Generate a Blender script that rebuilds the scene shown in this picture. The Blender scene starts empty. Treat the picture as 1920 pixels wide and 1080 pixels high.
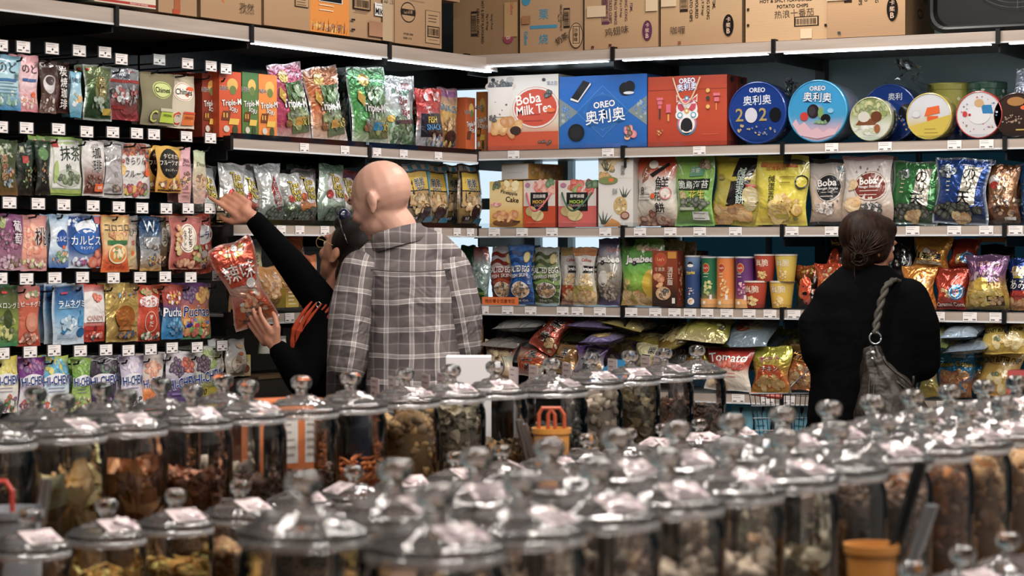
import bpy, bmesh, math, random
from math import sin, cos, pi, radians, atan, sqrt, atan2, hypot
from mathutils import Vector, Matrix, noise
from mathutils.geometry import tessellate_polygon

# ------------------------------------------------------------------ camera, world, light
SC = bpy.context.scene
COL = SC.collection
FPX = 4200.0            # focal length in pixels of the 1920 frame
HZ = 470.0              # horizon row
TR, TL = radians(28.0), radians(57.3)     # how the two shelf runs turn from the picture plane
AL = TR + TL                                # left run's direction in the world
PITCH = atan((540 - HZ) / FPX)
CR = (cos(TR), sin(TR)); CF = (-sin(TR), cos(TR))
CZ = 1.45
_cx = (897 - 960) / FPX * 8.75
CAM = (-(_cx * CR[0] + 8.75 * CF[0]), -(_cx * CR[1] + 8.75 * CF[1]), CZ)
cd = bpy.data.cameras.new('camera'); cam = bpy.data.objects.new('camera', cd); COL.objects.link(cam)
cd.sensor_width = 36; cd.lens = 36 * FPX / 1920
cam.location = CAM
cam.rotation_euler = (pi / 2 - PITCH, 0, TR)
cd.clip_start = .05
cd.dof.use_dof = True; cd.dof.focus_distance = 8.0; cd.dof.aperture_fstop = 5.8
SC.camera = cam
SC.view_settings.view_transform = 'Standard'; SC.view_settings.look = 'None'
SC.view_settings.gamma = 1; SC.view_settings.use_curve_mapping = False
SC.view_settings.exposure = -0.12
SC.cycles.use_denoising = True
SC.cycles.max_bounces = 10; SC.cycles.transmission_bounces = 10; SC.cycles.transparent_max_bounces = 24
SC.cycles.glossy_bounces = 4; SC.cycles.diffuse_bounces = 3
SC.cycles.caustics_reflective = False; SC.cycles.caustics_refractive = False
SC.cycles.sample_clamp_indirect = 4

w = bpy.data.worlds.new('daylight'); SC.world = w; w.use_nodes = True
w.node_tree.nodes['Background'].inputs[0].default_value = (.84, .93, 1, 1)
w.node_tree.nodes['Background'].inputs[1].default_value = 1.25

def area(name, loc, sx, sy, power, color, rot=(0, 0, 0)):
    l = bpy.data.lights.new(name, 'AREA'); l.shape = 'RECTANGLE'; l.size = sx; l.size_y = sy
    l.energy = power; l.color = color
    o = bpy.data.objects.new(name, l); COL.objects.link(o); o.location = loc; o.rotation_euler = rot
    return o
CEIL = 3.35
for (lx, ly, p) in ((1.45, -1.15, 52), (3.3, -1.7, 44), (1.9, -3.0, 62), (3.3, -3.6, 58), (5.2, -2.6, 36), (3.7, -5.6, 55), (1.9, -5.2, 60), (4.4, -4.4, 36)):
    area('ceiling_light', (lx, ly, CEIL - .06), .16, 1.5, p, (1, .93, .86), (0, 0, radians(-5)))

# ------------------------------------------------------------------ geometry of the two shelf runs
def ray(px, py):
    a = (px - 960) / FPX; b = -(py - 540) / FPX
    f = cos(PITCH) + b * sin(PITCH); u = -sin(PITCH) + b * cos(PITCH)
    return (a * CR[0] + f * CF[0], a * CR[1] + f * CF[1], u)
WALLS = {'R': (0.0, (1.0, 0.0), (0.0, -1.0)), 'L': (AL, (cos(AL), sin(AL)), (sin(AL), -cos(AL)))}
def W(wall, u, d, z):
    a, e, n = WALLS[wall]
    return Vector((u * e[0] + d * n[0], u * e[1] + d * n[1], z))
def hit(wall, px, py, d=0):          # picture point on the plane a distance d in front of a run's front edge
    a, e, n = WALLS[wall]; r = ray(px, py)
    t = (d - (CAM[0] * n[0] + CAM[1] * n[1])) / (r[0] * n[0] + r[1] * n[1])
    p = (CAM[0] + t * r[0], CAM[1] + t * r[1], CZ + t * r[2])
    return p[0] * e[0] + p[1] * e[1], p[2]
def hitz(px, py, z):
    r = ray(px, py); t = (z - CZ) / r[2]
    return Vector((CAM[0] + t * r[0], CAM[1] + t * r[1], z))
def hitd(px, py, dep):               # point at a depth along the view
    r = ray(px, py); t = dep
    return Vector((CAM[0] + t * r[0], CAM[1] + t * r[1], CZ + t * r[2]))

# ------------------------------------------------------------------ colour and materials
def C(h):
    if not isinstance(h, str): return h
    h = h.lstrip('#')
    if len(h) == 3: h = ''.join(c + c for c in h)
    v = [int(h[i:i + 2], 16) / 255 for i in (0, 2, 4)]
    return tuple(x / 12.92 if x <= .04045 else ((x + .055) / 1.055) ** 2.4 for x in v)
def mix(a, b, t): return tuple(a[i] + (b[i] - a[i]) * t for i in range(3))
MAT = {}
def mat(name, rough=.5, metal=0, spec=.5, coat=0, bump=None, color=None, sheen=0, sub=0, trans=0, alpha=1):
    m = bpy.data.materials.new(name); m.use_nodes = True; nt = m.node_tree; p = nt.nodes['Principled BSDF']
    p.inputs['Roughness'].default_value = rough; p.inputs['Metallic'].default_value = metal
    p.inputs['Specular IOR Level'].default_value = spec; p.inputs['Coat Weight'].default_value = coat
    p.inputs['Coat Roughness'].default_value = .08
    if sheen: p.inputs['Sheen Weight'].default_value = sheen
    if sub:
        p.inputs['Subsurface Weight'].default_value = sub; p.inputs['Subsurface Radius'].default_value = (.02, .008, .005)
        p.inputs['Subsurface Scale'].default_value = .5
    if color is not None: p.inputs['Base Color'].default_value = (*C(color), 1)
    else:
        a = nt.nodes.new('ShaderNodeAttribute'); a.attribute_name = 'Col'; nt.links.new(a.outputs['Color'], p.inputs['Base Color'])
    if bump:
        tc = nt.nodes.new('ShaderNodeTexCoord'); last = None
        for (sc, st, di, det, dist) in bump:
            n = nt.nodes.new('ShaderNodeTexNoise'); n.inputs['Scale'].default_value = sc; n.inputs['Detail'].default_value = det
            n.inputs['Distortion'].default_value = dist
            b = nt.nodes.new('ShaderNodeBump'); b.inputs['Strength'].default_value = st; b.inputs['Distance'].default_value = di
            oi = nt.nodes.new('ShaderNodeObjectInfo'); ad = nt.nodes.new('ShaderNodeVectorMath'); ad.operation = 'MULTIPLY_ADD'
            ad.inputs[1].default_value = (1, 1, 1)
            nt.links.new(tc.outputs['Object'], ad.inputs[0]); nt.links.new(oi.outputs['Random'], ad.inputs[2])
            nt.links.new(ad.outputs[0], n.inputs['Vector']); nt.links.new(n.outputs['Fac'], b.inputs['Height'])
            if last: nt.links.new(last.outputs[0], b.inputs['Normal'])
            last = b
        nt.links.new(last.outputs[0], p.inputs['Normal'])
    MAT[name] = m
    return m
mat('film', .27, 0, .55, .85, [(15, .6, .02, 2, .8), (55, .3, .006, 1, .4)])
mat('foil', .22, .5, .6, .6, [(17, .7, .022, 2, 1.0), (65, .35, .006, 2, .4)])
mat('carton', .45, 0, .4, .12)
mat('tin', .25, .15, .5, .6)
mat('paper', .75, 0, .2)
mat('plastic', .35, 0, .5)
mat('black', .4, 0, .4, color='#0b0c0e')
mat('metal', .28, 1, .5, color='#b9bcc0')
mat('wicker', .6, 0, .3)
mat('food', .7, 0, .3, bump=[(90, .5, .004, 3, 0)])
mat('skin', .5, 0, .4, 0, [(60, .08, .002, 3, 0)], sub=.12)
mat('hair', .42, 0, .5, 0, None)
mat('cloth', .9, 0, .1, 0, [(14, .35, .02, 2, .5), (300, .25, .001, 2, 0)])
mat('leather', .5, 0, .4, 0, [(9, .5, .03, 2, .6), (160, .3, .002, 2, 0)])

def grain_mat(name, c1, c2, sx, sy, sz, rough=.6, bump=.1, coord='Object'):
    m = bpy.data.materials.new(name); m.use_nodes = True; nt = m.node_tree; p = nt.nodes['Principled BSDF']
    tc = nt.nodes.new('ShaderNodeTexCoord'); mp = nt.nodes.new('ShaderNodeMapping'); mp.inputs['Scale'].default_value = (sx, sy, sz)
    n = nt.nodes.new('ShaderNodeTexNoise'); n.inputs['Scale'].default_value = 1; n.inputs['Detail'].default_value = 5
    r = nt.nodes.new('ShaderNodeValToRGB'); r.color_ramp.elements[0].color = (*C(c1), 1); r.color_ramp.elements[1].color = (*C(c2), 1)
    r.color_ramp.elements[0].position = .3; r.color_ramp.elements[1].position = .7
    b = nt.nodes.new('ShaderNodeBump'); b.inputs['Strength'].default_value = bump; b.inputs['Distance'].default_value = .003
    nt.links.new(tc.outputs[coord], mp.inputs[0]); nt.links.new(mp.outputs[0], n.inputs['Vector']); nt.links.new(n.outputs['Fac'], r.inputs[0])
    nt.links.new(r.outputs[0], p.inputs['Base Color']); nt.links.new(n.outputs['Fac'], b.inputs['Height']); nt.links.new(b.outputs[0], p.inputs['Normal'])
    p.inputs['Roughness'].default_value = rough
    MAT[name] = m; return m
grain_mat('floor', '#3d3a37', '#565049', 3, 3, 3, .35, .02)
grain_mat('plaster', '#4c5355', '#565d5f', 2, 2, 2, .9, .05)
grain_mat('lightwall', '#b4b3b0', '#c2c0bc', 2, 2, 2, .8, .03)
grain_mat('darkwall', '#14191b', '#1a2022', 2, 2, 2, .8, .05)
grain_mat('tealpanel', '#789096', '#869ea4', 1.5, 1.5, .6, .35, .02)
grain_mat('pegboard', '#0e1719', '#142022', 3, 3, 3, .6, .02)
grain_mat('shelfwood', '#9a8c82', '#b3a59a', 2, 30, 30, .45, .03)
grain_mat('counterwood', '#4b3526', '#66492f', 3, 40, 3, .5, .06)

def glass(name, color, rough=0.0, ior=1.47):
    m = bpy.data.materials.new(name); m.use_nodes = True; nt = m.node_tree; nt.nodes.remove(nt.nodes['Principled BSDF'])
    g = nt.nodes.new('ShaderNodeBsdfGlass'); g.inputs['Color'].default_value = (*color, 1); g.inputs['Roughness'].default_value = rough; g.inputs['IOR'].default_value = ior
    nt.links.new(g.outputs[0], nt.nodes['Material Output'].inputs[0]); MAT[name] = m
def thin(name, tint, ior=1.5, gloss=.02, refl=1.0):
    m = bpy.data.materials.new(name); m.use_nodes = True; nt = m.node_tree; nt.nodes.remove(nt.nodes['Principled BSDF'])
    t = nt.nodes.new('ShaderNodeBsdfTransparent'); t.inputs[0].default_value = (*tint, 1)
    g = nt.nodes.new('ShaderNodeBsdfGlossy'); g.inputs['Roughness'].default_value = gloss; g.inputs['Color'].default_value = (refl, refl, refl, 1)
    f = nt.nodes.new('ShaderNodeFresnel'); f.inputs[0].default_value = ior
    x = nt.nodes.new('ShaderNodeMixShader')
    nt.links.new(f.outputs[0], x.inputs[0]); nt.links.new(t.outputs[0], x.inputs[1]); nt.links.new(g.outputs[0], x.inputs[2])
    nt.links.new(x.outputs[0], nt.nodes['Material Output'].inputs[0]); MAT[name] = m
glass('clearglass', (.96, .97, .97))
thin('jarglass', (.965, .97, .975), 1.5, .03)
thin('pane', (.9, .95, .97), 1.5, .01)
thin('tintglass', (.055, .115, .14), 1.45, .08, .5)
thin('acrylic', (.9, .93, .95), 1.45, .05)
thin('cellophane', (.93, .95, .96), 1.6, .08)
def emit(name, color, s):
    m = bpy.data.materials.new(name); m.use_nodes = True; nt = m.node_tree; p = nt.nodes['Principled BSDF']
    p.inputs['Base Color'].default_value = (1, 1, 1, 1); p.inputs['Emission Color'].default_value = (*color, 1); p.inputs['Emission Strength'].default_value = s; MAT[name] = m
emit('led', (.82, .9, 1), 17)

# ------------------------------------------------------------------ mesh collector
class B:
    def __init__(s): s.v = []; s.f = []; s.c = []
    def add(s, vs, fs, col):
        o = len(s.v); s.v += [tuple(p) for p in vs]; s.f += [tuple(i + o for i in f) for f in fs]
        if col and isinstance(col[0], (tuple, list)): s.c += list(col)
        else: s.c += [col] * len(vs)
    def box(s, x0, y0, z0, x1, y1, z1, col=(.5, .5, .5), M=None):
        vs = [Vector((x, y, z)) for z in (z0, z1) for y in (y0, y1) for x in (x0, x1)]
        if M: vs = [M @ p for p in vs]
        s.add(vs, [(0, 2, 3, 1), (4, 5, 7, 6), (0, 1, 5, 4), (1, 3, 7, 5), (3, 2, 6, 7), (2, 0, 4, 6)], col)
    def tube(s, pts, r, n=8, col=(.5, .5, .5), cap=True):
        pts = [Vector(p) for p in pts]; k = len(pts); vs = []
        rr = r if isinstance(r, (list, tuple)) else [r] * k
        up = None
        for i, p in enumerate(pts):
            t = (pts[min(i + 1, k - 1)] - pts[max(i - 1, 0)]).normalized()
            if up is None:
                up = Vector((0, 0, 1)) if abs(t.z) < .9 else Vector((1, 0, 0))
            a = t.cross(up).normalized(); b2 = a.cross(t).normalized(); up = b2
            for j in range(n): an = 2 * pi * j / n; vs.append(p + (a * cos(an) + b2 * sin(an)) * rr[i])
        fs = [(i * n + j, i * n + (j + 1) % n, (i + 1) * n + (j + 1) % n, (i + 1) * n + j) for i in range(k - 1) for j in range(n)]
        if cap: fs += [tuple(range(n))[::-1], tuple((k - 1) * n + j for j in range(n))]
        s.add(vs, fs, col)
    def lathe(s, prof, n=24, col=(.5, .5, .5), M=None, sx=1, sy=1):   # profile of (radius, z)
        vs = []; k = len(prof)
        for r, z in prof:
            for j in range(n): an = 2 * pi * j / n; vs.append(Vector((cos(an) * r * sx, sin(an) * r * sy, z)))
        if M: vs = [M @ p for p in vs]
        fs = [(i * n + j, i * n + (j + 1) % n, (i + 1) * n + (j + 1) % n, (i + 1) * n + j) for i in range(k - 1) for j in range(n)]
        s.add(vs, fs, col)
    def ball(s, p, rx, ry=None, rz=None, n=10, m=7, col=(.5, .5, .5), M=None):
        ry = ry or rx; rz = rz or rx
        prof = [(sin(pi * i / m) + 1e-4, -cos(pi * i / m)) for i in range(m + 1)]
        T = Matrix.Translation(Vector(p)) @ (M or Matrix()) @ Matrix.Diagonal((rx, ry, rz, 1))
        s.lathe(prof, n, col, T)
    def obj(s, name, m, parent=None, loc=None, rot=None, smooth=False):
        me = bpy.data.meshes.new(name); me.from_pydata(s.v, [], s.f); me.update()
        at = me.color_attributes.new('Col', 'FLOAT_COLOR', 'POINT')
        buf = []
        for c in s.c:
            g = (c[0] * .3 + c[1] * .6 + c[2] * .1) * .1; buf += (c[0] * .9 + g, c[1] * .9 + g, c[2] * .9 + g, 1.0)
        at.data.foreach_set('color', buf)
        if smooth: me.polygons.foreach_set('use_smooth', [True] * len(me.polygons))
        me.materials.append(MAT[m] if isinstance(m, str) else m)
        o = bpy.data.objects.new(name, me); COL.objects.link(o)
        if parent: o.parent = parent
        if loc is not None: o.location = loc
        if rot is not None: o.rotation_euler = rot
        return o
def tag(o, label=None, cat=None, group=None, kind=None):
    if label: o['label'] = label
    if cat: o['category'] = cat
    if group: o['group'] = group
    if kind: o['kind'] = kind
    return o
def empty(name, loc=(0, 0, 0), rz=0):
    o = bpy.data.objects.new(name, None); COL.objects.link(o); o.location = loc; o.rotation_euler = (0, 0, rz); o.empty_display_size = .05
    return o
def struct(o): o['kind'] = 'structure'; return o
def dup(o, parent=None):
    c = o.copy(); COL.objects.link(c)
    if parent: c.parent = parent
    for ch in [x for x in KIDS.get(o.name, [])]: dupc(ch, c)
    return c
KIDS = {}
def dupc(o, p):
    c = o.copy(); COL.objects.link(c); c.parent = p
    for ch in list(KIDS.get(o.name, [])): dupc(ch, c)
def kid(o, p): KIDS.setdefault(p.name, []).append(o); return o

# ------------------------------------------------------------------ lettering
_gl = {}
def glyphs(s, off=0.0):
    k = (s, off)
    if k not in _gl:
        cu = bpy.data.curves.new('t', 'FONT'); cu.body = s; cu.size = 1; cu.resolution_u = 2; cu.offset = off; cu.align_x = 'LEFT'
        o = bpy.data.objects.new('t', cu); me = o.to_mesh()
        vs = [(v.co.x, v.co.y) for v in me.vertices]; fs = [tuple(p.vertices) for p in me.polygons]
        o.to_mesh_clear(); bpy.data.objects.remove(o); bpy.data.curves.remove(cu)
        _gl[k] = (vs, fs)
    return _gl[k]
def bounds(vs):
    xs = [v[0] for v in vs]; ys = [v[1] for v in vs]
    return min(xs), max(xs), min(ys), max(ys)

# art is written on a unit panel: x -.5..+.5 across, y 0..1 up; P(x, y, lift) gives the point on the real surface
def art(b, spec, P, w, h, seed=0, lift0=.0009):
    rnd = random.Random(seed); L = [lift0]
    def nxt(k=1): L[0] += .00025 * k; return L[0]
    def el(cu, cv, ru, rv, col, n=18, rings=2, col2=None, rot=0):
        z = nxt(); vs = [P(cu, cv, z)]; cs = [C(col)]
        c0 = C(col); c1 = C(col2) if col2 else c0
        for k in range(1, rings + 1):
            for j in range(n):
                a = 2 * pi * j / n; x = cos(a) * ru * w * k / rings; y = sin(a) * rv * h * k / rings
                if rot: x, y = x * cos(rot) - y * sin(rot), x * sin(rot) + y * cos(rot)
                vs.append(P(cu + x / w, cv + y / h, z)); cs.append(mix(c0, c1, k / rings))
        fs = [(0, 1 + j, 1 + (j + 1) % n) for j in range(n)]
        for k in range(rings - 1):
            o = 1 + k * n
            fs += [(o + j, o + n + j, o + n + (j + 1) % n, o + (j + 1) % n) for j in range(n)]
        b.add(vs, fs, cs)
    def rc(x0, y0, x1, y1, col, col2=None, nx=None, ny=None, sk=0):
        z = nxt(); nx = nx or max(1, int(abs(x1 - x0) * 8)); ny = ny or max(1, int(abs(y1 - y0) * 8)); vs = []; cs = []
        for i in range(ny + 1):
            for j in range(nx + 1):
                vs.append(P(x0 + (x1 - x0) * j / nx + sk * i / ny, y0 + (y1 - y0) * i / ny, z)); cs.append(mix(C(col), C(col2 or col), i / ny))
        b.add(vs, [(i * (nx + 1) + j, i * (nx + 1) + j + 1, (i + 1) * (nx + 1) + j + 1, (i + 1) * (nx + 1) + j) for i in range(ny) for j in range(nx)], cs)
    def pg(pts, col):
        z = nxt(); q = []
        for i, p_ in enumerate(pts):
            p2 = pts[(i + 1) % len(pts)]; n_ = max(1, int(hypot(p2[0] - p_[0], p2[1] - p_[1]) / .12))
            q += [(p_[0] + (p2[0] - p_[0]) * k / n_, p_[1] + (p2[1] - p_[1]) * k / n_) for k in range(n_)]
        b.add([P(x, y, z + .0004) for x, y in q], tessellate_polygon([[Vector((x, y, 0)) for x, y in q]]), C(col))
    def tx(s, cu, cv, hh, col, out=None, rot=0, mw=.92, bold=.012, shear=0):
        if any(ord(c_) > 0x2e00 for c_ in s): bold = min(bold, .008) if bold > 0 else bold
        for ph, (o, cc) in enumerate(((bold + .034, out), (bold, col))):
            if cc is None: continue
            vs, fs = glyphs(s, o)
            if not vs: continue
            if ph == 0 or out is None: bb = bounds(glyphs(s, 0)[0])
            x0, x1, y0, y1 = bb; sc = hh * h / max(y1 - y0, .3)
            rw = (x1 - x0) * sc; sx = sc * min(1, mw * w / rw) if rw > 0 else sc
            if rot and abs(abs(rot) - pi / 2) < .3: sx = sc * min(1, mw * h / rw)
            z = nxt(2) + .0005; pts = []
            for x, y in vs:
                X = (x - (x0 + x1) / 2) * sx; Y = (y - (y0 + y1) / 2) * sc; X += shear * Y
                if rot: X, Y = X * cos(rot) - Y * sin(rot), X * sin(rot) + Y * cos(rot)
                pts.append(P(cu + X / w, cv + Y / h, z))
            b.add(pts, fs, C(cc))
    for it in spec:
        k = it[0]; a = it[1:]
        if k == 'el': el(*a)
        elif k == 'ring': el(a[0], a[1], a[2], a[3], a[4], 20, 1); el(a[0], a[1], a[2] - a[6], a[3] - a[6] * w / h, a[5], 20, 2)
        elif k == 'rc': rc(*a)
        elif k == 'pg': pg(*a)
        elif k == 'tx': tx(*a)
        elif k == 'vt':                       # vertical lettering
            s, cu, cv, hh, col = a[:5]; out = a[5] if len(a) > 5 else None; st = hh * (a[6] if len(a) > 6 else 1.12)
            n = len(s)
            for i, ch in enumerate(s): tx(ch, cu, cv + st * ((n - 1) / 2 - i), hh, col, out, 0, .6, .02)
        elif k == 'food':                     # printed picture of food: overlapping morsels
            cu, cv, ru, rv, cols, n = a[:6]; size = a[6] if len(a) > 6 else .12
            Ls = L[0]; dl = .0006 / max(1, n * 1.7)
            for i in range(int(n * 1.7)):
                L[0] = Ls + dl * i - .00025
                an = rnd.uniform(0, 2 * pi); q = sqrt(rnd.random()); c0 = C(rnd.choice(cols)); sz = size * .72 * rnd.uniform(.6, 1.25)
                x = cu + cos(an) * q * ru; y = cv + sin(an) * q * rv; e = rnd.uniform(.55, 1); ro = rnd.uniform(0, pi)
                el(x, y, sz, sz * w / h * e, mix(c0, (1, 1, .9), .25), 9, 2, c0, ro)
        elif k == 'lines':                    # small print
            x0, y0, x1, y1, n, col = a[:6]
            for i in range(n):
                yy = y1 - (y1 - y0) * i / max(n - 1, 1); xe = x0 + (x1 - x0) * rnd.uniform(.65, 1)
                rc(x0, yy, xe, yy + (y1 - y0) / max(n, 2) * .35, col, None, 3, 1)
        elif k == 'stripes':
            n, c1, c2 = a[:3]; y0 = a[3] if len(a) > 3 else .04; y1 = a[4] if len(a) > 4 else .96
            for i in range(n):
                ya = y0 + (y1 - y0) * i / n; hh = (y1 - y0) / n * .5; z = nxt(); vs = []; nx = 12
                for j in range(nx + 1):
                    x = -.49 + .98 * j / nx; wv = .03 * sin(j * .8 + i)
                    vs += [P(x, ya + wv, z), P(x, ya + hh + wv, z)]
                b.add(vs, [(2 * j, 2 * j + 2, 2 * j + 3, 2 * j + 1) for j in range(nx)], C(c1))
        elif k == 'bar':                      # bar code
            x0, y0, x1, y1, c1 = a[:5]; v = len(a) > 5 and a[5]; c2 = a[6] if len(a) > 6 else '#c9b79c'
            rc(x0, y0, x1, y1, c1, None, 2, 2); mx = (x1 - x0) * .06; my = (y1 - y0) * .1
            rc(x0 + mx, y0 + my, x1 - mx, y1 - my, c2, None, 2, 2); q = 0
            while q < .94:
                t = rnd.uniform(.012, .035)
                if v: rc(x0 + mx * 2, y0 + my + (y1 - y0 - 2 * my) * q, x1 - mx * 2, y0 + my + (y1 - y0 - 2 * my) * (q + t), c1, None, 1, 1)
                else: rc(x0 + mx + (x1 - x0 - 2 * mx) * q, y0 + my * 2, x0 + mx + (x1 - x0 - 2 * mx) * (q + t), y1 - my * 2, c1, None, 1, 1)
                q += t + rnd.uniform(.015, .04)
            L[0] -= .0015
def bgcol(bg, u, v, rnd):
    if len(bg) == 1: return bg[0]
    t = v * (len(bg) - 1); i = min(int(t), len(bg) - 2)
    return mix(bg[i], bg[i + 1], t - i)

# ------------------------------------------------------------------ packets
def pouch(name, w, h, t, bg, spec, seed=0, m='film', seal=.05, wob=.006, belly=.4, edge=None, nx=20, ny=26, parent=None, sealcol=None, nozig=False):
    """filled film packet standing on its lower edge, front towards -Y"""
    rnd = random.Random(seed); b = B(); bgc = [C(c) for c in bg]; ph = rnd.uniform(0, 9)
    def prof(u, v):
        a = max(0, 1 - abs(2 * u) ** 2.6) ** .6
        vv = (v - seal) / max(1e-6, 1 - 2 * seal)
        if vv <= 0 or vv >= 1: return 0.0
        e = (min(1, vv / .3)) ** .55 * (min(1, (1 - vv) / (.75 if belly < .45 else .3))) ** .6
        return a * e
    def shp(u, v):
        wx = 1 - .05 * sin(pi * v) ** 2
        x = u * w * wx + wob * sin(v * 7 + ph) * (1 if u > 0 else -1) * abs(u) * 2
        z = v * h + wob * .6 * sin(u * 9 + ph * 2) * (v - .3)
        n = noise.noise(Vector((u * 4 + seed, v * 5, ph))) * .10 + noise.noise(Vector((u * 8 + seed, v * 9, ph))) * .025
        return x, z, n
    def P(u, v, l=0, s=-1):
        x, z, n = shp(u, v); pr = prof(u, v)
        return Vector((x, s * (t * .5 * pr * (1 + n) + n * t * .12 * min(1, pr * 4) + .0008 + l), z))
    for s in (-1, 1):
        vs = []; cs = []; NX, NY = (nx, ny) if s < 0 else (8, 12)
        for i in range(NY + 1):
            for j in range(NX + 1):
                u = -.5 + j / NX; v = i / NY
                vs.append(P(u, v, 0, s)); c = bgcol(bgc, u, v, rnd)
                if edge and (abs(u) > .46 or v > .965 or v < .03): c = C(edge)
                if sealcol and (v > 1 - seal or v < seal * .8): c = C(sealcol)
                cs.append(c)
        fs = [(i * (NX + 1) + j, i * (NX + 1) + j + 1, (i + 1) * (NX + 1) + j + 1, (i + 1) * (NX + 1) + j) for i in range(NY) for j in range(NX)]
        if s > 0: fs = [f[::-1] for f in fs]
        b.add(vs, fs, cs)
    def PC(u, v, l=0): return P(max(-.5, min(.5, u)), max(.005, min(.995, v)), l)
    art(b, spec, PC, w, h, seed)
    o = b.obj(name, m, parent, smooth=True)
    return o
def carton(name, w, h, d, bg, spec, seed=0, side=None, sidespec=None, m='carton', parent=None, top=None, taper=0, left=False):
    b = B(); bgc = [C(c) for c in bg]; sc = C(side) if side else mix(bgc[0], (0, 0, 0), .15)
    tp = C(top) if top else sc; ch = .0015
    x0, x1 = -w / 2, w / 2
    V = [(x0, 0, 0), (x1, 0, 0), (x1, d, 0), (x0, d, 0), (x0 + taper, 0, h), (x1 - taper, 0, h), (x1 - taper, d, h), (x0 + taper, d, h)]
    b.add([V[i] for i in (1, 2, 6, 5)], [(0, 1, 2, 3)], sc); b.add([V[i] for i in (3, 0, 4, 7)], [(0, 1, 2, 3)], sc)
    b.add([V[i] for i in (2, 3, 7, 6)], [(0, 1, 2, 3)], sc); b.add([V[i] for i in (4, 5, 6, 7)], [(0, 1, 2, 3)], tp); b.add([V[i] for i in (3, 2, 1, 0)], [(0, 1, 2, 3)], sc)
    ny = 8; vs = []; cs = []
    for i in range(ny + 1):
        v = i / ny; ww = w / 2 - taper * v
        vs += [(-ww, 0, h * v), (ww, 0, h * v)]; cs += [bgcol(bgc, 0, v, None)] * 2
    b.add(vs, [(2 * i, 2 * i + 1, 2 * i + 3, 2 * i + 2) for i in range(ny)], cs)
    art(b, spec, lambda u, v, l=0: Vector((u * (w - 2 * taper * v), -l * .6, v * h)), w, h, seed, .0004)
    if sidespec:
        if left: art(b, sidespec, lambda u, v, l=0: Vector((x0 - l * .6, d / 2 - u * d, v * h)), d, h, seed, .0004)
        else: art(b, sidespec, lambda u, v, l=0: Vector((x1 + l * .6, d / 2 + u * d, v * h)), d, h, seed, .0004)
    return b.obj(name, m, parent)
def can(name, r, h, bg, spec, seed=0, r2=None, top='#d8d8d8', m='carton', cap=True):
    b = B(); bgc = [C(c) for c in bg]; r2 = r2 or r; n = 28; vs = []; cs = []
    for i in range(11):
        v = i / 10; rr = r + (r2 - r) * v
        for j in range(n): a = 2 * pi * j / n; vs.append((cos(a) * rr, sin(a) * rr, v * h)); cs.append(bgcol(bgc, 0, v, None))
    b.add(vs, [(i * n + j, i * n + (j + 1) % n, (i + 1) * n + (j + 1) % n, (i + 1) * n + j) for i in range(10) for j in range(n)], cs)
    rt = r2; tc = C(top)
    b.lathe([(rt, h), (rt + .0015, h), (rt + .0015, h + .006), (rt - .003, h + .006), (rt - .004, h + .003), (.0005, h + .003)], n, tc)
    b.lathe([(.0005, .001), (r, .001)], n, tc)
    def P(u, v, l=0):
        rr = r + (r2 - r) * v + l * .7; a = -pi / 2 + u * 2.2
        return Vector((cos(a) * rr, sin(a) * rr, v * h))
    art(b, spec, P, 2.2 * r, h, seed, .0005)
    return b.obj(name, m, None, smooth=False)
def roundtin(name, r, d, face, rim, body, spec, seed=0):
    """round biscuit tin standing on its edge, lid towards -Y; lid and body are its parts"""
    root = empty(name)
    b = B(); n = 40; M = Matrix.Rotation(pi / 2, 4, 'X')       # lathe z -> -y
    b.lathe([(.0005, -d), (r * .97, -d), (r * .975, -d + .004), (r * .975, 0)], n, C(body), M)
    rnd = random.Random(seed)
    for i in range(26):
        a = rnd.uniform(0, 2 * pi); yy = rnd.uniform(.02, d - .02); s = .008; cc = mix(C(body), (1, 1, .9), rnd.uniform(.2, .7))
        vs = [Vector((cos(a + dx / r) * r * .981, yy + dy, sin(a + dx / r) * r * .981)) for dx, dy in ((-s, 0), (0, -s), (s, 0), (0, s))]
        b.add(vs, [(0, 1, 2, 3)], cc)
    b.obj('tin_body', 'tin', root, smooth=True)
    b = B(); rc_ = C(rim)
    b.lathe([(r * .985, -.022), (r, -.02), (r, -.002), (r * .985, .003), (r * .955, .004), (r * .94, .001)], n, rc_, M)
    vs = [Vector((0, -.001, 0))]; cs = [C(face[0])]; N = 40
    fc = [C(c) for c in face]
    for k in range(1, 5):
        for j in range(N):
            a = 2 * pi * j / N; rr = r * .945 * k / 4; z = sin(a) * rr
            vs.append(Vector((cos(a) * rr, -.001, z))); cs.append(bgcol(fc, 0, .5 + z / (2 * r), None))
    fs = [(0, 1 + j, 1 + (j + 1) % N) for j in range(N)] + [(1 + k * N + j, 1 + (k + 1) * N + j, 1 + (k + 1) * N + (j + 1) % N, 1 + k * N + (j + 1) % N) for k in range(3) for j in range(N)]
    b.add(vs, fs, cs)
    art(b, spec, lambda u, v, l=0: Vector((u * 2 * r, -.0015 - l * .6, (v - .5) * 2 * r)), 2 * r, 2 * r, seed, .0004)
    b.obj('lid', 'tin', root, smooth=False)
    return root
def put(o, wall, u, d, z, turn=0, tilt=0, roll=0):
    a = WALLS[wall][0]
    o.location = W(wall, u, d, z); o.rotation_euler = Matrix.Rotation(a + turn, 3, 'Z').to_4x4().to_3x3().to_euler()
    if tilt or roll:
        o.rotation_euler = (Matrix.Rotation(a + turn, 4, 'Z') @ Matrix.Rotation(tilt, 4, 'X') @ Matrix.Rotation(roll, 4, 'Y')).to_euler()
    return o
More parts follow.
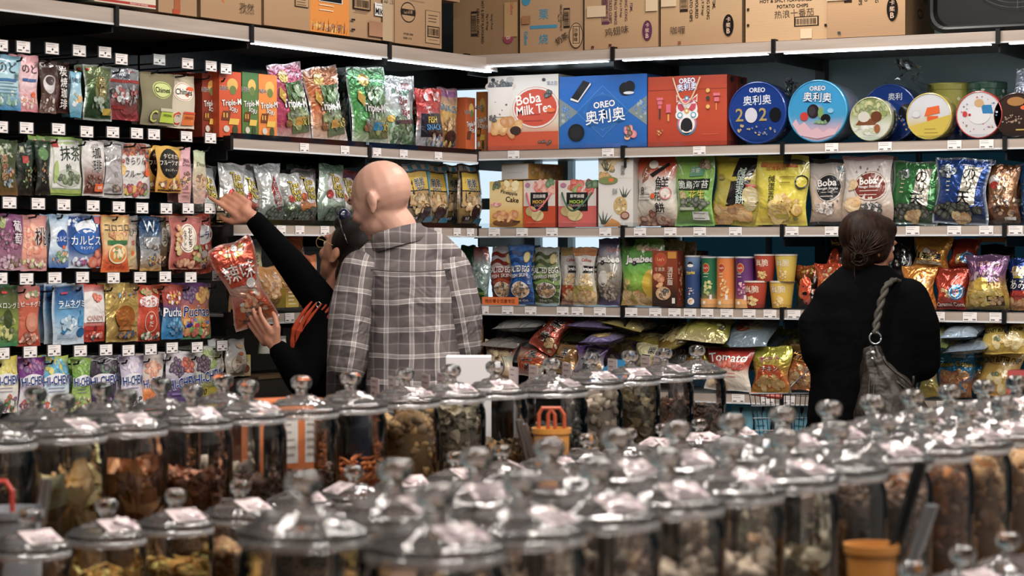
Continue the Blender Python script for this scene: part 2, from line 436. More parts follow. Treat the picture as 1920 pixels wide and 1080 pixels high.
def span(wall, x0, y0, x1, y1, d):
    """real width, height, middle and foot of something filling that much of the picture on a plane d in front of a run"""
    ym = (y0 + y1) / 2; xm = (x0 + x1) / 2
    ua = hit(wall, x0, ym, d)[0]; ub = hit(wall, x1, ym, d)[0]
    zt = hit(wall, xm, y0, d)[1]; zb = hit(wall, xm, y1, d)[1]
    return ub - ua, zt - zb, (ua + ub) / 2, zb
# ------------------------------------------------------------------ the room
def slab(name, x0, y0, z0, x1, y1, z1, m, rz=0, loc=(0, 0, 0)):
    b = B(); b.box(x0, y0, z0, x1, y1, z1); o = b.obj(name, m); o.location = loc; o.rotation_euler = (0, 0, rz); struct(o); return o
slab('floor', -2.2, -9.6, -.1, 6.6, 1.4, 0, 'floor')
slab('ceiling', -2.2, -9.6, CEIL, 6.6, 1.4, CEIL + .1, 'lightwall')
slab('wall_left', -9.6, .455, 0, .42, .53, CEIL, 'darkwall', AL)            # behind the left run
slab('wall_right', 5.9, -9.6, 0, 6.0, .5, CEIL, 'lightwall')
slab('wall_front', -2.2, -9.6, 0, 6.0, -9.5, CEIL, 'lightwall')
# back wall with a window close to the corner
WX0, WX1 = -.40, .66
slab('wall_back', WX1, .44, 2.16, 6.0, .52, CEIL, 'tealpanel')
slab('wall_back_base', WX1, .44, 0, 6.0, .52, .5, 'darkwall')
slab('window_2', WX1, .47, .5, 6.0, .476, 2.16, 'tintglass')
b = B()
for x in (1.02, 1.62, 2.3, 2.85, 3.6, 4.4): b.box(x, .45, .5, x + .012, .49, 2.16)
b.box(WX1, .44, 1.98, 6.0, .5, 2.16); b.box(WX1, .44, 1.1, 6.0, .5, 1.13); struct(b.obj('trim_4', 'tealpanel'))
slab('wall_back_lower', WX0 - .1, .44, 0, WX1, .52, 1.2, 'darkwall')
slab('wall_back_upper', WX0 - .1, .44, 2.12, WX1, .52, CEIL, 'darkwall')
wd = slab('window_1', WX0 - .1, .47, 1.2, WX1, .476, 2.12, 'pane')
b = B()
for x in (WX0 - .1, -.02, .13, .40, WX1 - .05): b.box(x, .43, 1.2, x + .045, .5, 2.12)
b.box(WX0 - .1, .43, 1.62, WX1, .5, 1.665); b.box(WX0 - .1, .43, 1.2, WX1, .5, 1.23)
fr = b.obj('window_frame', 'tealpanel', wd)
for k, (x, hgt) in enumerate(((.62, 2.6), (1.26, 2.6), (2.075, 2.6))):
    o = slab('trim_%d' % (k + 1), x - .02, .40, 0, x + .02, .45, hgt, 'black')
# ------------------------------------------------------------------ shelf runs
def price_label(b, P, w=.052, h=.029, seed=0, col='#e9e2df'):
    rnd = random.Random(seed)
    art(b, [('rc', -.5, 0, .5, 1, col, None, 1, 1), ('lines', -.42, .62, .3, .84, 2, '#8d8689'), ('rc', -.42, .14, -.12, .24, '#55505a'), ('rc', .18, .14, .42, .26, '#6a6570')], P, w, h, seed, .0006)
def shelf(wall, u0, u1, z, depth, ds, label, labels=(), lip=True, fh=.031, d=0.0, led=False, mname='shelfwood', lw=.05, brk=True, ext=0):
    """one shelf of one bay: board, front strip, clear lip, bracket and the price labels slid into the strip"""
    root = empty('wall_shelf'); put(root, wall, u0, d, z); L = u1 - u0 - .006
    b = B(); b.box(0, .012, -.03, L, depth, -.004, C('#8a8583')); 
    if ext: b.box(-ext, .03, -.03, 0, depth, -.004, C('#8a8583'))
    b.obj('board', 'plastic', root)
    b = B(); b.box(0, -.002, -.004 - fh, L, .012, -.002); b.obj('front_strip', mname, root)
    b = B(); b.box(0, -.004, -.008 - fh, L, .0, -.002 - fh, C('#cfd2d6')); b.obj('strip_edge', 'plastic', root)
    if lip:
        b = B(); b.box(0, -.003, -.003, L, -.001, .016); b.obj('clear_lip', 'acrylic', root)
    if brk:
        b = B(); b.box(-.012, -.012, -.012 - fh, .003, .02, .006); b.box(-.008, .01, -.075, -.001, depth, -.01); b.obj('bracket', 'black', root)
    if led:
        b = B(); b.box(.03, .006, -.0115 - fh, L - .03, .026, -.009 - fh); b.obj('light_strip', 'led', root)
    for i, u in enumerate(labels):
        b = B(); price_label(b, lambda x, y, l=0: Vector((x * lw, -l, y * .031)), lw, .034, i + int(z * 100))
        q = b.obj('price_label', 'paper', root, loc=(u - u0, -.0045, -.0345))
    tag(root, label, 'shelf'); return root
def us(wall, row, d=0, y=430): return [hit(wall, x, y, d)[0] for x in row]
ZR = {2: 1.84, 3: 1.54, 4: 1.238, 5: .925, 6: .62}
JR = [.0, .63, 1.27, 2.09, 2.9]
lab = {2: us('R', (964, 1141, 1312, 1560, 1660, 1790, 1850)), 3: us('R', (928, 980, 1036, 1136, 1201, 1258, 1313, 1380, 1486, 1560, 1640, 1712, 1790, 1850, 1905)),
       4: us('R', (907, 953, 996, 1056, 1084, 1126, 1185, 1230, 1266, 1295, 1327, 1364, 1406, 1445, 1490, 1760, 1820, 1870)), 5: us('R', (1385, 1440, 1480, 1770, 1830), 0, 750), 6: []}
bayR = ['bay beside the corner', 'second bay from the corner', 'third bay from the corner', 'bay at the right edge']
rowN = {2: 'second', 3: 'third', 4: 'fourth', 5: 'fifth', 6: 'lowest'}
for k in range(4):
    for r in (2, 3, 4, 5, 6):
        shelf('R', JR[k], JR[k + 1], ZR[r], .40, 0, 'white %s shelf from the top in the right-hand run, %s' % (rowN[r], bayR[k]), [u for u in lab[r] if JR[k] + .02 < u < JR[k + 1] - .02], ext=0 if k else .3)
    shelf('R', JR[k], JR[k + 1], 2.205, .52, 0, 'lit top board carrying cardboard boxes in the right-hand run, ' + bayR[k], (), False, .036, .09, True)
JL = [-3.3, -2.72, -2.15, -1.5, -.72, .0]
bayL = ['outermost bay', 'second bay from the left', 'middle bay above the striped boxes', 'bay left of the corner bay', 'bay beside the corner']
lab = {2: us('L', (569, 645, 705, 755, 820)), 3: us('L', (525, 560, 607, 819, 855, 880)), 4: us('L', (541, 584, 640), 0, 580)}
for k in range(5):
    if k >= 3:
        for r in (2, 3, 4): shelf('L', JL[k], JL[k + 1], ZR[r] + (-.012 if r == 2 else 0), .40, 0, 'white %s shelf from the top in the left-hand run, %s' % (rowN[r], bayL[k]), [u for u in lab[r] if JL[k] + .02 < u < JL[k + 1] - .02])
        shelf('L', JL[k], JL[k + 1], .86, .40, 0, 'low shelf holding small cartons in the left-hand run, ' + bayL[k])
    shelf('L', JL[k], JL[k + 1], 2.195, .52, 0, 'top board carrying cardboard boxes in the left-hand run, ' + bayL[k], (), False, .045, .09, k >= 3)
for k in range(5):
    b = B(); L = JL[k + 1] - JL[k]
    b.box(0, .40, .3, L - .01, .415, 2.18, C('#16282e') if k >= 3 else C('#0a0f11'))
    dots = C('#04090b'); nx = int(L / .025)
    for i in range(1, nx):
        for j in range(0, 52):
            x = i * .025; z = .9 + j * .025
            b.add([(x - .004, .3992, z - .004), (x + .004, .3992, z - .004), (x + .004, .3992, z + .004), (x - .004, .3992, z + .004)], [(0, 1, 2, 3)], dots)
    o = b.obj('pegboard', 'plastic'); put(o, 'L', JL[k], 0, 0)
    tag(o, 'dark perforated back panel of the left-hand run, %s' % bayL[k], 'panel')
# far side dark person and chair seen through the window
# ------------------------------------------------------------------ price holders on hooks (left run)
HOOKS = []
def hook(px, py, label, blank=False, wall='L', d=0.0):
    u, z = hit(wall, px, py, d)
    root = empty('peg_hook'); put(root, wall, u, d, z)
    b = B(); b.tube([(0, .396, -.012), (0, .02, -.012), (0, .0, -.004), (0, -.002, .0)], .0028, 6)
    b.tube([(0, .396, -.042), (0, .03, -.042), (0, .012, -.040), (0, .006, -.030)], .003, 6)
    b.obj('wire', 'black', root)
    b = B(); b.box(-.031, .0005, -.018, .031, .003, .018, C('#3b3f42')); b.obj('label_holder', 'plastic', root)
    b = B(); price_label(b, lambda x, y, l=0: Vector((x * .054 - .001, -l, y * .033 - .0165)), .054, .033, int(px), '#c6cbcf' if blank else '#ece5e3')
    b.obj('price_label', 'paper', root)
    tag(root, label, 'hook'); HOOKS.append((px, py, u, z, root)); return root
# ------------------------------------------------------------------ counters with jars
EC = (cos(AL), sin(AL)); NC = (sin(AL), -cos(AL))
def SN(s, n, z=0): return Vector((s * EC[0] + n * NC[0], s * EC[1] + n * NC[1], z))
CT = .86
def counter(n0, n1, s0, s1, label):
    root = empty('display_counter', SN(s0, n0), AL - pi)          # local x runs back along the row, y across
    # build in the run's frame instead
    root.rotation_euler = (0, 0, AL); L = s1 - s0; Wd = n1 - n0
    b = B(); b.box(0, -Wd, CT - .04, L, 0, CT, C('#2c2521')); b.obj('worktop', 'counterwood', root)
    b = B(); b.box(.04, -Wd + .05, .08, L - .04, -.05, CT - .04); b.obj('cabinet', 'counterwood', root)
    b = B(); b.box(.08, -Wd + .1, 0, L - .08, -.1, .08, C('#111')); b.obj('plinth', 'plastic', root)
    tag(root, label, 'counter'); return root
counter(1.70, 2.55, -5.9, -1.86, 'long brown counter under the far rows of glass jars')
counter(3.06, 3.95, -5.75, -2.3, 'long brown counter under the near rows of glass jars')

def jar_proto(R, H, knob):
    """R body radius, H height to the rim; lid and knob above"""
    root = empty('glass_jar')
    b = B(); n = 32
    b.lathe([(.001, .004), (R * .9, .004), (R * .98, .01), (R, .022), (R, H - .035), (R * .985, H - .024), (R * .93, H - .012), (R * .92, H - .004)], n)
    b.lathe([(.001, .0), (R * .88, .0), (R * .9, .004)], n)
    b.obj('glass_body', 'jarglass', root, smooth=True)
    b = B(); b.lathe([(R * .92, H - .009), (R * .975, H - .008), (R * .99, H - .003), (R * .975, H + .0025), (R * .9, H + .0025), (R * .89, H - .009), (R * .92, H - .009)], n); b.obj('bright_rim', 'brightglass', root, smooth=True)  # separate ring, coloured whitish to carry the rim's highlight
    b = B(); q = R / .083
    z = H + .004
    b.lathe([(.0005, z + .004), (R * .80, z + .002), (R * .86, z - .004), (R * .88, z + .001), (R * 1.01, z), (R * 1.03, z + .003), (R * 1.02, z + .007), (R * .95, z + .009),
             (R * .88, z + .011), (R * .86, z + .014), (R * .66, z + .022 * q), (R * .62, z + .0265 * q), (R * .42, z + .029 * q), (R * .38, z + .034 * q), (R * .22, z + .037 * q), (.0005, z + .038 * q)], n)
    lid = b.obj('lid', 'jarglass2', root, smooth=True)
    b = B(); kz = z + .036 * q; k = knob
    b.lathe([(.0005, kz - .001), (k * .62, kz), (k * .50, kz + k * .28), (k * .55, kz + k * .5), (k * .86, kz + k * .72), (k, kz + k * 1.1), (k * .96, kz + k * 1.45), (k * .7, kz + k * 1.72), (k * .35, kz + k * 1.8), (.0005, kz + k * 1.81)], 12)
    b.obj('knob', 'clearglass', lid, smooth=True)
    return root, z

# pressed lid: clear with strong grazing reflections, slightly rippled; a little pale diffuse is painted in as brightening haze
def lidmat():
    m = bpy.data.materials.new('lid_glass'); m.use_nodes = True; nt = m.node_tree; nt.nodes.remove(nt.nodes['Principled BSDF']); L = nt.links.new
    tc = nt.nodes.new('ShaderNodeTexCoord'); ns = nt.nodes.new('ShaderNodeTexNoise'); ns.inputs['Scale'].default_value = 28; L(tc.outputs['Object'], ns.inputs['Vector'])
    bp = nt.nodes.new('ShaderNodeBump'); bp.inputs['Strength'].default_value = .6; bp.inputs['Distance'].default_value = .01; L(ns.outputs['Fac'], bp.inputs['Height'])
    t = nt.nodes.new('ShaderNodeBsdfTransparent'); t.inputs[0].default_value = (.93, .93, .935, 1)
    g = nt.nodes.new('ShaderNodeBsdfGlossy'); g.inputs['Roughness'].default_value = .07; L(bp.outputs[0], g.inputs['Normal'])
    f = nt.nodes.new('ShaderNodeFresnel'); f.inputs[0].default_value = 1.5; L(bp.outputs[0], f.inputs['Normal'])
    d = nt.nodes.new('ShaderNodeBsdfDiffuse'); d.inputs[0].default_value = (.8, .76, .76, 1)
    x0 = nt.nodes.new('ShaderNodeMixShader'); x0.inputs[0].default_value = .05; L(t.outputs[0], x0.inputs[1]); L(d.outputs[0], x0.inputs[2])
    x = nt.nodes.new('ShaderNodeMixShader'); L(f.outputs[0], x.inputs[0]); L(x0.outputs[0], x.inputs[1]); L(g.outputs[0], x.inputs[2]); L(x.outputs[0], nt.nodes['Material Output'].inputs[0])
    MAT['jarglass2'] = m
lidmat()
def rimmat():  # whitish diffuse stands in for light scattered by the thick rim
    m = bpy.data.materials.new('bright_glass'); m.use_nodes = True; nt = m.node_tree; nt.nodes.remove(nt.nodes['Principled BSDF']); L = nt.links.new
    t = nt.nodes.new('ShaderNodeBsdfTransparent'); t.inputs[0].default_value = (.92, .93, .94, 1); d = nt.nodes.new('ShaderNodeBsdfDiffuse'); d.inputs[0].default_value = (.85, .86, .88, 1)
    g = nt.nodes.new('ShaderNodeBsdfGlossy'); g.inputs['Roughness'].default_value = .15; x = nt.nodes.new('ShaderNodeMixShader'); x.inputs[0].default_value = .3; L(t.outputs[0], x.inputs[1]); L(d.outputs[0], x.inputs[2])
    y = nt.nodes.new('ShaderNodeMixShader'); y.inputs[0].default_value = .25; L(x.outputs[0], y.inputs[1]); L(g.outputs[0], y.inputs[2]); L(y.outputs[0], nt.nodes['Material Output'].inputs[0]); MAT['brightglass'] = m
rimmat()
TALL, TZ = jar_proto(.078, .257, .0225); SMALL, SZ = jar_proto(.064, .13, .019); WIDE, WZ = jar_proto(.09, .248, .0225)
def card_mesh(seed):
    b = B(); w, h = .058, .04
    art(b, [('rc', -.5, 0, .5, 1, '#b9aaaa', None, 1, 1), ('lines', -.4, .62, .35, .84, 2, '#a8939a'), ('bar', -.36, .12, .1, .5, '#75646c', False, '#b9aaaa'), ('rc', .18, .16, .4, .34, '#a08891')], lambda x, y, l=0: Vector((x * w, -l, y * h)), w, h, seed, .0004)
    b.box(-w / 2, .0001, 0, w / 2, .0012, h, C('#cfc3c2'))
    me = b.obj('price_card', 'paper'); return me
CARDS = [card_mesh(i) for i in range(4)]
for c_ in CARDS: c_['tmp'] = 1
def contents(kind, cols, H, R, seed, name, label, loc):
    """a heap of dried goods filling a jar to height H"""
    rnd = random.Random(seed); b = B(); cols = [C(c) for c in cols]; dk = mix(cols[0], (0, 0, 0), .45)
    Rc = R - .006
    b.lathe([(.001, .0), (Rc * .82, .0), (Rc * .84, H * .5), (Rc * .78, H * .86), (.001, H * .92)], 14, dk)
    def inside(x, y): q = hypot(x, y); return (x, y) if q < Rc * .93 else (x * Rc * .93 / q, y * Rc * .93 / q)
    def place(ring):
        a = rnd.uniform(0, 2 * pi)
        if ring: r = Rc * rnd.uniform(.72, .92); z = rnd.uniform(.01, H * .93)
        else: r = Rc * sqrt(rnd.random()) * .9; z = H * rnd.uniform(.85, 1.02) + .01 * cos(a * 2 + seed)
        return a, r, z
    n = {'flake': 230, 'chunk': 170, 'string': 210, 'sheet': 40, 'bean': 420}[kind]
    for i in range(n):
        a, r, z = place(i % 5 < 3); c = rnd.choice(cols); c = mix(c, (0, 0, 0), rnd.uniform(0, .25)); c = tuple(min(.8, q * 1.75) for q in c); x, y = cos(a) * r, sin(a) * r
        if kind in ('flake', 'sheet'):
            s = rnd.uniform(.012, .024) if kind == 'flake' else rnd.uniform(.035, .06)
            M = Matrix.Rotation(rnd.uniform(0, 6.3), 3, 'Z') @ Matrix.Rotation(rnd.uniform(-1.2, 1.2), 3, 'X') @ Matrix.Rotation(rnd.uniform(-.9, .9), 3, 'Y')
            vs = []; cs = []; cu = rnd.uniform(.2, .7)
            for p in range(5):
                for q in range(4):
                    X = (p / 4 - .5) * 2; Y = (q / 3 - .5) * 1.3
                    if abs(X) == 1: Y *= .4
                    v = M @ Vector((X * s, Y * s, cu * s * X * X - .3 * s * Y * Y + rnd.uniform(-.1, .1) * s))
                    xx, yy = inside(x + v.x, y + v.y); vs.append((xx, yy, max(.003, z + v.z))); cs.append(mix(c, (1, .95, .8), rnd.uniform(0, .18)))
            b.add(vs, [(p * 4 + q, p * 4 + q + 1, (p + 1) * 4 + q + 1, (p + 1) * 4 + q) for p in range(4) for q in range(3)], cs)
        elif kind in ('chunk', 'bean'):
            s = rnd.uniform(.009, .017) if kind == 'chunk' else rnd.uniform(.005, .008); o = len(b.v)
            x, y = x * .9, y * .9
            b.ball((x, y, max(s, z)), s * rnd.uniform(.8, 1.4), s, s * rnd.uniform(.6, 1), 7, 5, c, Matrix.Rotation(rnd.uniform(0, 3), 4, (rnd.random() + .1, rnd.random(), rnd.random())))
            for k in range(o, len(b.v)):
                v = Vector(b.v[k]); nn = noise.noise(v * 120 + Vector((seed, i, 0))) * s * .7
                d = (v - Vector((x, y, z))).normalized() * nn; v += d; v.x, v.y = inside(v.x, v.y); v.z = max(.003, v.z); b.v[k] = tuple(v)
                b.c[k] = mix(b.c[k], (1, .95, .8), max(0, nn / s) * .6)
        else:
            L = rnd.uniform(.02, .045); an = rnd.uniform(0, 6.3); pts = []; el_ = rnd.uniform(-.5, .5); k_ = rnd.uniform(-60, 60)
            px_, py_, pz_ = x, y, z
            for q in range(6):
                xx, yy = inside(px_, py_); pts.append((xx, yy, max(.004, pz_)))
                an += k_ * L / 6; px_ += cos(an) * L / 6; py_ += sin(an) * L / 6; pz_ += sin(el_) * L / 6 + rnd.uniform(-.002, .002)
            rr = rnd.uniform(.0018, .0042)
            b.tube(pts, [rr * .5, rr, rr * 1.15, rr * .9, rr, rr * .5], 5, c)
    o = b.obj(name, 'food', None, loc, (0, 0, rnd.uniform(0, 6)), smooth=kind in ('chunk', 'bean', 'string'))
    tag(o, label, 'dried food', None, 'stuff'); return o
def copytree(o, p=None):
    c = o.copy(); COL.objects.link(c); c.parent = p
    for ch in o.children: copytree(ch, c)
    return c
used = {}
GOODS = {
 'maw': ('sheet', ['#c9a468', '#b98b4d', '#d8bb86'], 'cream folded dried fish skin'),
 'husk': ('sheet', ['#a5662b', '#8d5423', '#b97b3a'], 'curled brown dried sheets'),
 'bark': ('flake', ['#8a4a1f', '#6b3715', '#9d5a29'], 'rust brown crumbled bark'),
 'dark': ('flake', ['#4a2712', '#5e3317', '#371c0d'], 'dark brown dried slices'),
 'orange': ('string', ['#a85a20', '#8f4a18', '#bb6d2c'], 'orange brown dried twigs'),
 'root': ('chunk', ['#8f6a36', '#6e5029', '#a8834a'], 'knobbly yellow brown roots'),
 'pale': ('flake', ['#8c8069', '#6f6652', '#a69a80'], 'grey green dried slices'),
 'mix': ('flake', ['#7a5526', '#54401f', '#94703a'], 'brown dried mushrooms'),
 'black': ('bean', ['#17130f', '#221b15', '#100d0b'], 'black dried beans'),
 'stone': ('chunk', ['#9b8b78', '#837462', '#b0a18d'], 'beige grey dried scallops'),
 'leaf': ('flake', ['#5a4a24', '#6e5b2e', '#3f3419'], 'olive brown dried leaves'),
 'shred': ('string', ['#c69a4c', '#b38438', '#d8b063'], 'yellow shredded squid'),
 'tan': ('chunk', ['#9c6f3f', '#7d5630', '#b38a57'], 'tan dried shrimp'),
 'grey': ('string', ['#8b6f5a', '#745a48', '#a18672'], 'grey brown dried strips'),
 'amber': ('chunk', ['#7d4510', '#5b300b', '#9a5a18'], 'amber brown dried pieces'),
 'bait': ('chunk', ['#8d7a66', '#786552', '#a4927c'], 'grey beige dried oysters'),
}
ORD = ['first', 'second', 'third', 'fourth', 'fifth', 'sixth', 'seventh', 'eighth', 'ninth', 'tenth', 'eleventh', 'twelfth', 'thirteenth', 'fourteenth', 'fifteenth']
def jar_at(proto, s, n, good, fill, row, i, card=None, seed=0, turn=0.0):
    first = proto.name not in used
    j = proto if first else copytree(proto)
    if first: used[proto.name] = 1
    j.location = SN(s, n, CT); j.rotation_euler = (0, 0, turn)
    R, H = {TALL.name: (.078, .257), SMALL.name: (.064, .13), WIDE.name: (.09, .248)}[proto.name]
    size = 'small' if R < .07 else 'wide' if R > .085 else 'tall'
    if good:
        k, cols, desc = GOODS[good]
        contents(k, cols, H * min(fill, .84), R, seed + 7, 'dried_goods', '%s in the %s jar of the %s row' % (desc, ORD[i], row), SN(s, n, CT + .008))
        lab_ = '%s glass jar of %s, %s in the %s row' % (size, desc, ORD[i], row)
    else: lab_ = '%s empty glass jar, %s in the %s row' % (size, ORD[i], row)
    lab_ = lab_.replace('lidded glass jar', 'glass jar') if len(lab_.split()) > 16 else lab_
    tag(j, lab_, 'jar')
    if card is not None:
        lid = [c for c in j.children if c.name.startswith('lid')][0]
        q = CARDS[seed % 4]
        q = q.copy(); COL.objects.link(q); del q['tmp']
        q.parent = lid
        a = card - turn; zz = H + .034 if R > .07 else H + .030
        M = Matrix.Translation((cos(a) * R * .78, sin(a) * R * .78, H + .0175)) @ Matrix.Rotation(a + pi / 2, 4, 'Z') @ Matrix.Rotation(-radians(66), 4, 'X')
        q.matrix_local = M
    return j
def sn(px, py, z):
    p = hitz(px, py, z); return p.x * EC[0] + p.y * EC[1], p.x * NC[0] + p.y * NC[1]
CARDDIR = radians(-18)
# far counter, rear row (partly hidden), main row, low front row
for i, (s, n) in enumerate(((-4.25, 1.825), (-4.07, 1.825), (-3.90, 1.825), (-3.71, 1.825))):
    jar_at(TALL, s, n, ('mix', 'dark', 'orange', 'stone')[i], .5, 'rearmost', i, None, i)
rowA = [('black', .3, 0), ('maw', .62, 1), ('husk', .66, 1), ('bark', .58, 1), ('dark', .45, 1), ('dark', .45, 0), ('orange', .5, 0), ('root', .93, 1), ('pale', .9, 1), ('mix', .5, 1), ('black', .62, 1), ('stone', .88, 1), ('leaf', .85, 1), ('dark', .7, 1), ('dark', .6, 0)]
pa = [(-15, 785), (119, 765), (236, 755), (360, 746), (464, 737), (565, 729), (657, 720), (759, 713), (846, 705), (928, 698), (1033, 692), (1110, 685), (1181, 679), (1245, 672), (1307, 665)]
for i, ((px, py), (g, f, c)) in enumerate(zip(pa, rowA)):
    s = hit('L', px, 700, 2.005)[0]
    jar_at(WIDE if i == 10 else TALL, s, 2.005 if i != 10 else 2.005, g, f, 'far main', i, CARDDIR + .3 * sin(i * 2) if c else None, i + 20, i * .7)
pb = [(54, 966), (199, 950), (329, 932), (450, 916), (560, 903), (663, 891), (759, 876), (854, 862), (941, 851), (1027, 840), (1101, 831), (1179, 821), (1243, 812), (1311, 803), (1377, 795)]
rowB = ['grey', 'shred', 'shred', 'tan', 'leaf', 'grey', 'stone', 'mix', 'tan', 'grey', 'pale', 'mix', 'tan', 'leaf', 'dark']
for i, (px, py) in enumerate(pb):
    s = hit('L', px, 700, 2.37)[0]
    jar_at(SMALL, s, 2.37, rowB[i], .5 if i else .25, 'low far', i, CARDDIR + .3 * sin(i * 3) if i not in (5, 8, 10, 11) else None, i + 50, i * .9)
pc = [(568, 910), (741, 897), (893, 878), (1033, 860), (1155, 843), (1268, 826), (1375, 812), (1460, 802), (1543, 790), (1630, 780), (1707, 770), (1779, 760), (1843, 750), (1905, 741)]
rowC = ['shred', 'tan', 'grey', 'bait', 'mix', 'dark', 'tan', 'leaf', 'grey', 'mix', 'bait', 'amber', 'tan', 'dark']
s0 = hit('L', 568, 700, 3.235)[0]; s1 = hit('L', 1905, 700, 3.235)[0]
for i in range(14):
    jar_at(TALL, s0 + (s1 - s0) * i / 13 if True else 0, 3.235, rowC[i], .5, 'near rear', i, CARDDIR + .3 * sin(i * 2.3) if i % 3 else None, i + 80, i * .8)
rowD = ['tan', 'bait', 'grey', 'bait', 'bait', 'pale', None, 'grey', 'amber', 'tan', 'tan', 'leaf']
s0 = hit('L', 815, 700, 3.44)[0]; s1 = hit('L', 1880, 700, 3.44)[0]
for i in range(12):
    jar_at(TALL, s0 + (s1 - s0) * i / 10.0, 3.44, rowD[i], (.6, .5, .6, .6, .6, .55, 0, .85, .9, .92, .9, .6)[i], 'near main', i, CARDDIR + .3 * sin(i * 1.7) if i != 6 else None, i + 110, i * .6)
for i, (px, py) in enumerate(((1713, 1063), (1808, 1033), (1893, 1017))):
    s = hit('L', px, 700, 3.73)[0]; jar_at(SMALL, s, 3.73, ('stone', 'leaf', 'mix')[i], .4, 'low near', i, CARDDIR if i else CARDDIR, i + 140)
for c_ in CARDS: bpy.data.objects.remove(c_)
# ------------------------------------------------------------------ goods on the left run
def setl(o, label, cat='packet', group=None): return tag(o, label, cat, group)
def hang(x0, y0, x1, y1, label, bg, spec, seed=0, m='film', n=1, t=.022, name='candy_bag', step=.036, roll=0, turn=0, edge=None, d=-.02, wall='L', belly=.6, seal=.05, sealcol=None, cat='bag'):
    w, h, u, z = span(wall, x0, y0, x1, y1, d)
    o = pouch(name, w, h, t, bg, spec, seed, m, seal, .004, belly, edge, 16, 22, sealcol=sealcol)
    put(o, wall, u, d - t / 2, z, turn, 0, roll); setl(o, label, cat)
    b_ = [C(c) for c in bg]
    for k in range(1, n + 1):
        q = o.copy(); COL.objects.link(q); put(q, wall, u, d - t / 2 - step * k, z + .002 * k, 0, 0, 0)
        setl(q, 'bag hanging behind the ' + ' '.join(label.split()[:11]), cat, 'bags behind the ' + ' '.join(label.split()[:4]))
    return o
FR = ['#c84a3a', '#e8c04a', '#6b3a6e', '#b7d36a', '#e58f3e']
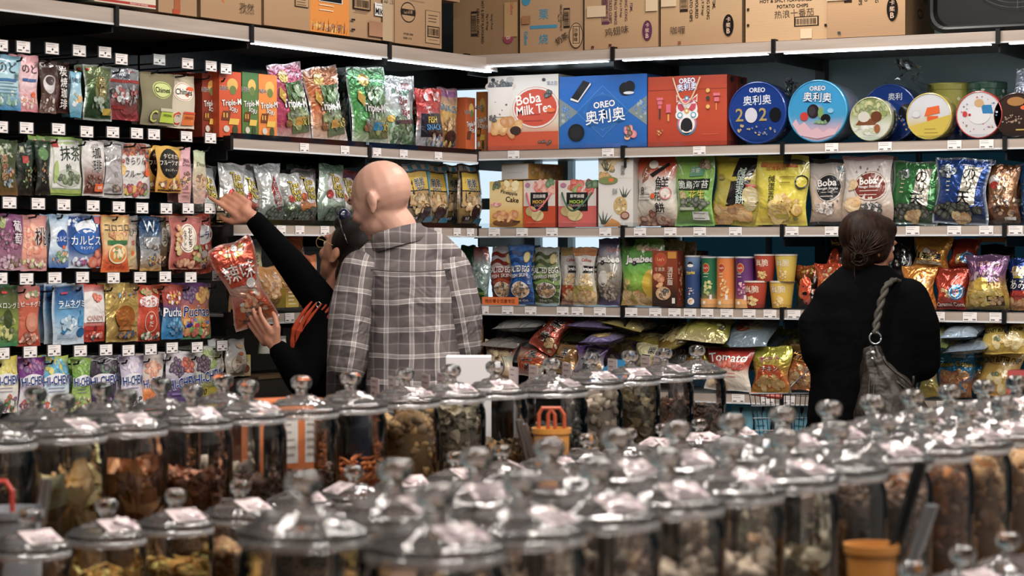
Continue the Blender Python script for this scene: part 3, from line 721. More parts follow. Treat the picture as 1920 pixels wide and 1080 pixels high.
R1 = [
 (-8, 103, 42, 206, 'pale blue throat sweet bag with bold dark lettering, top peg row at left edge', ['#2c7fae', '#b9dbe6', '#7ab4cf'], [('food', 0, .2, .4, .12, ['#5f9f8c', '#cfe3e0', '#86b8a8'], 14, .1), ('tx', 'のど', -.05, .78, .2, '#1c2a35'), ('tx', '飴', .3, .62, .14, '#3b5f6a'), ('rc', -.4, .52, .3, .57, '#3272a8'), ('lines', -.42, .3, .4, .48, 4, '#7aa6bb')], 2),
 (42, 103, 80, 209, 'pale pink throat sweet bag with bold dark lettering beside the blue one', ['#d97f8d', '#edccd2', '#e9a3ae'], [('food', 0, .2, .4, .13, ['#dfb6a0', '#f0dede', '#d98a6b'], 12, .12), ('tx', 'のど', 0, .76, .16, '#1f1c22'), ('tx', '飴', .32, .84, .1, '#8a6a6a'), ('rc', -.38, .53, .3, .58, '#3d62a0'), ('el', .15, .3, .12, .05, '#e8622c')], 1),
 (79, 114, 108, 212, 'clear and silver coffee candy bag with white ring and brown sweets', ['#6a5048', '#4c2f27', '#2c1713'], [('el', 0, .55, .42, .18, '#d9d4d6'), ('el', .02, .62, .3, .09, '#4a3a3a'), ('food', 0, .18, .4, .14, ['#b7a3a0', '#6d4d46', '#e9e2e2'], 12, .12)], 0),
 (106, 116, 137, 212, 'dark brown coffee candy bag with white vertical characters', ['#3b1712', '#4a2119', '#2a100d'], [('rc', -.22, .06, .3, .94, '#2a1410'), ('vt', '炭焼珈琲', .04, .5, .19, '#efe9e6', '#16090a')], 2),
 (135, 135, 157, 220, 'narrow pale blue bag tucked beside the coffee candy', ['#3d8cab', '#9fcbdc', '#6fb0cc'], [('food', 0, .4, .4, .2, ['#e0a84a', '#77b0c4', '#d9e6ea'], 10, .18), ('tx', 'MILK', 0, .82, .1, '#274a6a')], 1),
 (161, 122, 212, 226, 'dark green cellophane bag with silver edge and gold characters', ['#1f3f26', '#3a5a32', '#7f8f62'], [('el', .05, .55, .24, .26, '#8a8546'), ('vt', '喉糖', .08, .6, .18, '#d9c888', '#3a3a18'), ('food', 0, .3, .3, .1, ['#b9cfc0', '#4d6b4a'], 8, .12), ('rc', .1, .1, .42, .22, '#d8b63a'), ('el', -.38, .92, .06, .03, '#a8382c')], 1, 'foil', '#c3ccca'),
 (211, 128, 269, 225, 'clear bag of lollipop sweets with red band and silver wrappers', ['#a7313a', '#5c4a48', '#b9c2cc'], [('rc', -.48, .72, .48, .78, '#b23a34'), ('tx', '味棒棒糖', -.1, .85, .1, '#2d3d56', '#e8ecf0'), ('food', 0, .48, .44, .2, ['#e6e6ea', '#8a8488', '#2a2426', '#c9cfd6', '#b8484a'], 26, .09), ('rc', -.46, .2, -.05, .27, '#9c2f2b'), ('tx', 'Taiwan', .2, .95, .06, '#a83a38')], 1, 'foil'),
 (270, 137, 332, 235, 'olive grey paper ginger sweet bag with pale green round badge', ['#77705a', '#8c8468', '#7d7558'], [('el', .05, .68, .3, .17, '#c3cf7a'), ('ring', .05, .68, .27, .15, '#5a6030', '#cbd688', .015), ('tx', 'Chimes', .05, .68, .1, '#22241c'), ('rc', .02, .06, .46, .26, '#b8cf3a'), ('tx', 'ORIGINAL', .24, .2, .045, '#4a5a18'), ('rc', -.02, .27, .46, .33, '#c9c3a6'), ('tx', 'C', -.2, .17, .22, '#c8cf6a', '#4c4c30')], 1, 'paper'),
 (326, 140, 380, 240, 'cream paper ginger sweet bag with white badge and orange block', ['#d3c7b3', '#c9bda6', '#b5aa90'], [('el', 0, .68, .34, .18, '#efe7da'), ('ring', 0, .68, .31, .16, '#b8603a', '#efe7da', .012), ('tx', 'Chimes', 0, .68, .11, '#23201c'), ('el', .25, .75, .14, .04, '#e8602c'), ('rc', -.02, .06, .46, .26, '#e2752c'), ('tx', 'ORANGE', .22, .2, .05, '#8a3a10'), ('rc', -.02, .27, .46, .31, '#d94a2a'), ('tx', 'C', -.26, .17, .24, '#cf4a2a', '#e9e0d0')], 1, 'paper'),
]
for i, r in enumerate(R1):
    x0, y0, x1, y1, lb, bg, sp, n = r[:8]
    mt = r[8] if len(r) > 8 else 'film'; ed = r[9] if len(r) > 9 else None
    hang(x0, y0, x1, y1, lb, bg, sp, i + 1, mt, n, .02 if mt != 'paper' else .03, edge=ed)
for i, (px, py) in enumerate(((2, 85), (44, 88), (98, 91), (149, 95), (197, 98), (228, 111), (299, 112), (352, 119), (396, 124), (424, 129))):
    hook(px, py, 'black hook with price card in the top peg row, %s card from the left' % ORD[i], i == 6)
M2 = [
 (-6, 262, 36, 366, 'dark olive green cellophane sweet bag at left edge of the second peg row', ['#6a4a22', '#3c4a26', '#31421f'], [('food', -.1, .75, .3, .15, ['#6a7a4a', '#2a3a1a', '#98a070'], 14, .1), ('food', .1, .3, .35, .18, ['#8aa0a8', '#4a6a8a', '#b06a2a', '#22301a'], 14, .1), ('vt', '黒糖飴', -.2, .5, .14, '#8a3a22', '#c9c89a')], 1),
 (36, 266, 72, 366, 'black and green sweet bag with red stamp and orange leaves', ['#241c14', '#122016', '#16301e'], [('rc', -.2, .6, .1, .74, '#b03a3a'), ('food', .1, .4, .3, .25, ['#3a5a2a', '#a8702a', '#1a2416', '#5a8a4a'], 16, .09), ('tx', '黒', -.2, .85, .12, '#cfd0b0')], 1),
 (72, 264, 98, 366, 'dark bag with green oval hanging left of the green tea candy', ['#15100c', '#0f1610', '#203a20'], [('el', -.1, .76, .3, .12, '#5f8a52'), ('food', 0, .4, .3, .2, ['#b06a2a', '#2f4a22', '#7a5a1a'], 12, .1)], 1),
 (95, 257, 162, 366, 'bright green and white matcha candy bag with black brush characters', ['#7d9a3f', '#d9d8d4', '#d5d7d0', '#8fb04a'], [('rc', -.36, .12, .4, .95, '#dcdcd8'), ('rc', -.38, .82, -.2, .93, '#b43a3a'), ('tx', '抹茶', .12, .72, .25, '#1c3324'), ('tx', '飴', .05, .47, .14, '#1f3826'), ('el', .06, .3, .38, .16, '#b9c0b2'), ('food', .06, .3, .3, .1, ['#4a5f3a', '#33462a', '#647a50'], 16, .09), ('rc', -.44, .03, .44, .09, '#a9c05a'), ('el', -.3, .4, .06, .2, '#a8c070')], 2, 'film', '#86b04a'),
 (158, 265, 200, 367, 'white coffee candy bag with large black vertical characters', ['#5a2f28', '#7d4a42', '#d8d4d2', '#e3e0de'], [('vt', '珈琲', .05, .67, .22, '#1c1a1e', '#e3e0de'), ('food', -.05, .26, .38, .14, ['#5a1f16', '#3c140e', '#7a3a2a'], 18, .11), ('rc', -.02, .08, .4, .22, '#e2622c'), ('tx', '珈琲', .2, .15, .06, '#fff0d8'), ('tx', '純喫茶', 0, .92, .06, '#3a3438')], 1, 'film', '#d9d6d4'),
 (195, 264, 240, 371, 'plain white candy bag with thin black frame line', ['#d5d2d3', '#dcd9da', '#cfccce'], [('rc', -.38, .06, .4, .95, '#2a2628', None, 8, 12), ('rc', -.355, .075, .375, .935, '#d8d5d7', None, 8, 12), ('tx', 'みんな', 0, .7, .13, '#b5b0b4', '#efedee'), ('tx', '飴', .1, .42, .1, '#bcb8bc', '#f2f0f0'), ('food', .08, .17, .2, .06, ['#6a4a38', '#8a5a4a', '#c9b8b0'], 10, .07)], 1, 'foil'),
 (234, 268, 298, 371, 'white fruit candy bag with autumn leaves and red flowers', ['#cfcfcf', '#e2dfdc', '#dfd9d4'], [('food', -.05, .88, .46, .1, ['#c8502c', '#b23a26', '#e08038', '#8a3a26'], 34, .1), ('food', -.42, .7, .07, .25, ['#b8442c', '#6a3a26', '#d87a3a'], 12, .08), ('food', .42, .7, .07, .22, ['#c84a2c', '#2f4a5a', '#d88a4a'], 12, .08), ('tx', 'きらりん', .02, .68, .13, '#26262a'), ('tx', 'フルーツ', 0, .44, .12, '#2a2a2e'), ('el', .36, .46, .1, .06, '#f0602c'), ('food', 0, .16, .44, .08, ['#b8323a', '#d8b03a', '#7a9a3a', '#6a2f4a', '#c0483a'], 22, .1), ('food', -.38, .5, .06, .1, ['#d8a03a', '#e0b860'], 6, .1)], 1),
 (297, 274, 343, 361, 'yellow candy bag with black oval and white handwriting', ['#c98e2a', '#d9a13a', '#e0b03c'], [('el', -.02, .62, .42, .32, '#17130f'), ('tx', 'タピオカ', 0, .78, .1, '#e9e2d0'), ('tx', 'フルーツオレ', 0, .64, .1, '#efe9da'), ('tx', 'キャンディー', 0, .48, .07, '#cfc8b4'), ('food', 0, .17, .4, .09, ['#e0c070', '#b8402c', '#f0e0b0', '#7a3a2a'], 14, .1), ('rc', -.44, .03, .44, .06, '#3a2412')], 1),
 (342, 276, 367, 380, 'pink doughnut candy bag with small script lettering', ['#c99a94', '#d9a3aa', '#dba9b2'], [('tx', 'Milk', 0, .76, .07, '#7a4a5a'), ('tx', 'Donut', 0, .69, .06, '#7a4a5a'), ('food', 0, .4, .36, .14, ['#c8905a', '#7a4a2a', '#e0c09a', '#4a2a1c'], 14, .14), ('lines', -.3, .12, .3, .24, 3, '#b07a80')], 1, 'film', '#d3a0a8'),
 (366, 282, 390, 382, 'pale green and pink doughnut bag, last in its peg row', ['#c9a49a', '#c9b9a0', '#b6c7a2'], [('food', 0, .42, .36, .14, ['#b8804a', '#7a4a2a', '#d8b88a'], 14, .14), ('tx', 'Donut', 0, .74, .07, '#6a6a4a')], 0),
]
for i, r in enumerate(M2):
    x0, y0, x1, y1, lb, bg, sp, n = r[:8]
    hang(x0, y0, x1, y1, lb, bg, sp, i + 21, r[8] if len(r) > 8 else 'film', n, .022, edge=r[9] if len(r) > 9 else None)
for i, (px, py) in enumerate(((2, 238), (50, 240), (110, 242), (163, 247), (212, 248), (257, 250), (289, 252), (350, 256), (395, 259))):
    hook(px, py, 'black hook with price card in the second peg row, %s card from the left' % ORD[i])
M3 = [
 (-8, 402, 48, 507, 'purple grape gummy bag at left edge of the third peg row', ['#b08a98', '#8a4a72', '#7a3f6e'], [('food', -.05, .55, .3, .22, ['#6a2450', '#8a3a6a', '#4a1a3e', '#a8608a'], 40, .09), ('food', -.3, .86, .12, .08, ['#8a9a3a', '#6a7f2c'], 6, .1), ('food', 0, .15, .42, .1, ['#c9a0b8', '#7a5a3a', '#e0c8d0', '#9a6a8a'], 18, .1), ('vt', '葡萄', .22, .68, .2, '#e6dbe2', '#3a1630')], 1),
 (46, 404, 97, 508, 'pink peach gummy bag with large black brush character', ['#c98a8c', '#e39a82', '#e0a08c', '#cf8a88'], [('food', -.05, .55, .36, .26, ['#e8836a', '#eda88a', '#e07058', '#f0c0a0'], 22, .16), ('tx', '桃', .18, .62, .32, '#231a1e', '#f3e6e0'), ('food', 0, .14, .42, .08, ['#c9cf8a', '#e6c8c0', '#b05a5a', '#efe6e0'], 16, .1)], 1),
 (97, 403, 132, 502, 'narrow white and blue soda candy bag with royal blue oval', ['#2f5fa6', '#b7cde2', '#dfe8f0', '#8fb6d8'], [('el', .08, .55, .36, .17, '#2355a8'), ('tx', 'カルピス', .08, .55, .1, '#f0f4fa'), ('food', 0, .22, .4, .12, ['#6f9f5a', '#dfe4e8', '#c89a5a', '#e8a08a', '#3a7a9a'], 16, .12), ('rc', .04, .36, .2, .42, '#e8622c')], 1),
 (131, 402, 200, 503, 'dark blue soda candy bag with splash and large royal blue oval', ['#c9d4e0', '#284f92', '#2a5296', '#1d3f80'], [('food', 0, .84, .46, .1, ['#e8f0f8', '#6fa0d8', '#3a6ab8', '#cfe0f0'], 30, .06), ('el', 0, .75, .28, .13, '#e6eef6'), ('el', 0, .5, .38, .24, '#2d67b8'), ('tx', 'カルピス', 0, .52, .17, '#f5f8fc', '#1d4a9a'), ('tx', 'キャンディ', 0, .38, .07, '#f0f4fa'), ('rc', .26, .84, .46, .96, '#c8606a'), ('food', .25, .2, .2, .12, ['#b8302c', '#d86a4a', '#8a221e'], 8, .16), ('food', -.2, .14, .25, .06, ['#8a4a9a', '#c8d8f0', '#b83a5a', '#e8e8f4', '#3a6a9a'], 14, .08)], 1, 'film', '#c3d0de'),
 (194, 404, 246, 510, 'cream and orange snack bag with green ribbon and brown lettering', ['#c8481e', '#d8602a', '#e3c38c', '#dcb878', '#caa866'], [('tx', 'コロコロ', 0, .78, .11, '#3a2416', '#ecd6a8', 0, .85), ('el', .02, .65, .2, .1, '#e8c078'), ('food', .02, .65, .36, .05, ['#d89a5a', '#b8703a', '#e8b878'], 12, .1), ('rc', -.36, .48, .36, .56, '#3a7a4a'), ('el', 0, .32, .36, .18, '#ecd8b0'), ('el', 0, .32, .32, .15, '#d88a3a'), ('food', 0, .33, .24, .1, ['#e8e0c8', '#5a8a3a', '#d8702a', '#f0c880'], 14, .1), ('tx', 'キャンディ', 0, .1, .08, '#7a2a12')], 1, 'film', '#d0702c'),
 (240, 404, 270, 505, 'beige bag with potato picture and grey lettering', ['#c9a27a', '#d8c8b2', '#b8a898', '#9a9494'], [('tx', '俵屋', 0, .7, .16, '#4a4038', '#cfc4b4'), ('el', 0, .25, .34, .2, '#c9b080'), ('tx', '塩', .1, .5, .1, '#b84a3a'), ('el', .05, .3, .1, .05, '#e8702c')], 1),
 (266, 406, 307, 508, 'blue and silver soda bag with white zigzag and cow brown patches', ['#c8923a', '#c8c4c2', '#a8b8c8', '#1d4a78', '#1d4470'], [('tx', 'W', -.12, .82, .2, '#e8eef4', '#3a6a9a'), ('rc', -.4, .42, .3, .62, '#c9ced4'), ('food', 0, .48, .36, .08, ['#3a3a3c', '#d8d8d8', '#8a6a4a', '#eceaea'], 18, .08), ('food', .1, .2, .34, .1, ['#b8442a', '#e0b04a', '#3a5a8a', '#e8dcc0'], 14, .1)], 1, 'foil'),
 (304, 407, 326, 500, 'dark bronze sweet potato bag half hidden behind its neighbour', ['#4a3828', '#5a4632', '#4a4a2c'], [('el', .1, .6, .34, .2, '#8a8478'), ('vt', 'おさつ', .1, .6, .09, '#2a221c'), ('food', 0, .15, .4, .08, ['#8a5a3a', '#c8a07a'], 8, .14)], 1),
 (322, 405, 382, 505, 'dusty rose candy bag with white scalloped plate and brush lettering', ['#8a3f34', '#b8605a', '#b86a62', '#a85a54'], [('el', 0, .58, .3, .27, '#efe4d4', 28, 3), ('ring', 0, .58, .26, .24, '#6a4a3a', '#f2e8da', .012), ('vt', 'おとち', .06, .6, .11, '#2a2020'), ('vt', 'なでしこ', -.12, .56, .08, '#3a3030'), ('food', .3, .3, .14, .18, ['#8a9a4a', '#6a7a3a', '#c8a05a'], 10, .1), ('el', -.05, .12, .36, .08, '#7a3a2a'), ('food', -.02, .12, .3, .05, ['#b8704a', '#d8a080', '#6a2a1c'], 12, .1), ('food', -.34, .6, .1, .3, ['#d89a5a', '#9a4a3a', '#c8b070'], 12, .09)], 1, 'film', '#b87a6a'),
]
for i, r in enumerate(M3):
    x0, y0, x1, y1, lb, bg, sp, n = r[:8]
    hang(x0, y0, x1, y1, lb, bg, sp, i + 41, r[8] if len(r) > 8 else 'film', n, .022, edge=r[9] if len(r) > 9 else None)
o = hang(377, 402, 428, 514, 'shiny red and white crisp bag leaning off the end of the third peg row', ['#b83c22', '#c84a2a', '#d8583a', '#c84228'], [('el', .05, .66, .4, .16, '#e6e2e6'), ('tx', 'ーラ', .05, .64, .12, '#2a3a7a', '#f0eef2'), ('tx', 'ポテト', 0, .82, .08, '#f0e0d0', '#8a2a1c'), ('food', .05, .3, .36, .2, ['#a82a1e', '#e8d8d0', '#d8502a', '#6a1a14', '#e0b84a'], 24, .09), ('el', 0, .34, .12, .07, '#c8c0c4')], 60, 'foil', 1, .04, roll=-.13, d=.0)
for i, (px, py) in enumerate(((18, 380), (72, 382), (120, 384), (175, 386), (223, 388), (267, 390), (312, 391), (353, 391), (394, 391), (432, 390))):
    hook(px, py, 'black hook with price card in the third peg row, %s card from the left' % ORD[i])
M4 = [
 (-12, 535, 40, 650, 'green melon gummy bag with white lettering at left edge of the fourth peg row', ['#2f7a52', '#8a9a3a', '#56602c', '#2d3a20'], [('tx', 'メロングミ', .05, .67, .1, '#dfe4d4', '#2f3c22'), ('food', 0, .3, .36, .2, ['#a8b04a', '#6a7a2c', '#c8c870', '#4a5a24'], 20, .12), ('el', 0, .45, .16, .16, '#39481f'), ('rc', -.2, .86, 0, .9, '#c83a3a')], 1, 'film', '#2f6a4a'),
 (40, 537, 83, 649, 'salmon pink peach gummy bag with pale oval peach', ['#a8402c', '#c86248', '#c05a40', '#b8706a'], [('tx', 'ピーチグミ', .04, .7, .09, '#f3e4dc', '#9a4a38'), ('food', .1, .86, .3, .06, ['#d8a090', '#7a8a4a', '#e8c8b8'], 10, .1), ('el', .05, .4, .3, .17, '#dc9a80', 18, 3, '#c87a60'), ('food', -.05, .12, .38, .07, ['#8a3424', '#d88a70', '#e8b8a0'], 10, .14)], 1),
 (102, 533, 163, 646, 'blue and white ramune soda gummy bag with bottle picture', ['#c3d2e0', '#aac4da', '#5f9cc8', '#23598f', '#1c3f70'], [('tx', 'ラムネグミ', .04, .68, .12, '#f0f6fa', '#3a72a8'), ('rc', -.36, .6, .2, .62, '#8fb8d4'), ('pg', [(-.32, .2), (-.2, .17), (.05, .38), (.1, .46), (0, .47), (-.1, .38)], '#2b7fb4'), ('pg', [(.22, .3), (.42, .3), (.4, .45), (.34, .5), (.36, .58), (.28, .58), (.3, .5), (.24, .45)], '#3a92c4'), ('el', .34, .2, .14, .08, '#1f5f96'), ('lines', -.4, .1, .1, .16, 3, '#5a7a9a'), ('food', -.1, .35, .2, .1, ['#dfeaf2', '#9fc4de'], 12, .1), ('rc', -.3, .84, -.1, .87, '#b83a5a')], 2, 'film', '#c6d4e2'),
 (160, 534, 206, 641, 'white and red strawberry sweet bag with red stripes', ['#9a3026', '#c23a2a', '#dcd4d2', '#e0dad8', '#b8382a'], [('rc', -.42, .34, .42, .88, '#e3dedc'), ('rc', -.4, .2, .38, .27, '#b8332a'), ('el', 0, .235, .08, .045, '#7a1f22'), ('food', 0, .1, .4, .05, ['#d8604a', '#f0e0d8', '#3a3a3c', '#b8302a'], 14, .09), ('tx', 'CANDY', 0, .42, .08, '#e8b8b0', '#9a8a88'), ('lines', -.36, .28, .34, .34, 2, '#9a6a68'), ('food', .1, .78, .18, .06, ['#c8402c', '#e06a4a'], 8, .09)], 1),
 (202, 531, 264, 641, 'yellow gold caramel candy pouch with multicoloured lettering', ['#c9a04a', '#d8b866', '#d4b45c', '#c9aa56'], [('tx', 'く', -.3, .8, .1, '#c03a4a', '#efe2b8'), ('tx', 'ま', -.14, .8, .1, '#2c7fb0', '#efe2b8'), ('tx', 'キ', .03, .81, .1, '#c0484a', '#efe2b8'), ('tx', 'ャ', .17, .79, .08, '#3a8ab0', '#efe2b8'), ('tx', 'ラ', .32, .82, .1, '#9a4a8a', '#efe2b8'), ('tx', 'キャンディー', .02, .71, .05, '#4a3418'), ('el', 0, .42, .3, .2, '#c87a2c', 20, 3, '#b8691f'), ('rc', -.2, .2, .2, .26, '#d88a4a'), ('food', .05, .13, .36, .04, ['#8a4a1c', '#c87a3a', '#3a6a9a', '#e0a85a'], 18, .07)], 1, 'foil', '#d6bd70'),
 (263, 536, 309, 640, 'red orange gummy bag with white bubble lettering and pale oval', ['#8a2c1c', '#c0452c', '#c4442a', '#b84a2c'], [('el', 0, .72, .42, .11, '#e8dedc'), ('tx', 'ぷっちょ', 0, .72, .17, '#c23a30', '#f2ecea', 0, .8), ('ring', .02, .35, .26, .19, '#e8c8b0', '#b53a26', .02), ('vt', '苺だ', .02, .37, .1, '#f0e4d8'), ('food', 0, .9, .36, .05, ['#d8805a', '#8a9a4a', '#c85a3a'], 10, .1), ('food', .05, .1, .36, .05, ['#4a7a3a', '#c83a2c', '#e8d8c8', '#2a2422'], 12, .1)], 1),
 (308, 534, 346, 636, 'narrow blue and red fruit chew bag with white lettering', ['#2a72a8', '#3a86b8', '#3a5a8a', '#a83a2c', '#8a3a2a'], [('tx', 'Puchao', .05, .5, .16, '#f2f4f8', '#1c2f6a', 0, 1.1), ('food', 0, .78, .36, .12, ['#c8502c', '#e0b03a', '#d8d8dc', '#8a2a2c'], 18, .11), ('food', 0, .24, .4, .14, ['#2a8ac0', '#5ab0d8', '#1d5f92'], 16, .12)], 1),
 (344, 531, 403, 636, 'bright fruit chew bag with grapes, pineapple and dark blue lettering', ['#3a7a5a', '#c89a5a', '#c8703a', '#8a5a7a', '#5a3a6a'], [('food', -.2, .82, .22, .12, ['#4a2860', '#7a4a86', '#5a2f6a'], 22, .1), ('food', .2, .8, .2, .14, ['#d89a2c', '#e8b84a', '#b8761c'], 14, .12), ('tx', 'Puchao', 0, .5, .18, '#1f2f6e', '#f3f3f6', 0, .94), ('food', 0, .3, .42, .08, ['#b8405a', '#3a6ab0', '#8ab04a', '#e0a04a'], 20, .1), ('food', 0, .12, .42, .07, ['#c8503c', '#e8d8a0', '#d88a3a', '#6aa04a'], 18, .1), ('el', -.25, .25, .08, .04, '#3a2a7a'), ('el', -.02, .25, .08, .04, '#c8405a'), ('el', .2, .25, .08, .04, '#e08a3a')], 1),
]
for i, r in enumerate(M4):
    x0, y0, x1, y1, lb, bg, sp, n = r[:8]
    hang(x0, y0, x1, y1, lb, bg, sp, i + 61, r[8] if len(r) > 8 else 'film', n, .022, edge=r[9] if len(r) > 9 else None)
for i, (px, py) in enumerate(((1, 522), (50, 523), (103, 521), (155, 520), (213, 521), (263, 520), (310, 519), (358, 520), (408, 517))):
    hook(px, py, 'black hook with price card in the fourth peg row, %s card from the left' % ORD[i])
def hc(c1, fr, extra=()):
    return [('food', 0, .84, .42, .12, c1, 14, .14), ('el', -.02, .6, .44, .1, '#e8e6ea'), ('tx', 'HI-CHEW', 0, .58, .15, '#1f3a86', '#e9ecf4', .06, .96, .02), ('lines', -.34, .38, .3, .44, 2, '#8a7aa8'), ('food', 0, .16, .42, .13, fr, 18, .12)] + list(extra)
M5 = [
 (-10, 668, 39, 775, 'yellow fruit chew bag with blue slanted lettering at the left edge', ['#c9c6b8', '#e0dede', '#d9cf8a', '#c9b83a'], hc(['#d8cf5a', '#c8b83c'], ['#c8503a', '#3a7a3a', '#e8e4e0', '#7a3a6a'])),
 (40, 670, 89, 775, 'purple and pink fruit chew bag with kiwi and berries', ['#cfc0cc', '#e0d8e0', '#7a3a86', '#6f2f7a'], hc(['#8a4a96', '#6a2a78', '#b84a7a'], ['#b83a4a', '#8ab04a', '#5a2a4a', '#e0a0a0'])),
 (87, 668, 139, 775, 'sky blue and yellow fruit chew bag with orange slices', ['#c9d6de', '#dfe6ea', '#4aa0cc', '#b8c84a'], hc(['#d8cc4a', '#3aa0d0', '#4ab0d8'], ['#e09a3a', '#c83a2c', '#f0e8e0', '#8a4a2a'])),
 (139, 672, 175, 775, 'narrow green fruit chew bag with lime leaves', ['#b8c89a', '#9ab85a', '#6a9a3a', '#8fae4a'], hc(['#6a9a3a', '#8ab84a'], ['#c86a5a', '#e8d8b8', '#7aa04a'])),
 (174, 668, 230, 775, 'dark purple grape chew bag with black and white striped top', ['#3a2a4a', '#4a3458', '#2f2438', '#6a6a6e'], hc(['#2f2440', '#4a3a5a', '#3a6a4a'], ['#5a3a66', '#3a2446', '#8a6a92', '#2a1c36'], [('stripes', 4, '#d8d4da', 0, .9, .98)])),
 (230, 667, 273, 775, 'lilac white yogurt chew bag with small black bottle', ['#cfcad6', '#dcd8e0', '#c9c0d6', '#a89ab8'], hc(['#c8bcd4', '#d8cfe0'], ['#c8502c', '#2f2a3a', '#e8e4ea', '#5a4a7a'])),
 (273, 664, 316, 768, 'white and orange peach chew bag with large peach', ['#d8602c', '#e08a4a', '#dcd6d2', '#c9bdb8'], [('food', -.05, .75, .3, .12, ['#d88a6a', '#c06a52', '#e8b090'], 12, .16), ('tx', 'HI-CHEW', 0, .5, .15, '#1f3a86', '#e9ecf4', .12, .96, .02), ('food', 0, .2, .4, .12, ['#e07a2c', '#d8602a'], 12, .14)]),
 (316, 660, 372, 768, 'white grape chew bag with dark purple grapes and strawberries', ['#6a4a8a', '#5f4a7a', '#c9c4cc', '#d3ced2'], [('food', -.15, .74, .24, .14, ['#3a1f4a', '#5a3466', '#2a1436'], 26, .1), ('food', .2, .78, .2, .12, ['#b8442c', '#d8704a', '#8a2a22'], 14, .11), ('tx', 'HI-CHEW', 0, .47, .17, '#1f3a86', '#e9ecf4', .1, .96, .02), ('rc', -.4, .26, .3, .3, '#8a7ab0')]),
 (368, 650, 426, 765, 'white green apple chew bag with halved apple, partly covered by jars', ['#c9b04a', '#8a8a3a', '#c9c9c4', '#cfd2cc'], [('food', .1, .82, .24, .12, ['#7a9a3a', '#9ab85a', '#dfe4d0'], 12, .15), ('food', -.2, .72, .22, .12, ['#3a1f3a', '#5a3456'], 18, .1), ('tx', 'HI-CHEW', 0, .52, .16, '#1f3a86', '#e9ecf4', .14, .96, .02), ('rc', -.4, .2, .4, .34, '#b8a83a'), ('tx', '30', -.2, .27, .1, '#2a2a2a')]),
]
for i, r in enumerate(M5):
    x0, y0, x1, y1, lb, bg, sp = r[:7]
    hang(x0, y0, x1, y1, lb, bg, sp, i + 81, 'film', 1, .024)
for i, (px, py) in enumerate(((5, 663), (57, 660), (102, 657), (151, 658), (199, 656), (241, 657), (283, 655), (323, 652), (370, 651), (417, 648))):
    hook(px, py, 'black hook with price card in the lowest peg row, %s card from the left' % ORD[i])

# ---------- standing goods on the left run's shelves
def stand(wall, x0, y0, x1, z, label, bg, spec, seed=0, m='film', t=.05, d=-.03, name='snack_bag', roll=0, tilt=0, turn=0, edge=None, belly=.35, n=0, step=.06, seal=.05, sealcol=None, cat='bag', lift=0, w=None, clip=None):
    ww, h0, u, zb = span(wall, x0, y0, x1, y0 + 60, d)
    h = hit(wall, (x0 + x1) / 2, y0, d)[1] - z - .003 - lift
    o = pouch(name, w or ww, h, t, bg, spec, seed, m, seal, .006, belly, edge, sealcol=sealcol)
    put(o, wall, u, d - t / 2, z + .003 + lift, turn, tilt, roll); tag(o, label, cat)
    if t > .075: n = 0
    for k in range(1, n + 1):
        q = o.copy(); COL.objects.link(q); put(q, wall, u + .004 * (-1) ** k, d - t / 2 - step * k, z + .003 + lift, turn * .5, tilt, roll)
        tag(q, 'packet behind the ' + ' '.join(label.split()[:12]), cat, 'packets behind the ' + ' '.join(label.split()[:4]))
    return o
def cbox(wall, x0, y0, x1, z, label, bg, spec, seed=0, dep=.08, d=-.03, side=None, sidespec=None, name='snack_box', turn=0, n=0, cat='box', top=None, taper=0, m='carton', y1=None, h=None, left=False):
    ww, _, u, zb = span(wall, x0, y0, x1, y0 + 60, d)
    h = h or hit(wall, (x0 + x1) / 2, y0, d)[1] - z - .001
    o = carton(name, ww, h, dep, bg, spec, seed, side, sidespec, m, None, top, taper, left)
    put(o, wall, u, d, z + .001, turn); tag(o, label, cat)
    for k in range(1, n + 1):
        q = o.copy(); COL.objects.link(q); put(q, wall, u, d - (dep + .004) * k, z + .001, turn)
        tag(q, 'box behind the ' + ' '.join(label.split()[:12]), cat, 'boxes behind the ' + ' '.join(label.split()[:4]))
    return o
Z2L, Z3L, Z4L = 1.828, 1.54, 1.238
def tm(c): return [('el', .1, .8, .25, .1, '#d8a84a'), ('el', .12, .72, .16, .07, '#6a7a3a'), ('tx', 'NEW', -.28, .74, .06, '#2a1a14', '#f0ece0'), ('tx', 'Triple-M', .05, .52, .12, '#f0eee8', '#2a1c14', .1), ('tx', 'SOJU', .12, .42, .08, '#f0eee8', '#2a1c14', -.2), ('rc', -.42, .26, -.06, .4, '#6a3416', '#6a3416', 2, 2, .08), ('rc', -.34, .3, -.28, .37, '#d8a83a'), ('rc', -.2, .3, -.14, .37, '#d8a83a'), ('rc', -.1, .2, .34, .29, '#dcb23a', None, 3, 2, .06), ('el', -.2, .13, .14, .05, '#c8beb0'), ('el', .2, .12, .12, .08, '#3a4a26')]
cbox('L', 379, 138, 409, Z2L, 'dark red seaweed snack box at the left end of the upper shelf', ['#7a2a14', '#8a3018', '#96341a'], tm(0), 1, .05, -.05, n=1)
cbox('L', 411, 134, 452, Z2L, 'orange red seaweed snack box beside the green one', ['#c8481c', '#cf5020', '#c8481c'], tm(1), 2, .05, -.02, n=2)
cbox('L', 454, 136, 484, Z2L, 'green seaweed snack box between two orange boxes', ['#4a6a2c', '#58783a', '#3c6a3a'], tm(2), 3, .05, -.02, n=2)
cbox('L', 485, 140, 519, Z2L, 'bright orange seaweed snack box left of the pink pouch', ['#d8781e', '#e0842a', '#d8761c'], tm(3), 4, .05, -.02, n=2)
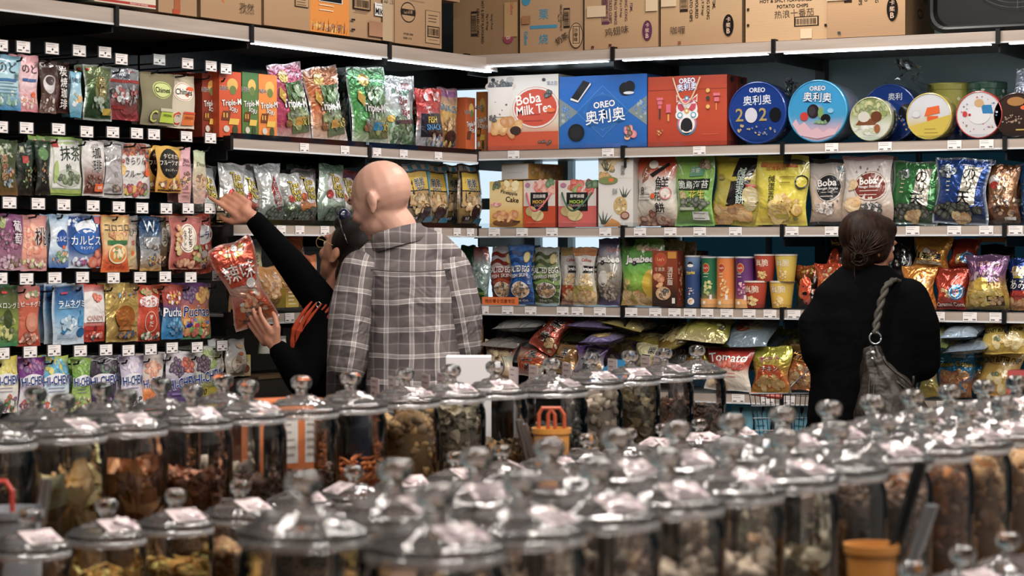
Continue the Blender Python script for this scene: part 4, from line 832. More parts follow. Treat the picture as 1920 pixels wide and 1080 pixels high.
def tmb(xn, c):
    return [('rc', -.1, .1, .42, .76, '#5f7040', '#4a6a3a', 6, 8), ('el', -.12, .84, .14, .08, '#dcb95a'), ('tx', 'Triple-M', .08, .47, .13, '#f0eee8', '#2a1f1a', -.06, .9, .03), ('food', .1, .3, .3, .1, ['#6a7a3a', '#8a9a4a', '#4a5a2a'], 14, .12), ('rc', -.02, .2, .26, .3, c, None, 3, 2, .04), ('tx', xn, .36, .25, .12, '#d8c84a', '#3a4a1a'), ('pg', [(-.36, .6), (-.22, .5), (-.16, .62), (-.3, .72)], '#c8a03a'), ('el', -.2, .24, .09, .05, '#8a5a2a'), ('food', .18, .62, .2, .08, ['#4a7a3a', '#7aa06a', '#c8d8c0'], 8, .1)]
stand('L', 526, 118, 592, Z2L, 'pink seaweed snack pouch leaning left, with yellow times ten', ['#d8c8b8', '#b83a5a', '#c0446a', '#c84a70', '#d8a0b0'], [('stripes', 9, '#c85a7a', 0, .5, .95)] + tmb('x10', '#d8a03a'), 101, 'foil', .03, -.03, roll=-.14, edge='#d6ccd2', tilt=-.08, n=1, name='seaweed_pouch')
stand('L', 594, 124, 657, Z2L, 'orange striped seaweed snack pouch leaning left, with yellow times nine', ['#dcd2c8', '#d8a078', '#d06a3a', '#c8602c', '#d08a5a'], [('stripes', 11, '#e09a6a', 0, .5, .95)] + tmb('x9', '#d8a03a'), 102, 'foil', .03, -.03, roll=-.15, edge='#d8d0cc', tilt=-.08, n=1, name='seaweed_pouch')
stand('L', 628, 126, 668, Z2L, 'dark green glossy pouch tucked behind the orange one', ['#12301f', '#163a26', '#0f2a1c'], [('food', 0, .5, .3, .3, ['#1a4a30', '#0c2016', '#3a7a4a'], 8, .15)], 103, 'foil', .03, -.14, roll=-.12, name='seaweed_pouch')
stand('L', 668, 125, 738, Z2L, 'bright green seaweed snack pouch with yellow times nine', ['#d0d4c0', '#5a9a4a', '#3f9a4a', '#3a9048', '#6ab070'], [('stripes', 10, '#5cb468', 0, .55, .95)] + tmb('x9', '#2a8ab8'), 104, 'foil', .035, -.03, roll=-.06, edge='#ccd6ce', tilt=-.06, n=1, name='seaweed_pouch')
stand('L', 733, 142, 796, Z2L, 'white and green big seaweed pouch with dark red lettering', ['#4a7a4a', '#7aa07a', '#d8dedc', '#cfd8d6'], [('food', .05, .24, .4, .18, ['#3a6a3a', '#5a8a52', '#2a4a2c', '#a8c0a0'], 34, .09), ('food', .1, .82, .3, .06, ['#3a7a5a', '#8a3a3a', '#e8e8e8'], 12, .08), ('tx', 'Big', .08, .64, .15, '#7a2a34', '#f0f0ee', 0, .8, .03), ('tx', 'bag', .12, .5, .15, '#7a2a34', '#f0f0ee', -.1, .8, .03), ('rc', -.2, .35, .4, .4, '#4a2a2e'), ('el', -.34, .42, .1, .05, '#e0b83a')], 105, 'foil', .05, -.03, roll=-.05, n=1, name='seaweed_pouch', edge='#d5dedf')
stand('L', 789, 166, 838, Z2L, 'red fish snack pouch with yellow and blue words', ['#b8bcc0', '#8a8a8c', '#b8302a', '#c03a2c'], [('rc', -.4, .22, .4, .6, '#1c1a20', None, 4, 4), ('tx', 'Japan', -.12, .7, .07, '#f0eee8'), ('tx', 'Style', -.08, .62, .07, '#f0eee8'), ('tx', 'FISH', 0, .5, .1, '#e8d03a'), ('tx', 'SNACK', .04, .38, .09, '#3aa0d8'), ('food', .1, .14, .35, .1, ['#d8dce0', '#7a8a96', '#2a5a8a', '#b8a080'], 16, .1), ('food', .1, .86, .3, .05, ['#e8e0e0', '#d85a4a'], 8, .1)], 106, 'foil', .04, -.03, roll=-.05, n=1)
stand('L', 834, 164, 872, Z2L, 'brown and lilac snack pouch with bold lettering near the corner', ['#5a3a24', '#a87a3a', '#c8a04a', '#b87a9a'], [('rc', -.42, .86, .42, .95, '#a86a9a'), ('tx', 'SNACK', 0, .68, .1, '#2a5a7a', '#e8e8e4', -.08), ('food', 0, .4, .34, .14, ['#c89a5a', '#8a5a2c', '#e0c080'], 14, .12), ('el', .02, .24, .3, .1, '#3a2620'), ('food', 0, .1, .4, .06, ['#d8b83a', '#b83a3a', '#2a2a2a'], 10, .1)], 107, 'foil', .04, -.03, n=1, edge='#2a1c26')
cbox('L', 873, 183, 891, Z2L, 'slim orange snack box next to the corner', ['#c85a1c', '#a8481c'], tm(5)[:6], 6, .05, -.06, n=1)
# third shelf : seaweed crisp bags
def tk(c, x=0, fc=('#2f4a3a', '#1c3026', '#47604c')):
    return [('el', x + .05, .62, .36, .24, '#e9e8e8', 20, 3), ('tx', 'Tao', x + .0, .78, .12, '#d8c23a', '#1f1a16', 0, .7, .03), ('tx', 'Kae', x + .06, .65, .12, '#d8c23a', '#1f1a16', 0, .7, .03), ('tx', 'Noi', x + .1, .52, .12, '#d8c23a', '#1f1a16', 0, .7, .03), ('el', -.26, .5, .1, .07, c), ('food', .05, .16, .4, .13, list(fc), 18, .12)]
for i, (x0, y0, x1, c, lb, bg, rl) in enumerate((
  (382, 312, 425, '#b8402c', 'white seaweed crisp bag with yellow word, first on the left shelf row', ['#2a4a44', '#b8c0bc', '#d8dcdc', '#c8d4d8'], .05),
  (421, 306, 474, '#b8302c', 'white seaweed crisp bag touched by the reaching hand', ['#c89a3a', '#c8ccc4', '#e0e2e2', '#cfd8da'], .04),
  (473, 318, 500, '#a82c28', 'red and white seaweed bag, third along the shelf', ['#2a3a34', '#b04238', '#c8d0cc', '#c8d4da'], .02),
  (501, 307, 546, '#a83a34', 'silver white seaweed bag with red diamond at its middle', ['#2f4038', '#b8c4be', '#dce0e2', '#c6d2d6'], -.1),
  (545, 325, 578, '#b83a30', 'white and dark green seaweed bag with orange flower', ['#1f2f28', '#5a6a50', '#e0e2e0', '#ccd4d4'], -.06),
  (573, 316, 614, '#c8602c', 'black topped seaweed bag with orange prawn', ['#2a3a30', '#c87a3a', '#dfe0dc', '#1f1a1e'], -.03),
  (608, 308, 660, '#b83a34', 'green topped seaweed bag with white front and leaves', ['#25382c', '#9ab0a0', '#cfe0d6', '#2f6a4a'], .03),
  (652, 318, 698, '#c0602c', 'blue and red topped seaweed bag beside the bald man', ['#2c3a2e', '#c8ccc4', '#e0e2e0', '#2a6aa8', '#b8402c'], .02))):
    sp = tk(c)
    if i == 3: sp = [('pg', [(0, .1), (.28, .42), (.1, .8), (-.1, .62)], '#b83a30'), ('vt', '海苔卷', .08, .5, .13, '#e8d8d8', '#8a2a26')] + sp[-1:]
    stand('L', x0, y0, x1, Z3L, lb, bg, sp, 120 + i, 'foil', .075, -.04, roll=rl, n=1, step=.09, turn=rl, name='seaweed_bag')
for i, (x0, y0, x1, lb, bg) in enumerate(((700, 305, 735, 'black and olive snack bag above the bald head', ['#20201c', '#3a4226', '#c8c87a']), (732, 300, 772, 'black snack bag with yellow stripe behind the bald head', ['#1a1c1a', '#a8a03a', '#202018']))):
    stand('L', x0, y0, x1, Z3L, lb, bg, [('food', 0, .4, .35, .25, ['#6a7a3a', '#2a2a1c', '#c8c070'], 18, .1)], 130 + i, 'foil', .06, -.05, name='seaweed_bag')
def by(c): return [('rc', -.47, .9, .47, .97, '#d8c8c0', None, 8, 1), ('rc', -.3, .9, -.15, .97, '#2f98b8'), ('rc', .0, .9, .15, .97, '#2f98b8'), ('rc', .3, .9, .45, .97, '#2f98b8'), ('rc', -.46, .3, .46, .88, '#1a1a1e', None, 6, 5), ('rc', -.42, .33, .3, .56, '#b8965a', None, 5, 4), ('rc', -.42, .58, .3, .86, '#d8b43a', None, 5, 4), ('tx', '脆脆', -.05, .7, .13, '#20242a', '#eef0ee', .04, .8), ('tx', '原味海苔', -.05, .6, .05, '#20242a', '#eef0ee'), ('rc', .3, .52, .46, .86, c, None, 2, 3), ('food', -.05, .36, .38, .14, ['#c8a46a', '#b88a4a', '#8a6a3a', '#d8bc8a'], 26, .1), ('el', .05, .24, .2, .12, '#3a2426'), ('rc', -.42, .1, -.1, .17, '#221c20'), ('tx', '大片', -.26, .135, .05, '#e8e4e0'), ('rc', .1, .05, .44, .14, '#2f8ab0')]
stand('L', 772, 305, 822, Z3L, 'blue and yellow patterned crisp bag nearest the bald head', ['#5a4a3a', '#8a7a5a', '#3a90ac'], by('#2f98b8'), 140, 'film', .07, -.04, roll=-.07, n=1, step=.08, edge='#16161a', name='crisp_bag')
stand('L', 818, 308, 872, Z3L, 'middle yellow and blue crisp bag with picture of fried pieces', ['#6a5638', '#a8884a', '#c8b090'], by('#2f98b8'), 141, 'film', .07, -.03, n=1, step=.08, edge='#16161a', name='crisp_bag')
stand('L', 870, 308, 913, Z3L, 'yellow and maroon crisp bag touching the corner', ['#4a3a2c', '#a8843c', '#8a6a4a'], by('#6a3a4a'), 142, 'film', .07, -.03, n=1, step=.08, edge='#16161a', name='crisp_bag')
# fourth shelf
stand('L', 447, 455, 484, Z4L, 'blue topped rice snack bag at the left of the fourth shelf', ['#9a6a3a', '#b8864c', '#2f7ab8', '#c8d0a0', '#2f6fa8'], [('rc', -.3, .56, .3, .8, '#d8cfa0'), ('vt', '花生', 0, .68, .1, '#7a3a1c'), ('food', 0, .26, .42, .2, ['#b88a50', '#8a5a2c', '#d0a870'], 26, .1)], 150, 'film', .08, -.05, name='snack_bag')
stand('L', 482, 450, 520, Z4L, 'second blue topped rice snack bag beside the raised sleeve', ['#9a6a3a', '#b8864c', '#2f7ab8', '#c8d0a0', '#2f6fa8'], [('rc', -.3, .56, .3, .8, '#d8cfa0'), ('vt', '花生', 0, .68, .1, '#7a3a1c'), ('food', 0, .26, .42, .2, ['#b88a50', '#8a5a2c', '#d0a870'], 26, .1)], 151, 'film', .08, -.05, name='snack_bag')
stand('L', 533, 438, 588, Z4L, 'clear pork floss bag with orange label', ['#a8703a', '#b8844a', '#c8a87a', '#d8622c'], [('food', 0, .45, .42, .35, ['#b88448', '#8a5a2c', '#d0a060', '#e0d8c8'], 44, .1), ('rc', -.44, .8, .3, .94, '#e0703a')], 152, 'foil', .1, -.07, name='snack_bag')
stand('L', 500, 500, 545, Z4L, 'round bulging brown peanut snack bag under the raised arm', ['#a8703c', '#b88448', '#a8743c'], [('food', 0, .5, .42, .42, ['#b88448', '#94602e', '#c89a5c'], 44, .1)], 153, 'film', .1, -.03, name='snack_bag')
cbox('L', 536, 540, 560, Z4L, 'small yellow labelled tub of sweets on the fourth shelf', ['#c8b03a', '#8a5a3a'], [('lines', -.3, .3, .3, .8, 4, '#e8e0b0')], 9, .05, -.02)
o = can('sweet_jar', .03, .09, ['#9a6a4a', '#b8906a'], [('food', 0, .5, .4, .3, ['#c89a70', '#a8764c'], 14, .08)], 3, top='#c8b8a8'); put(o, 'L', hit('L', 573, 560, -.06)[0], -.06, Z4L); tag(o, 'small clear tub of nuts beside the yellow labelled tub', 'tub')
stand('L', 576, 478, 606, Z4L, 'orange edged nut bag beside the woman in glasses', ['#b86a3a', '#c89a5a', '#c8602c'], [('food', 0, .5, .4, .3, ['#c89a5a', '#a8743c', '#e0c8a0'], 22, .1)], 154, 'film', .07, -.05)
# low shelf : bottles, cups and carton
ZL = .86
for i, (x0, x1, lb) in enumerate(((411, 436, 'white squeeze bag of mayonnaise with red lettering, left one'), (433, 470, 'white squeeze bag of mayonnaise with red lettering and orange flower'))):
    o = stand('L', x0, 636, x1, 1.02, lb, ['#d8c8a8', '#e0dcd0', '#dcdad6', '#cfd4d8'], [('el', 0, .33, .38, .24, '#e9e0cc'), ('ring', 0, .33, .38, .24, '#b8a08a', '#eae2d0', .02), ('tx', 'ピュア', 0, .42, .1, '#b83a2c'), ('tx', 'セレクト', 0, .3, .08, '#b83a2c'), ('el', .08, .62, .12, .05, '#e8702c'), ('el', .1, .82, .2, .06, '#e0b87a')], 160 + i, 'film', .05, -.03, name='mayonnaise_bag')
cbox('L', 469, 666, 487, 1.02, 'narrow cream carton with brown round stamp', ['#b89a6a', '#d8cfa8', '#c8b848'], [('el', .0, .35, .4, .2, '#7a3a22'), ('lines', -.3, .6, .3, .9, 4, '#6a5a3a')], 12, .06, -.03)
for i, (px, lb) in enumerate(((498, 'white paper cup upside down on the small carton, left one'), (524, 'white paper cup upside down on the small carton, right one'))):
    o = can('paper_cup', .027, .052, ['#d5d2c8', '#dedbd2'], [], i, .022, '#cfccc2', 'paper'); u, z = hit('L', px, 712, -.06); put(o, 'L', u, -.06, 1.095); tag(o, lb, 'cup')
cbox('L', 485, 709, 552, 1.02, 'small brown cardboard carton under the paper cups', ['#6a5236', '#74593a'], [('bar', .1, .35, .44, .8, '#2a2018', False, '#8a7048'), ('tx', 'S', -.3, .5, .3, '#2a2018'), ('lines', -.1, .12, .4, .25, 2, '#3a2c1c')], 13, .12, -.03, name='cardboard_box')
b = B(); b.box(0, 0, 0, .62, .28, .148, C('#2a2420')); o = b.obj('riser_block', 'plastic'); put(o, 'L', -1.48, -.035, .868); tag(o, 'dark low platform under the mayonnaise bags and small cartons', 'platform')
# ------------------------------------------------------------------ goods on the right run
Z2, Z3, Z4, Z5, Z6 = 1.84, 1.54, 1.238, .925, .62
cbox('R', 915, 141, 1047, Z2, 'white and orange gift box with milk tea picture and red round badge', ['#c8502a', '#c8502a', '#d8c8b0', '#dcd2c0', '#e2dcd0', '#e2dcd0', '#dfd8cc'],
 [('rc', -.5, 0, .5, .24, '#c84e28', None, 6, 3), ('el', .18, .56, .3, .25, '#d24a30', 26, 3), ('ring', .18, .56, .33, .28, '#d86a50', '#e2dcd0', .006), ('el', .18, .56, .3, .25, '#cf4a30', 26, 3), ('tx', 'Boba', .08, .68, .13, '#f3ece4', None, .12, .9, .02), ('tx', 'Milk Tea', .16, .54, .12, '#f3ece4', None, .1, .5, .02), ('lines', .02, .38, .36, .46, 2, '#a83a28'),
  ('el', -.32, .86, .22, .09, '#d8c8b8'), ('food', -.32, .87, .17, .07, ['#2a3440', '#1c2430', '#3f4c58'], 40, .03), ('pg', [(-.5, .85), (-.14, .85), (-.2, .45), (-.42, .45)], '#e2d8cc'), ('food', -.3, .6, .12, .14, ['#2a2a2e', '#3a3434'], 12, .018), ('food', -.2, .3, .24, .09, ['#d89a4a', '#e0b068', '#c8843a'], 12, .11), ('el', -.1, .26, .08, .06, '#3a2620'), ('food', .3, .1, .1, .05, ['#2a1c1a', '#3f2a22'], 5, .03), ('el', -.42, .95, .03, .025, '#2f343a'), ('el', -.18, .95, .05, .04, '#b8b4ac'), ('el', .3, .93, .025, .02, '#2f343a'), ('food', .36, .74, .05, .04, ['#1c2228', '#3a4248'], 5, .05), ('food', -.43, .42, .06, .05, ['#3a3434'], 8, .03), ('tx', '雪之恋', .42, .88, .05, '#6a7a9a'), ('el', .4, .52, .06, .03, '#e8702c')],
 201, .11, -.03, '#c9bfae', name='gift_box', n=1)
cbox('R', 1049, 141, 1213, Z2, 'large blue biscuit gift box with diamond lines and white lettering', ['#155fae', '#1a66b8', '#1d6cc0', '#1763b4'],
 [('pg', [(-.5, .3), (-.5, .7), (-.28, .5)], '#7a8a8c'), ('pg', [(.5, .3), (.5, .7), (.28, .5)], '#7a8a8c'), ('food', -.43, .5, .06, .13, ['#1d6cc0', '#8fa0a0'], 8, .03), ('food', .43, .5, .06, .13, ['#1d6cc0', '#8fa0a0'], 8, .03)] +
 [('pg', [(-q, .5), (0, .5 + q * 1.2), (q, .5), (0, .5 - q * 1.2)], c) for q, c in ((.3, '#4f8fd0'), (.292, '#1a66b8'), (.22, '#4f8fd0'), (.212, '#1b68bb'))] +
 [('el', 0, .5, .2, .24, '#3a72a8', 24, 3), ('el', 0, .5, .19, .228, '#1862b2', 24, 3), ('tx', 'OREO', .02, .6, .085, '#f2f4f8', '#12305a', .1, .5, .03), ('tx', '奥利奥', .03, .44, .19, '#f4f6f9', '#1b5f9e', .1, .52, .035),
  ('pg', [(-.36, .7), (-.22, .94), (-.14, .9), (-.28, .66)], '#1a1c22'), ('pg', [(-.36, .7), (-.28, .66), (-.14, .9), (-.13, .88), (-.28, .635), (-.37, .675)], '#e6e2dc'), ('el', .26, .8, .07, .09, '#14161a'), ('el', .31, .83, .06, .08, '#1c1e24'), ('el', .3, .745, .06, .02, '#dfe2e6'), ('el', -.3, .22, .095, .12, '#121418', 22, 2), ('el', -.3, .22, .07, .09, '#1e2026'), ('food', .3, .2, .06, .08, ['#5a3024', '#d8707a', '#2a1c1a', '#d8a07a'], 10, .05), ('rc', -.5, 0, .5, .012, '#0f4a90')],
 202, .12, -.03, '#0f4684', name='gift_box', n=1)
lion = [('el', 0, .32, .125, .17, '#3a86a8', 26, 3), ('el', 0, .33, .115, .155, '#d8707a', 24, 3), ('el', 0, .31, .1, .13, '#e8e4e0', 24, 3), ('pg', [(-.13, .62), (-.135, .74), (-.06, .67)], '#e8e4e0'), ('pg', [(.13, .62), (.135, .74), (.06, .67)], '#e8e4e0'), ('pg', [(-.12, .64), (-.127, .71), (-.07, .66)], '#d84a3a'), ('pg', [(.12, .64), (.127, .71), (.07, .66)], '#d84a3a'), ('el', 0, .53, .135, .15, '#e9e6e2', 26, 3), ('el', -.1, .44, .045, .06, '#e9e6e2'), ('el', .1, .44, .045, .06, '#e9e6e2'),
 ('el', 0, .635, .085, .03, '#d0607a'), ('el', 0, .68, .03, .035, '#3a8ab0'), ('el', 0, .68, .015, .018, '#e8e4e0'), ('pg', [(-.12, .6), (-.06, .6), (-.02, .52), (-.07, .49), (-.11, .53)], '#c8485a'), ('pg', [(.12, .6), (.06, .6), (.02, .52), (.07, .49), (.11, .53)], '#c8485a'), ('el', 0, .5, .032, .04, '#e0a03a'), ('el', 0, .5, .016, .02, '#e8e4da'), ('ring', -.085, .44, .035, .042, '#3a9ac0', '#e9e6e2', .012), ('ring', .085, .44, .035, .042, '#3a9ac0', '#e9e6e2', .012), ('el', 0, .285, .075, .115, '#17171a', 20, 2), ('el', 0, .215, .062, .03, '#e9e6e2'), ('el', 0, .3, .07, .1, '#202024')]
cbox('R', 1215, 142, 1363, Z2, 'red orange gift box with lion dance mask and cord handle', ['#a8341a', '#b8401e', '#bc4420', '#b03c1c'],
 [('rc', -.5, .8, .5, .81, '#8a2a14'), ('tx', 'OREO', 0, .93, .07, '#f0ece8', '#2a5a9a', .03, .2, .03), ('tx', '奥利奥', 0, .84, .1, '#eceff3', '#2f6aa8', .08, .4, .04)] + lion +
 [('rc', -.38, .66, -.3, .7, '#d86a7a'), ('rc', -.37, .6, -.31, .65, '#d86a7a'), ('rc', -.36, .54, -.32, .59, '#d86a7a'), ('rc', -.35, .4, -.33, .52, '#3a3a3a'), ('rc', -.26, .48, -.2, .6, '#d8607a'), ('rc', -.24, .36, -.22, .46, '#e0a04a'), ('el', .27, .78, .025, .03, '#d8b050'), ('el', .27, .67, .025, .03, '#3a3a34'), ('el', .27, .55, .025, .03, '#d8b050'), ('rc', .34, .7, .42, .74, '#d86a7a'), ('rc', .35, .62, .41, .68, '#d86a7a'), ('rc', .37, .5, .38, .6, '#e0a04a'), ('food', -.34, .2, .05, .04, ['#6a2014', '#e0a04a'], 8, .015), ('rc', .2, .16, .4, .165, '#c86a3a')],
 203, .095, -.03, '#7d2412', [('el', 0, .94, .2, .04, '#1a1c20'), ('rc', -.3, .05, .3, .3, '#8a3420')], name='gift_box', n=1)
ww, _, u, zb = span('R', 1215, 142, 1363, 270, -.03)
b = B(); pts = [(-.055 + .11 * i / 14, -.006 - .01 * sin(pi * i / 14), .255 - .1 * sin(pi * i / 14)) for i in range(15)]
b.tube(pts, .003, 6, C('#d8b08a')); o = b.obj('cord_handle', 'wicker'); gb = [x for x in COL.objects if x.name.startswith('gift_box') and 'lion' in x.get('label', '') and 'one of' not in x.get('label', '')][0]; o.parent = gb
# tins lying on edge
def tin_at(px, py, rpx, d, z, label, face, rim, body, spec, turn=0.0, dep=.09, seed=0, lean=0):
    r = (hit('R', px + rpx, py, d)[0] - hit('R', px - rpx, py, d)[0]) / 2 / cos(turn)
    o = roundtin('biscuit_tin', r, dep, face, rim, body, spec, seed); u, zz = hit('R', px, py, d); put(o, 'R', u, d, z + r + .002, turn, lean); tag(o, label, 'tin'); return o
tin_at(1420, 207, 55, -.04, Z2, 'dark blue round biscuit tin with golden digits', ['#12306e', '#163a86', '#173c8c', '#163a88'], '#1a4190', '#142c60',
 [('tx', 'OREO', 0, .86, .07, '#e8ecf4', None, 0, .4, .03), ('tx', '奥利奥', .0, .7, .15, '#e9edf5', '#2c66ac', .04, .6, .03), ('tx', '2', -.3, .47, .2, '#b39a5c'), ('tx', '2', .1, .47, .2, '#b39a5c'), ('el', -.1, .46, .105, .12, '#d8d4de', 20, 2), ('el', .31, .46, .1, .115, '#15171c', 20, 2), ('food', .05, .2, .3, .08, ['#b39a5c', '#173c8c', '#8a8a6a'], 12, .03), ('food', -.3, .25, .08, .06, ['#b39a5c'], 3, .04)], 0, .1, 301)
tin_at(1533, 207, 56, -.04, Z2, 'sky blue round biscuit tin with pink mountains along its lower half', ['#c9a2b0', '#caa6b4', '#3a9ac8', '#2e9ace', '#2e9cd2', '#3aa4d6'], '#3a9fce', '#9aa4ba',
 [('tx', 'OREO', 0, .86, .07, '#f0f3f8', '#2a3a5a', 0, .35, .03), ('tx', '奥利奥', .0, .72, .15, '#f2f5f9', '#2a4a7a', -.06, .62, .03), ('pg', [(-.42, .3), (-.36, .38), (-.3, .28), (-.22, .33), (-.1, .2), (0, .24), (.1, .16), (.2, .22), (.3, .2), (.38, .3), (.3, .12), (0, .06), (-.3, .12)], '#d8b0ba'), ('el', -.22, .42, .07, .07, '#c83a34'), ('el', -.07, .5, .1, .11, '#2a2428', 20), ('el', -.09, .5, .06, .08, '#3f383c'), ('el', .06, .47, .05, .09, '#7aa05a'), ('el', .14, .38, .08, .07, '#1c1a1e'), ('food', .06, .32, .1, .03, ['#4a7a4a', '#6a9a5a'], 6, .04), ('el', .22, .5, .05, .04, '#8ac0e0')], 0, .16, 302)
tin_at(1633, 218, 40, -.03, Z2, 'small green and cream round tin with printed forest scene', ['#c3c8b8', '#cfd2c2', '#8f9c62', '#76854a'], '#b9b890', '#2c3a2c',
 [('food', 0, .7, .4, .2, ['#8f9c5a', '#a8ac70', '#6f7d44', '#c0b878'], 40, .1), ('food', -.1, .3, .34, .12, ['#d8d8d2', '#c9cfc4', '#b0b494'], 20, .1), ('rc', -.36, .36, .1, .5, '#7a4a2c', None, 4, 2, .1), ('rc', -.1, .56, .36, .66, '#8f9c5a'), ('el', -.16, .55, .14, .12, '#cfc9bc'), ('el', .13, .55, .13, .12, '#6a3a20'), ('el', .15, .28, .07, .1, '#9a5a34')], 0, .075, 303)
tin_at(1668, 203, 53, -.16, Z2, 'dark blue round tin standing behind the small green tin', ['#12306e', '#163a86', '#173c8c'], '#1a4190', '#1a3268', [('el', .3, .5, .14, .15, '#15171c'), ('tx', '奥利', .1, .78, .12, '#e9edf5', '#2c66ac'), ('food', .1, .3, .3, .2, ['#b39a5c', '#173c8c'], 10, .04)], 0, .12, 304)
tin_at(1742, 214, 43, -.03, Z2, 'yellow round tin with white top half and orange house', ['#c8b03a', '#c8b03a', '#c9c7c8', '#cfcfd2', '#cdcdd0'], '#c8b448', '#b8a23c',
 [('pg', [(-.46, .28), (.46, .52), (.47, .42), (.3, .12), (0, .03), (-.3, .12)], '#c9b03a'), ('rc', -.04, .34, .2, .5, '#d8581c', None, 3, 2), ('pg', [(-.1, .5), (-.04, .68), (.22, .72), (.24, .56)], '#e0601f'), ('lines', -.1, .14, .25, .22, 2, '#8a7a2a'), ('el', -.28, .55, .1, .08, '#b8b8bc'), ('el', -.28, .55, .09, .07, '#cfcfd3')], 0, .085, 305)
tin_at(1836, 211, 44, -.03, Z2, 'white round tin with red rim and small scattered motifs', ['#cbc8cb', '#d3d0d2', '#d0cdd0'], '#b83a2c', '#8a2a24',
 [('food', 0, .5, .4, .4, ['#c83a3a', '#3a6aa0', '#8a6a4a', '#c9c4c8', '#5a5a6a'], 26, .028), ('el', .0, .5, .24, .2, '#d8d6d8'), ('rc', .08, .52, .3, .7, '#2a7ab0', None, 3, 2, -.04), ('el', .0, .74, .1, .09, '#c8a070'), ('el', -.3, .52, .05, .06, '#c8323c'), ('el', -.2, .5, .03, .03, '#b82a34')], 0, .08, 306)
tin_at(1905, 208, 42, -.03, Z2, 'dark brown round tin at the right edge of the tin row', ['#2a1a16', '#33201a', '#3a261e'], '#2c1c18', '#241612', [('el', .0, .8, .2, .1, '#a8743c'), ('food', -.05, .4, .3, .1, ['#8a6a50', '#5a4434'], 12, .04), ('el', .2, .66, .1, .05, '#e8602c'), ('rc', 0, .16, .3, .19, '#b8a04a')], 0, .08, 307)
for (px, py, rx, col, lb) in ((1782, 172, 42, '#a8a23c', 'flat yellow round tin lying behind the standing tins'), (1850, 170, 38, '#2f5a48', 'flat dark green round tin lying behind the standing tins')):
    u, z = hit('R', px, py, -.28); sc = (hit('R', px + rx, py, -.28)[0] - u)
    bl = .1; o2 = roundtin('biscuit_tin', sc, .11, [col, col], col, col, [], int(px)); put(o2, 'R', u, -.28, Z2 + bl + .112); o2.rotation_euler = (-pi / 2, 0, 0); tag(o2, lb, 'tin')
    o3 = roundtin('biscuit_tin', sc * 1.02, .097, ['#1c3a7a', '#1c3a7a'], '#1c3a7a', '#1c3472', [], int(px) + 1); put(o3, 'R', u, -.28, Z2 + .102); o3.rotation_euler = (-pi / 2, 0, 0); tag(o3, 'flat blue round tin under the ' + lb.split(' lying')[0], 'tin')
def crumple(x0, y0, x1, y1, d, label, seed, cat='bag'):
    w, h, u, z = span('R', x0, y0, x1, y1, d); rnd = random.Random(seed); b = B(); n = 11; vs = []
    for s in (0, 1):
        for i in range(n + 1):
            for j in range(n + 1):
                x = (j / n - .5) * w * (1 - .75 * (i / n) ** 1.3); zz = h * i / n * rnd.uniform(.85, 1.1)
                vs.append((x + rnd.uniform(-.01, .01) + w * .1 * sin(i), (s - .5) * .05 * (1 - i / n) + rnd.uniform(-.014, .014), max(0, zz)))
    fs = []
    for s in (0, 1):
        o = s * (n + 1) ** 2
        fs += [(o + i * (n + 1) + j, o + i * (n + 1) + j + 1, o + (i + 1) * (n + 1) + j + 1, o + (i + 1) * (n + 1) + j) for i in range(n) for j in range(n)]
    b.add(vs, fs, C('#ccc')); o = b.obj('cellophane_wrap', 'cellophane'); put(o, 'R', u, d, z); tag(o, label, 'wrapping')
crumple(1655, 112, 1745, 172, -.2, 'crumpled clear cellophane wrap standing above the round tins', 3)
crumple(1455, 148, 1500, 200, -.16, 'crumpled clear wrap behind the two large round tins', 4)
stand('R', 1900, 128, 1926, Z2, 'shiny dark blue snack bag behind the brown tin', ['#16284a', '#1c3460', '#c0c8d4'], [('tx', 'のり', 0, .7, .12, '#dfe4ea')], 210, 'foil', .06, -.16)
cbox('R', 893, 172, 912, Z2, 'tall orange seaweed snack box just right of the corner', ['#c8681c', '#d87a22', '#d87a22'], tm(7), 211, .05, -.14)
# ---- third shelf, right
cbox('R', 918, 340, 979, Z3, 'yellow pineapple cake box with brown script lettering', ['#c8903c', '#dca850', '#e6c888', '#e8cf94', '#dcb450'],
 [('tx', 'Pineapple', .1, .74, .1, '#3a1f1c', None, -.15, .8, .02), ('tx', 'Cake', .2, .6, .11, '#3a1f1c', None, -.1, .8, .02), ('food', -.3, .9, .12, .07, ['#5a6a3a', '#3a4a2a'], 8, .1), ('food', .2, .9, .3, .06, ['#e8c060', '#f0e0a8', '#d0a040'], 10, .14), ('food', 0, .22, .36, .11, ['#c8783a', '#d8944a', '#b8682c'], 9, .16), ('el', 0, .1, .4, .08, '#7a4a24'), ('food', -.02, .2, .2, .08, ['#d8944a', '#e0a85c'], 5, .14), ('food', -.3, .5, .14, .04, ['#d8707a', '#e8a8a8'], 8, .06), ('rc', .22, .1, .45, .14, '#4a3426')], 221, .09, -.03, '#b88a3c', name='cake_box')
def moch(c1, c2, t1, ct, sc):
    return [('rc', -.5, 0, .5, .45, c1, None, 4, 4), ('rc', -.5, .45, .5, 1, '#dcd2cc', None, 4, 4), ('food', .12, .84, .34, .14, c2, 16, .15), ('food', .38, .92, .1, .06, ['#2f5a3a', '#4a7a4a'], 4, .12), ('rc', -.28, .34, .28, .74, '#15171a', None, 4, 4), ('tx', t1, 0, .66, .08, '#e8e4e0', None, 0, .5), ('tx', 'MOCHI', -.02, .54, .07, ct, None, 0, .5, .03), ('tx', sc, 0, .46, .05, '#c8a0a0', None, 0, .5), ('el', -.26, .34, .17, .11, '#c8b074'), ('el', -.05, .25, .2, .12, '#d8c48a'), ('lines', -.4, .08, .2, .1, 1, '#e8b8a0'), ('el', -.36, .9, .08, .05, '#b87a9a')]
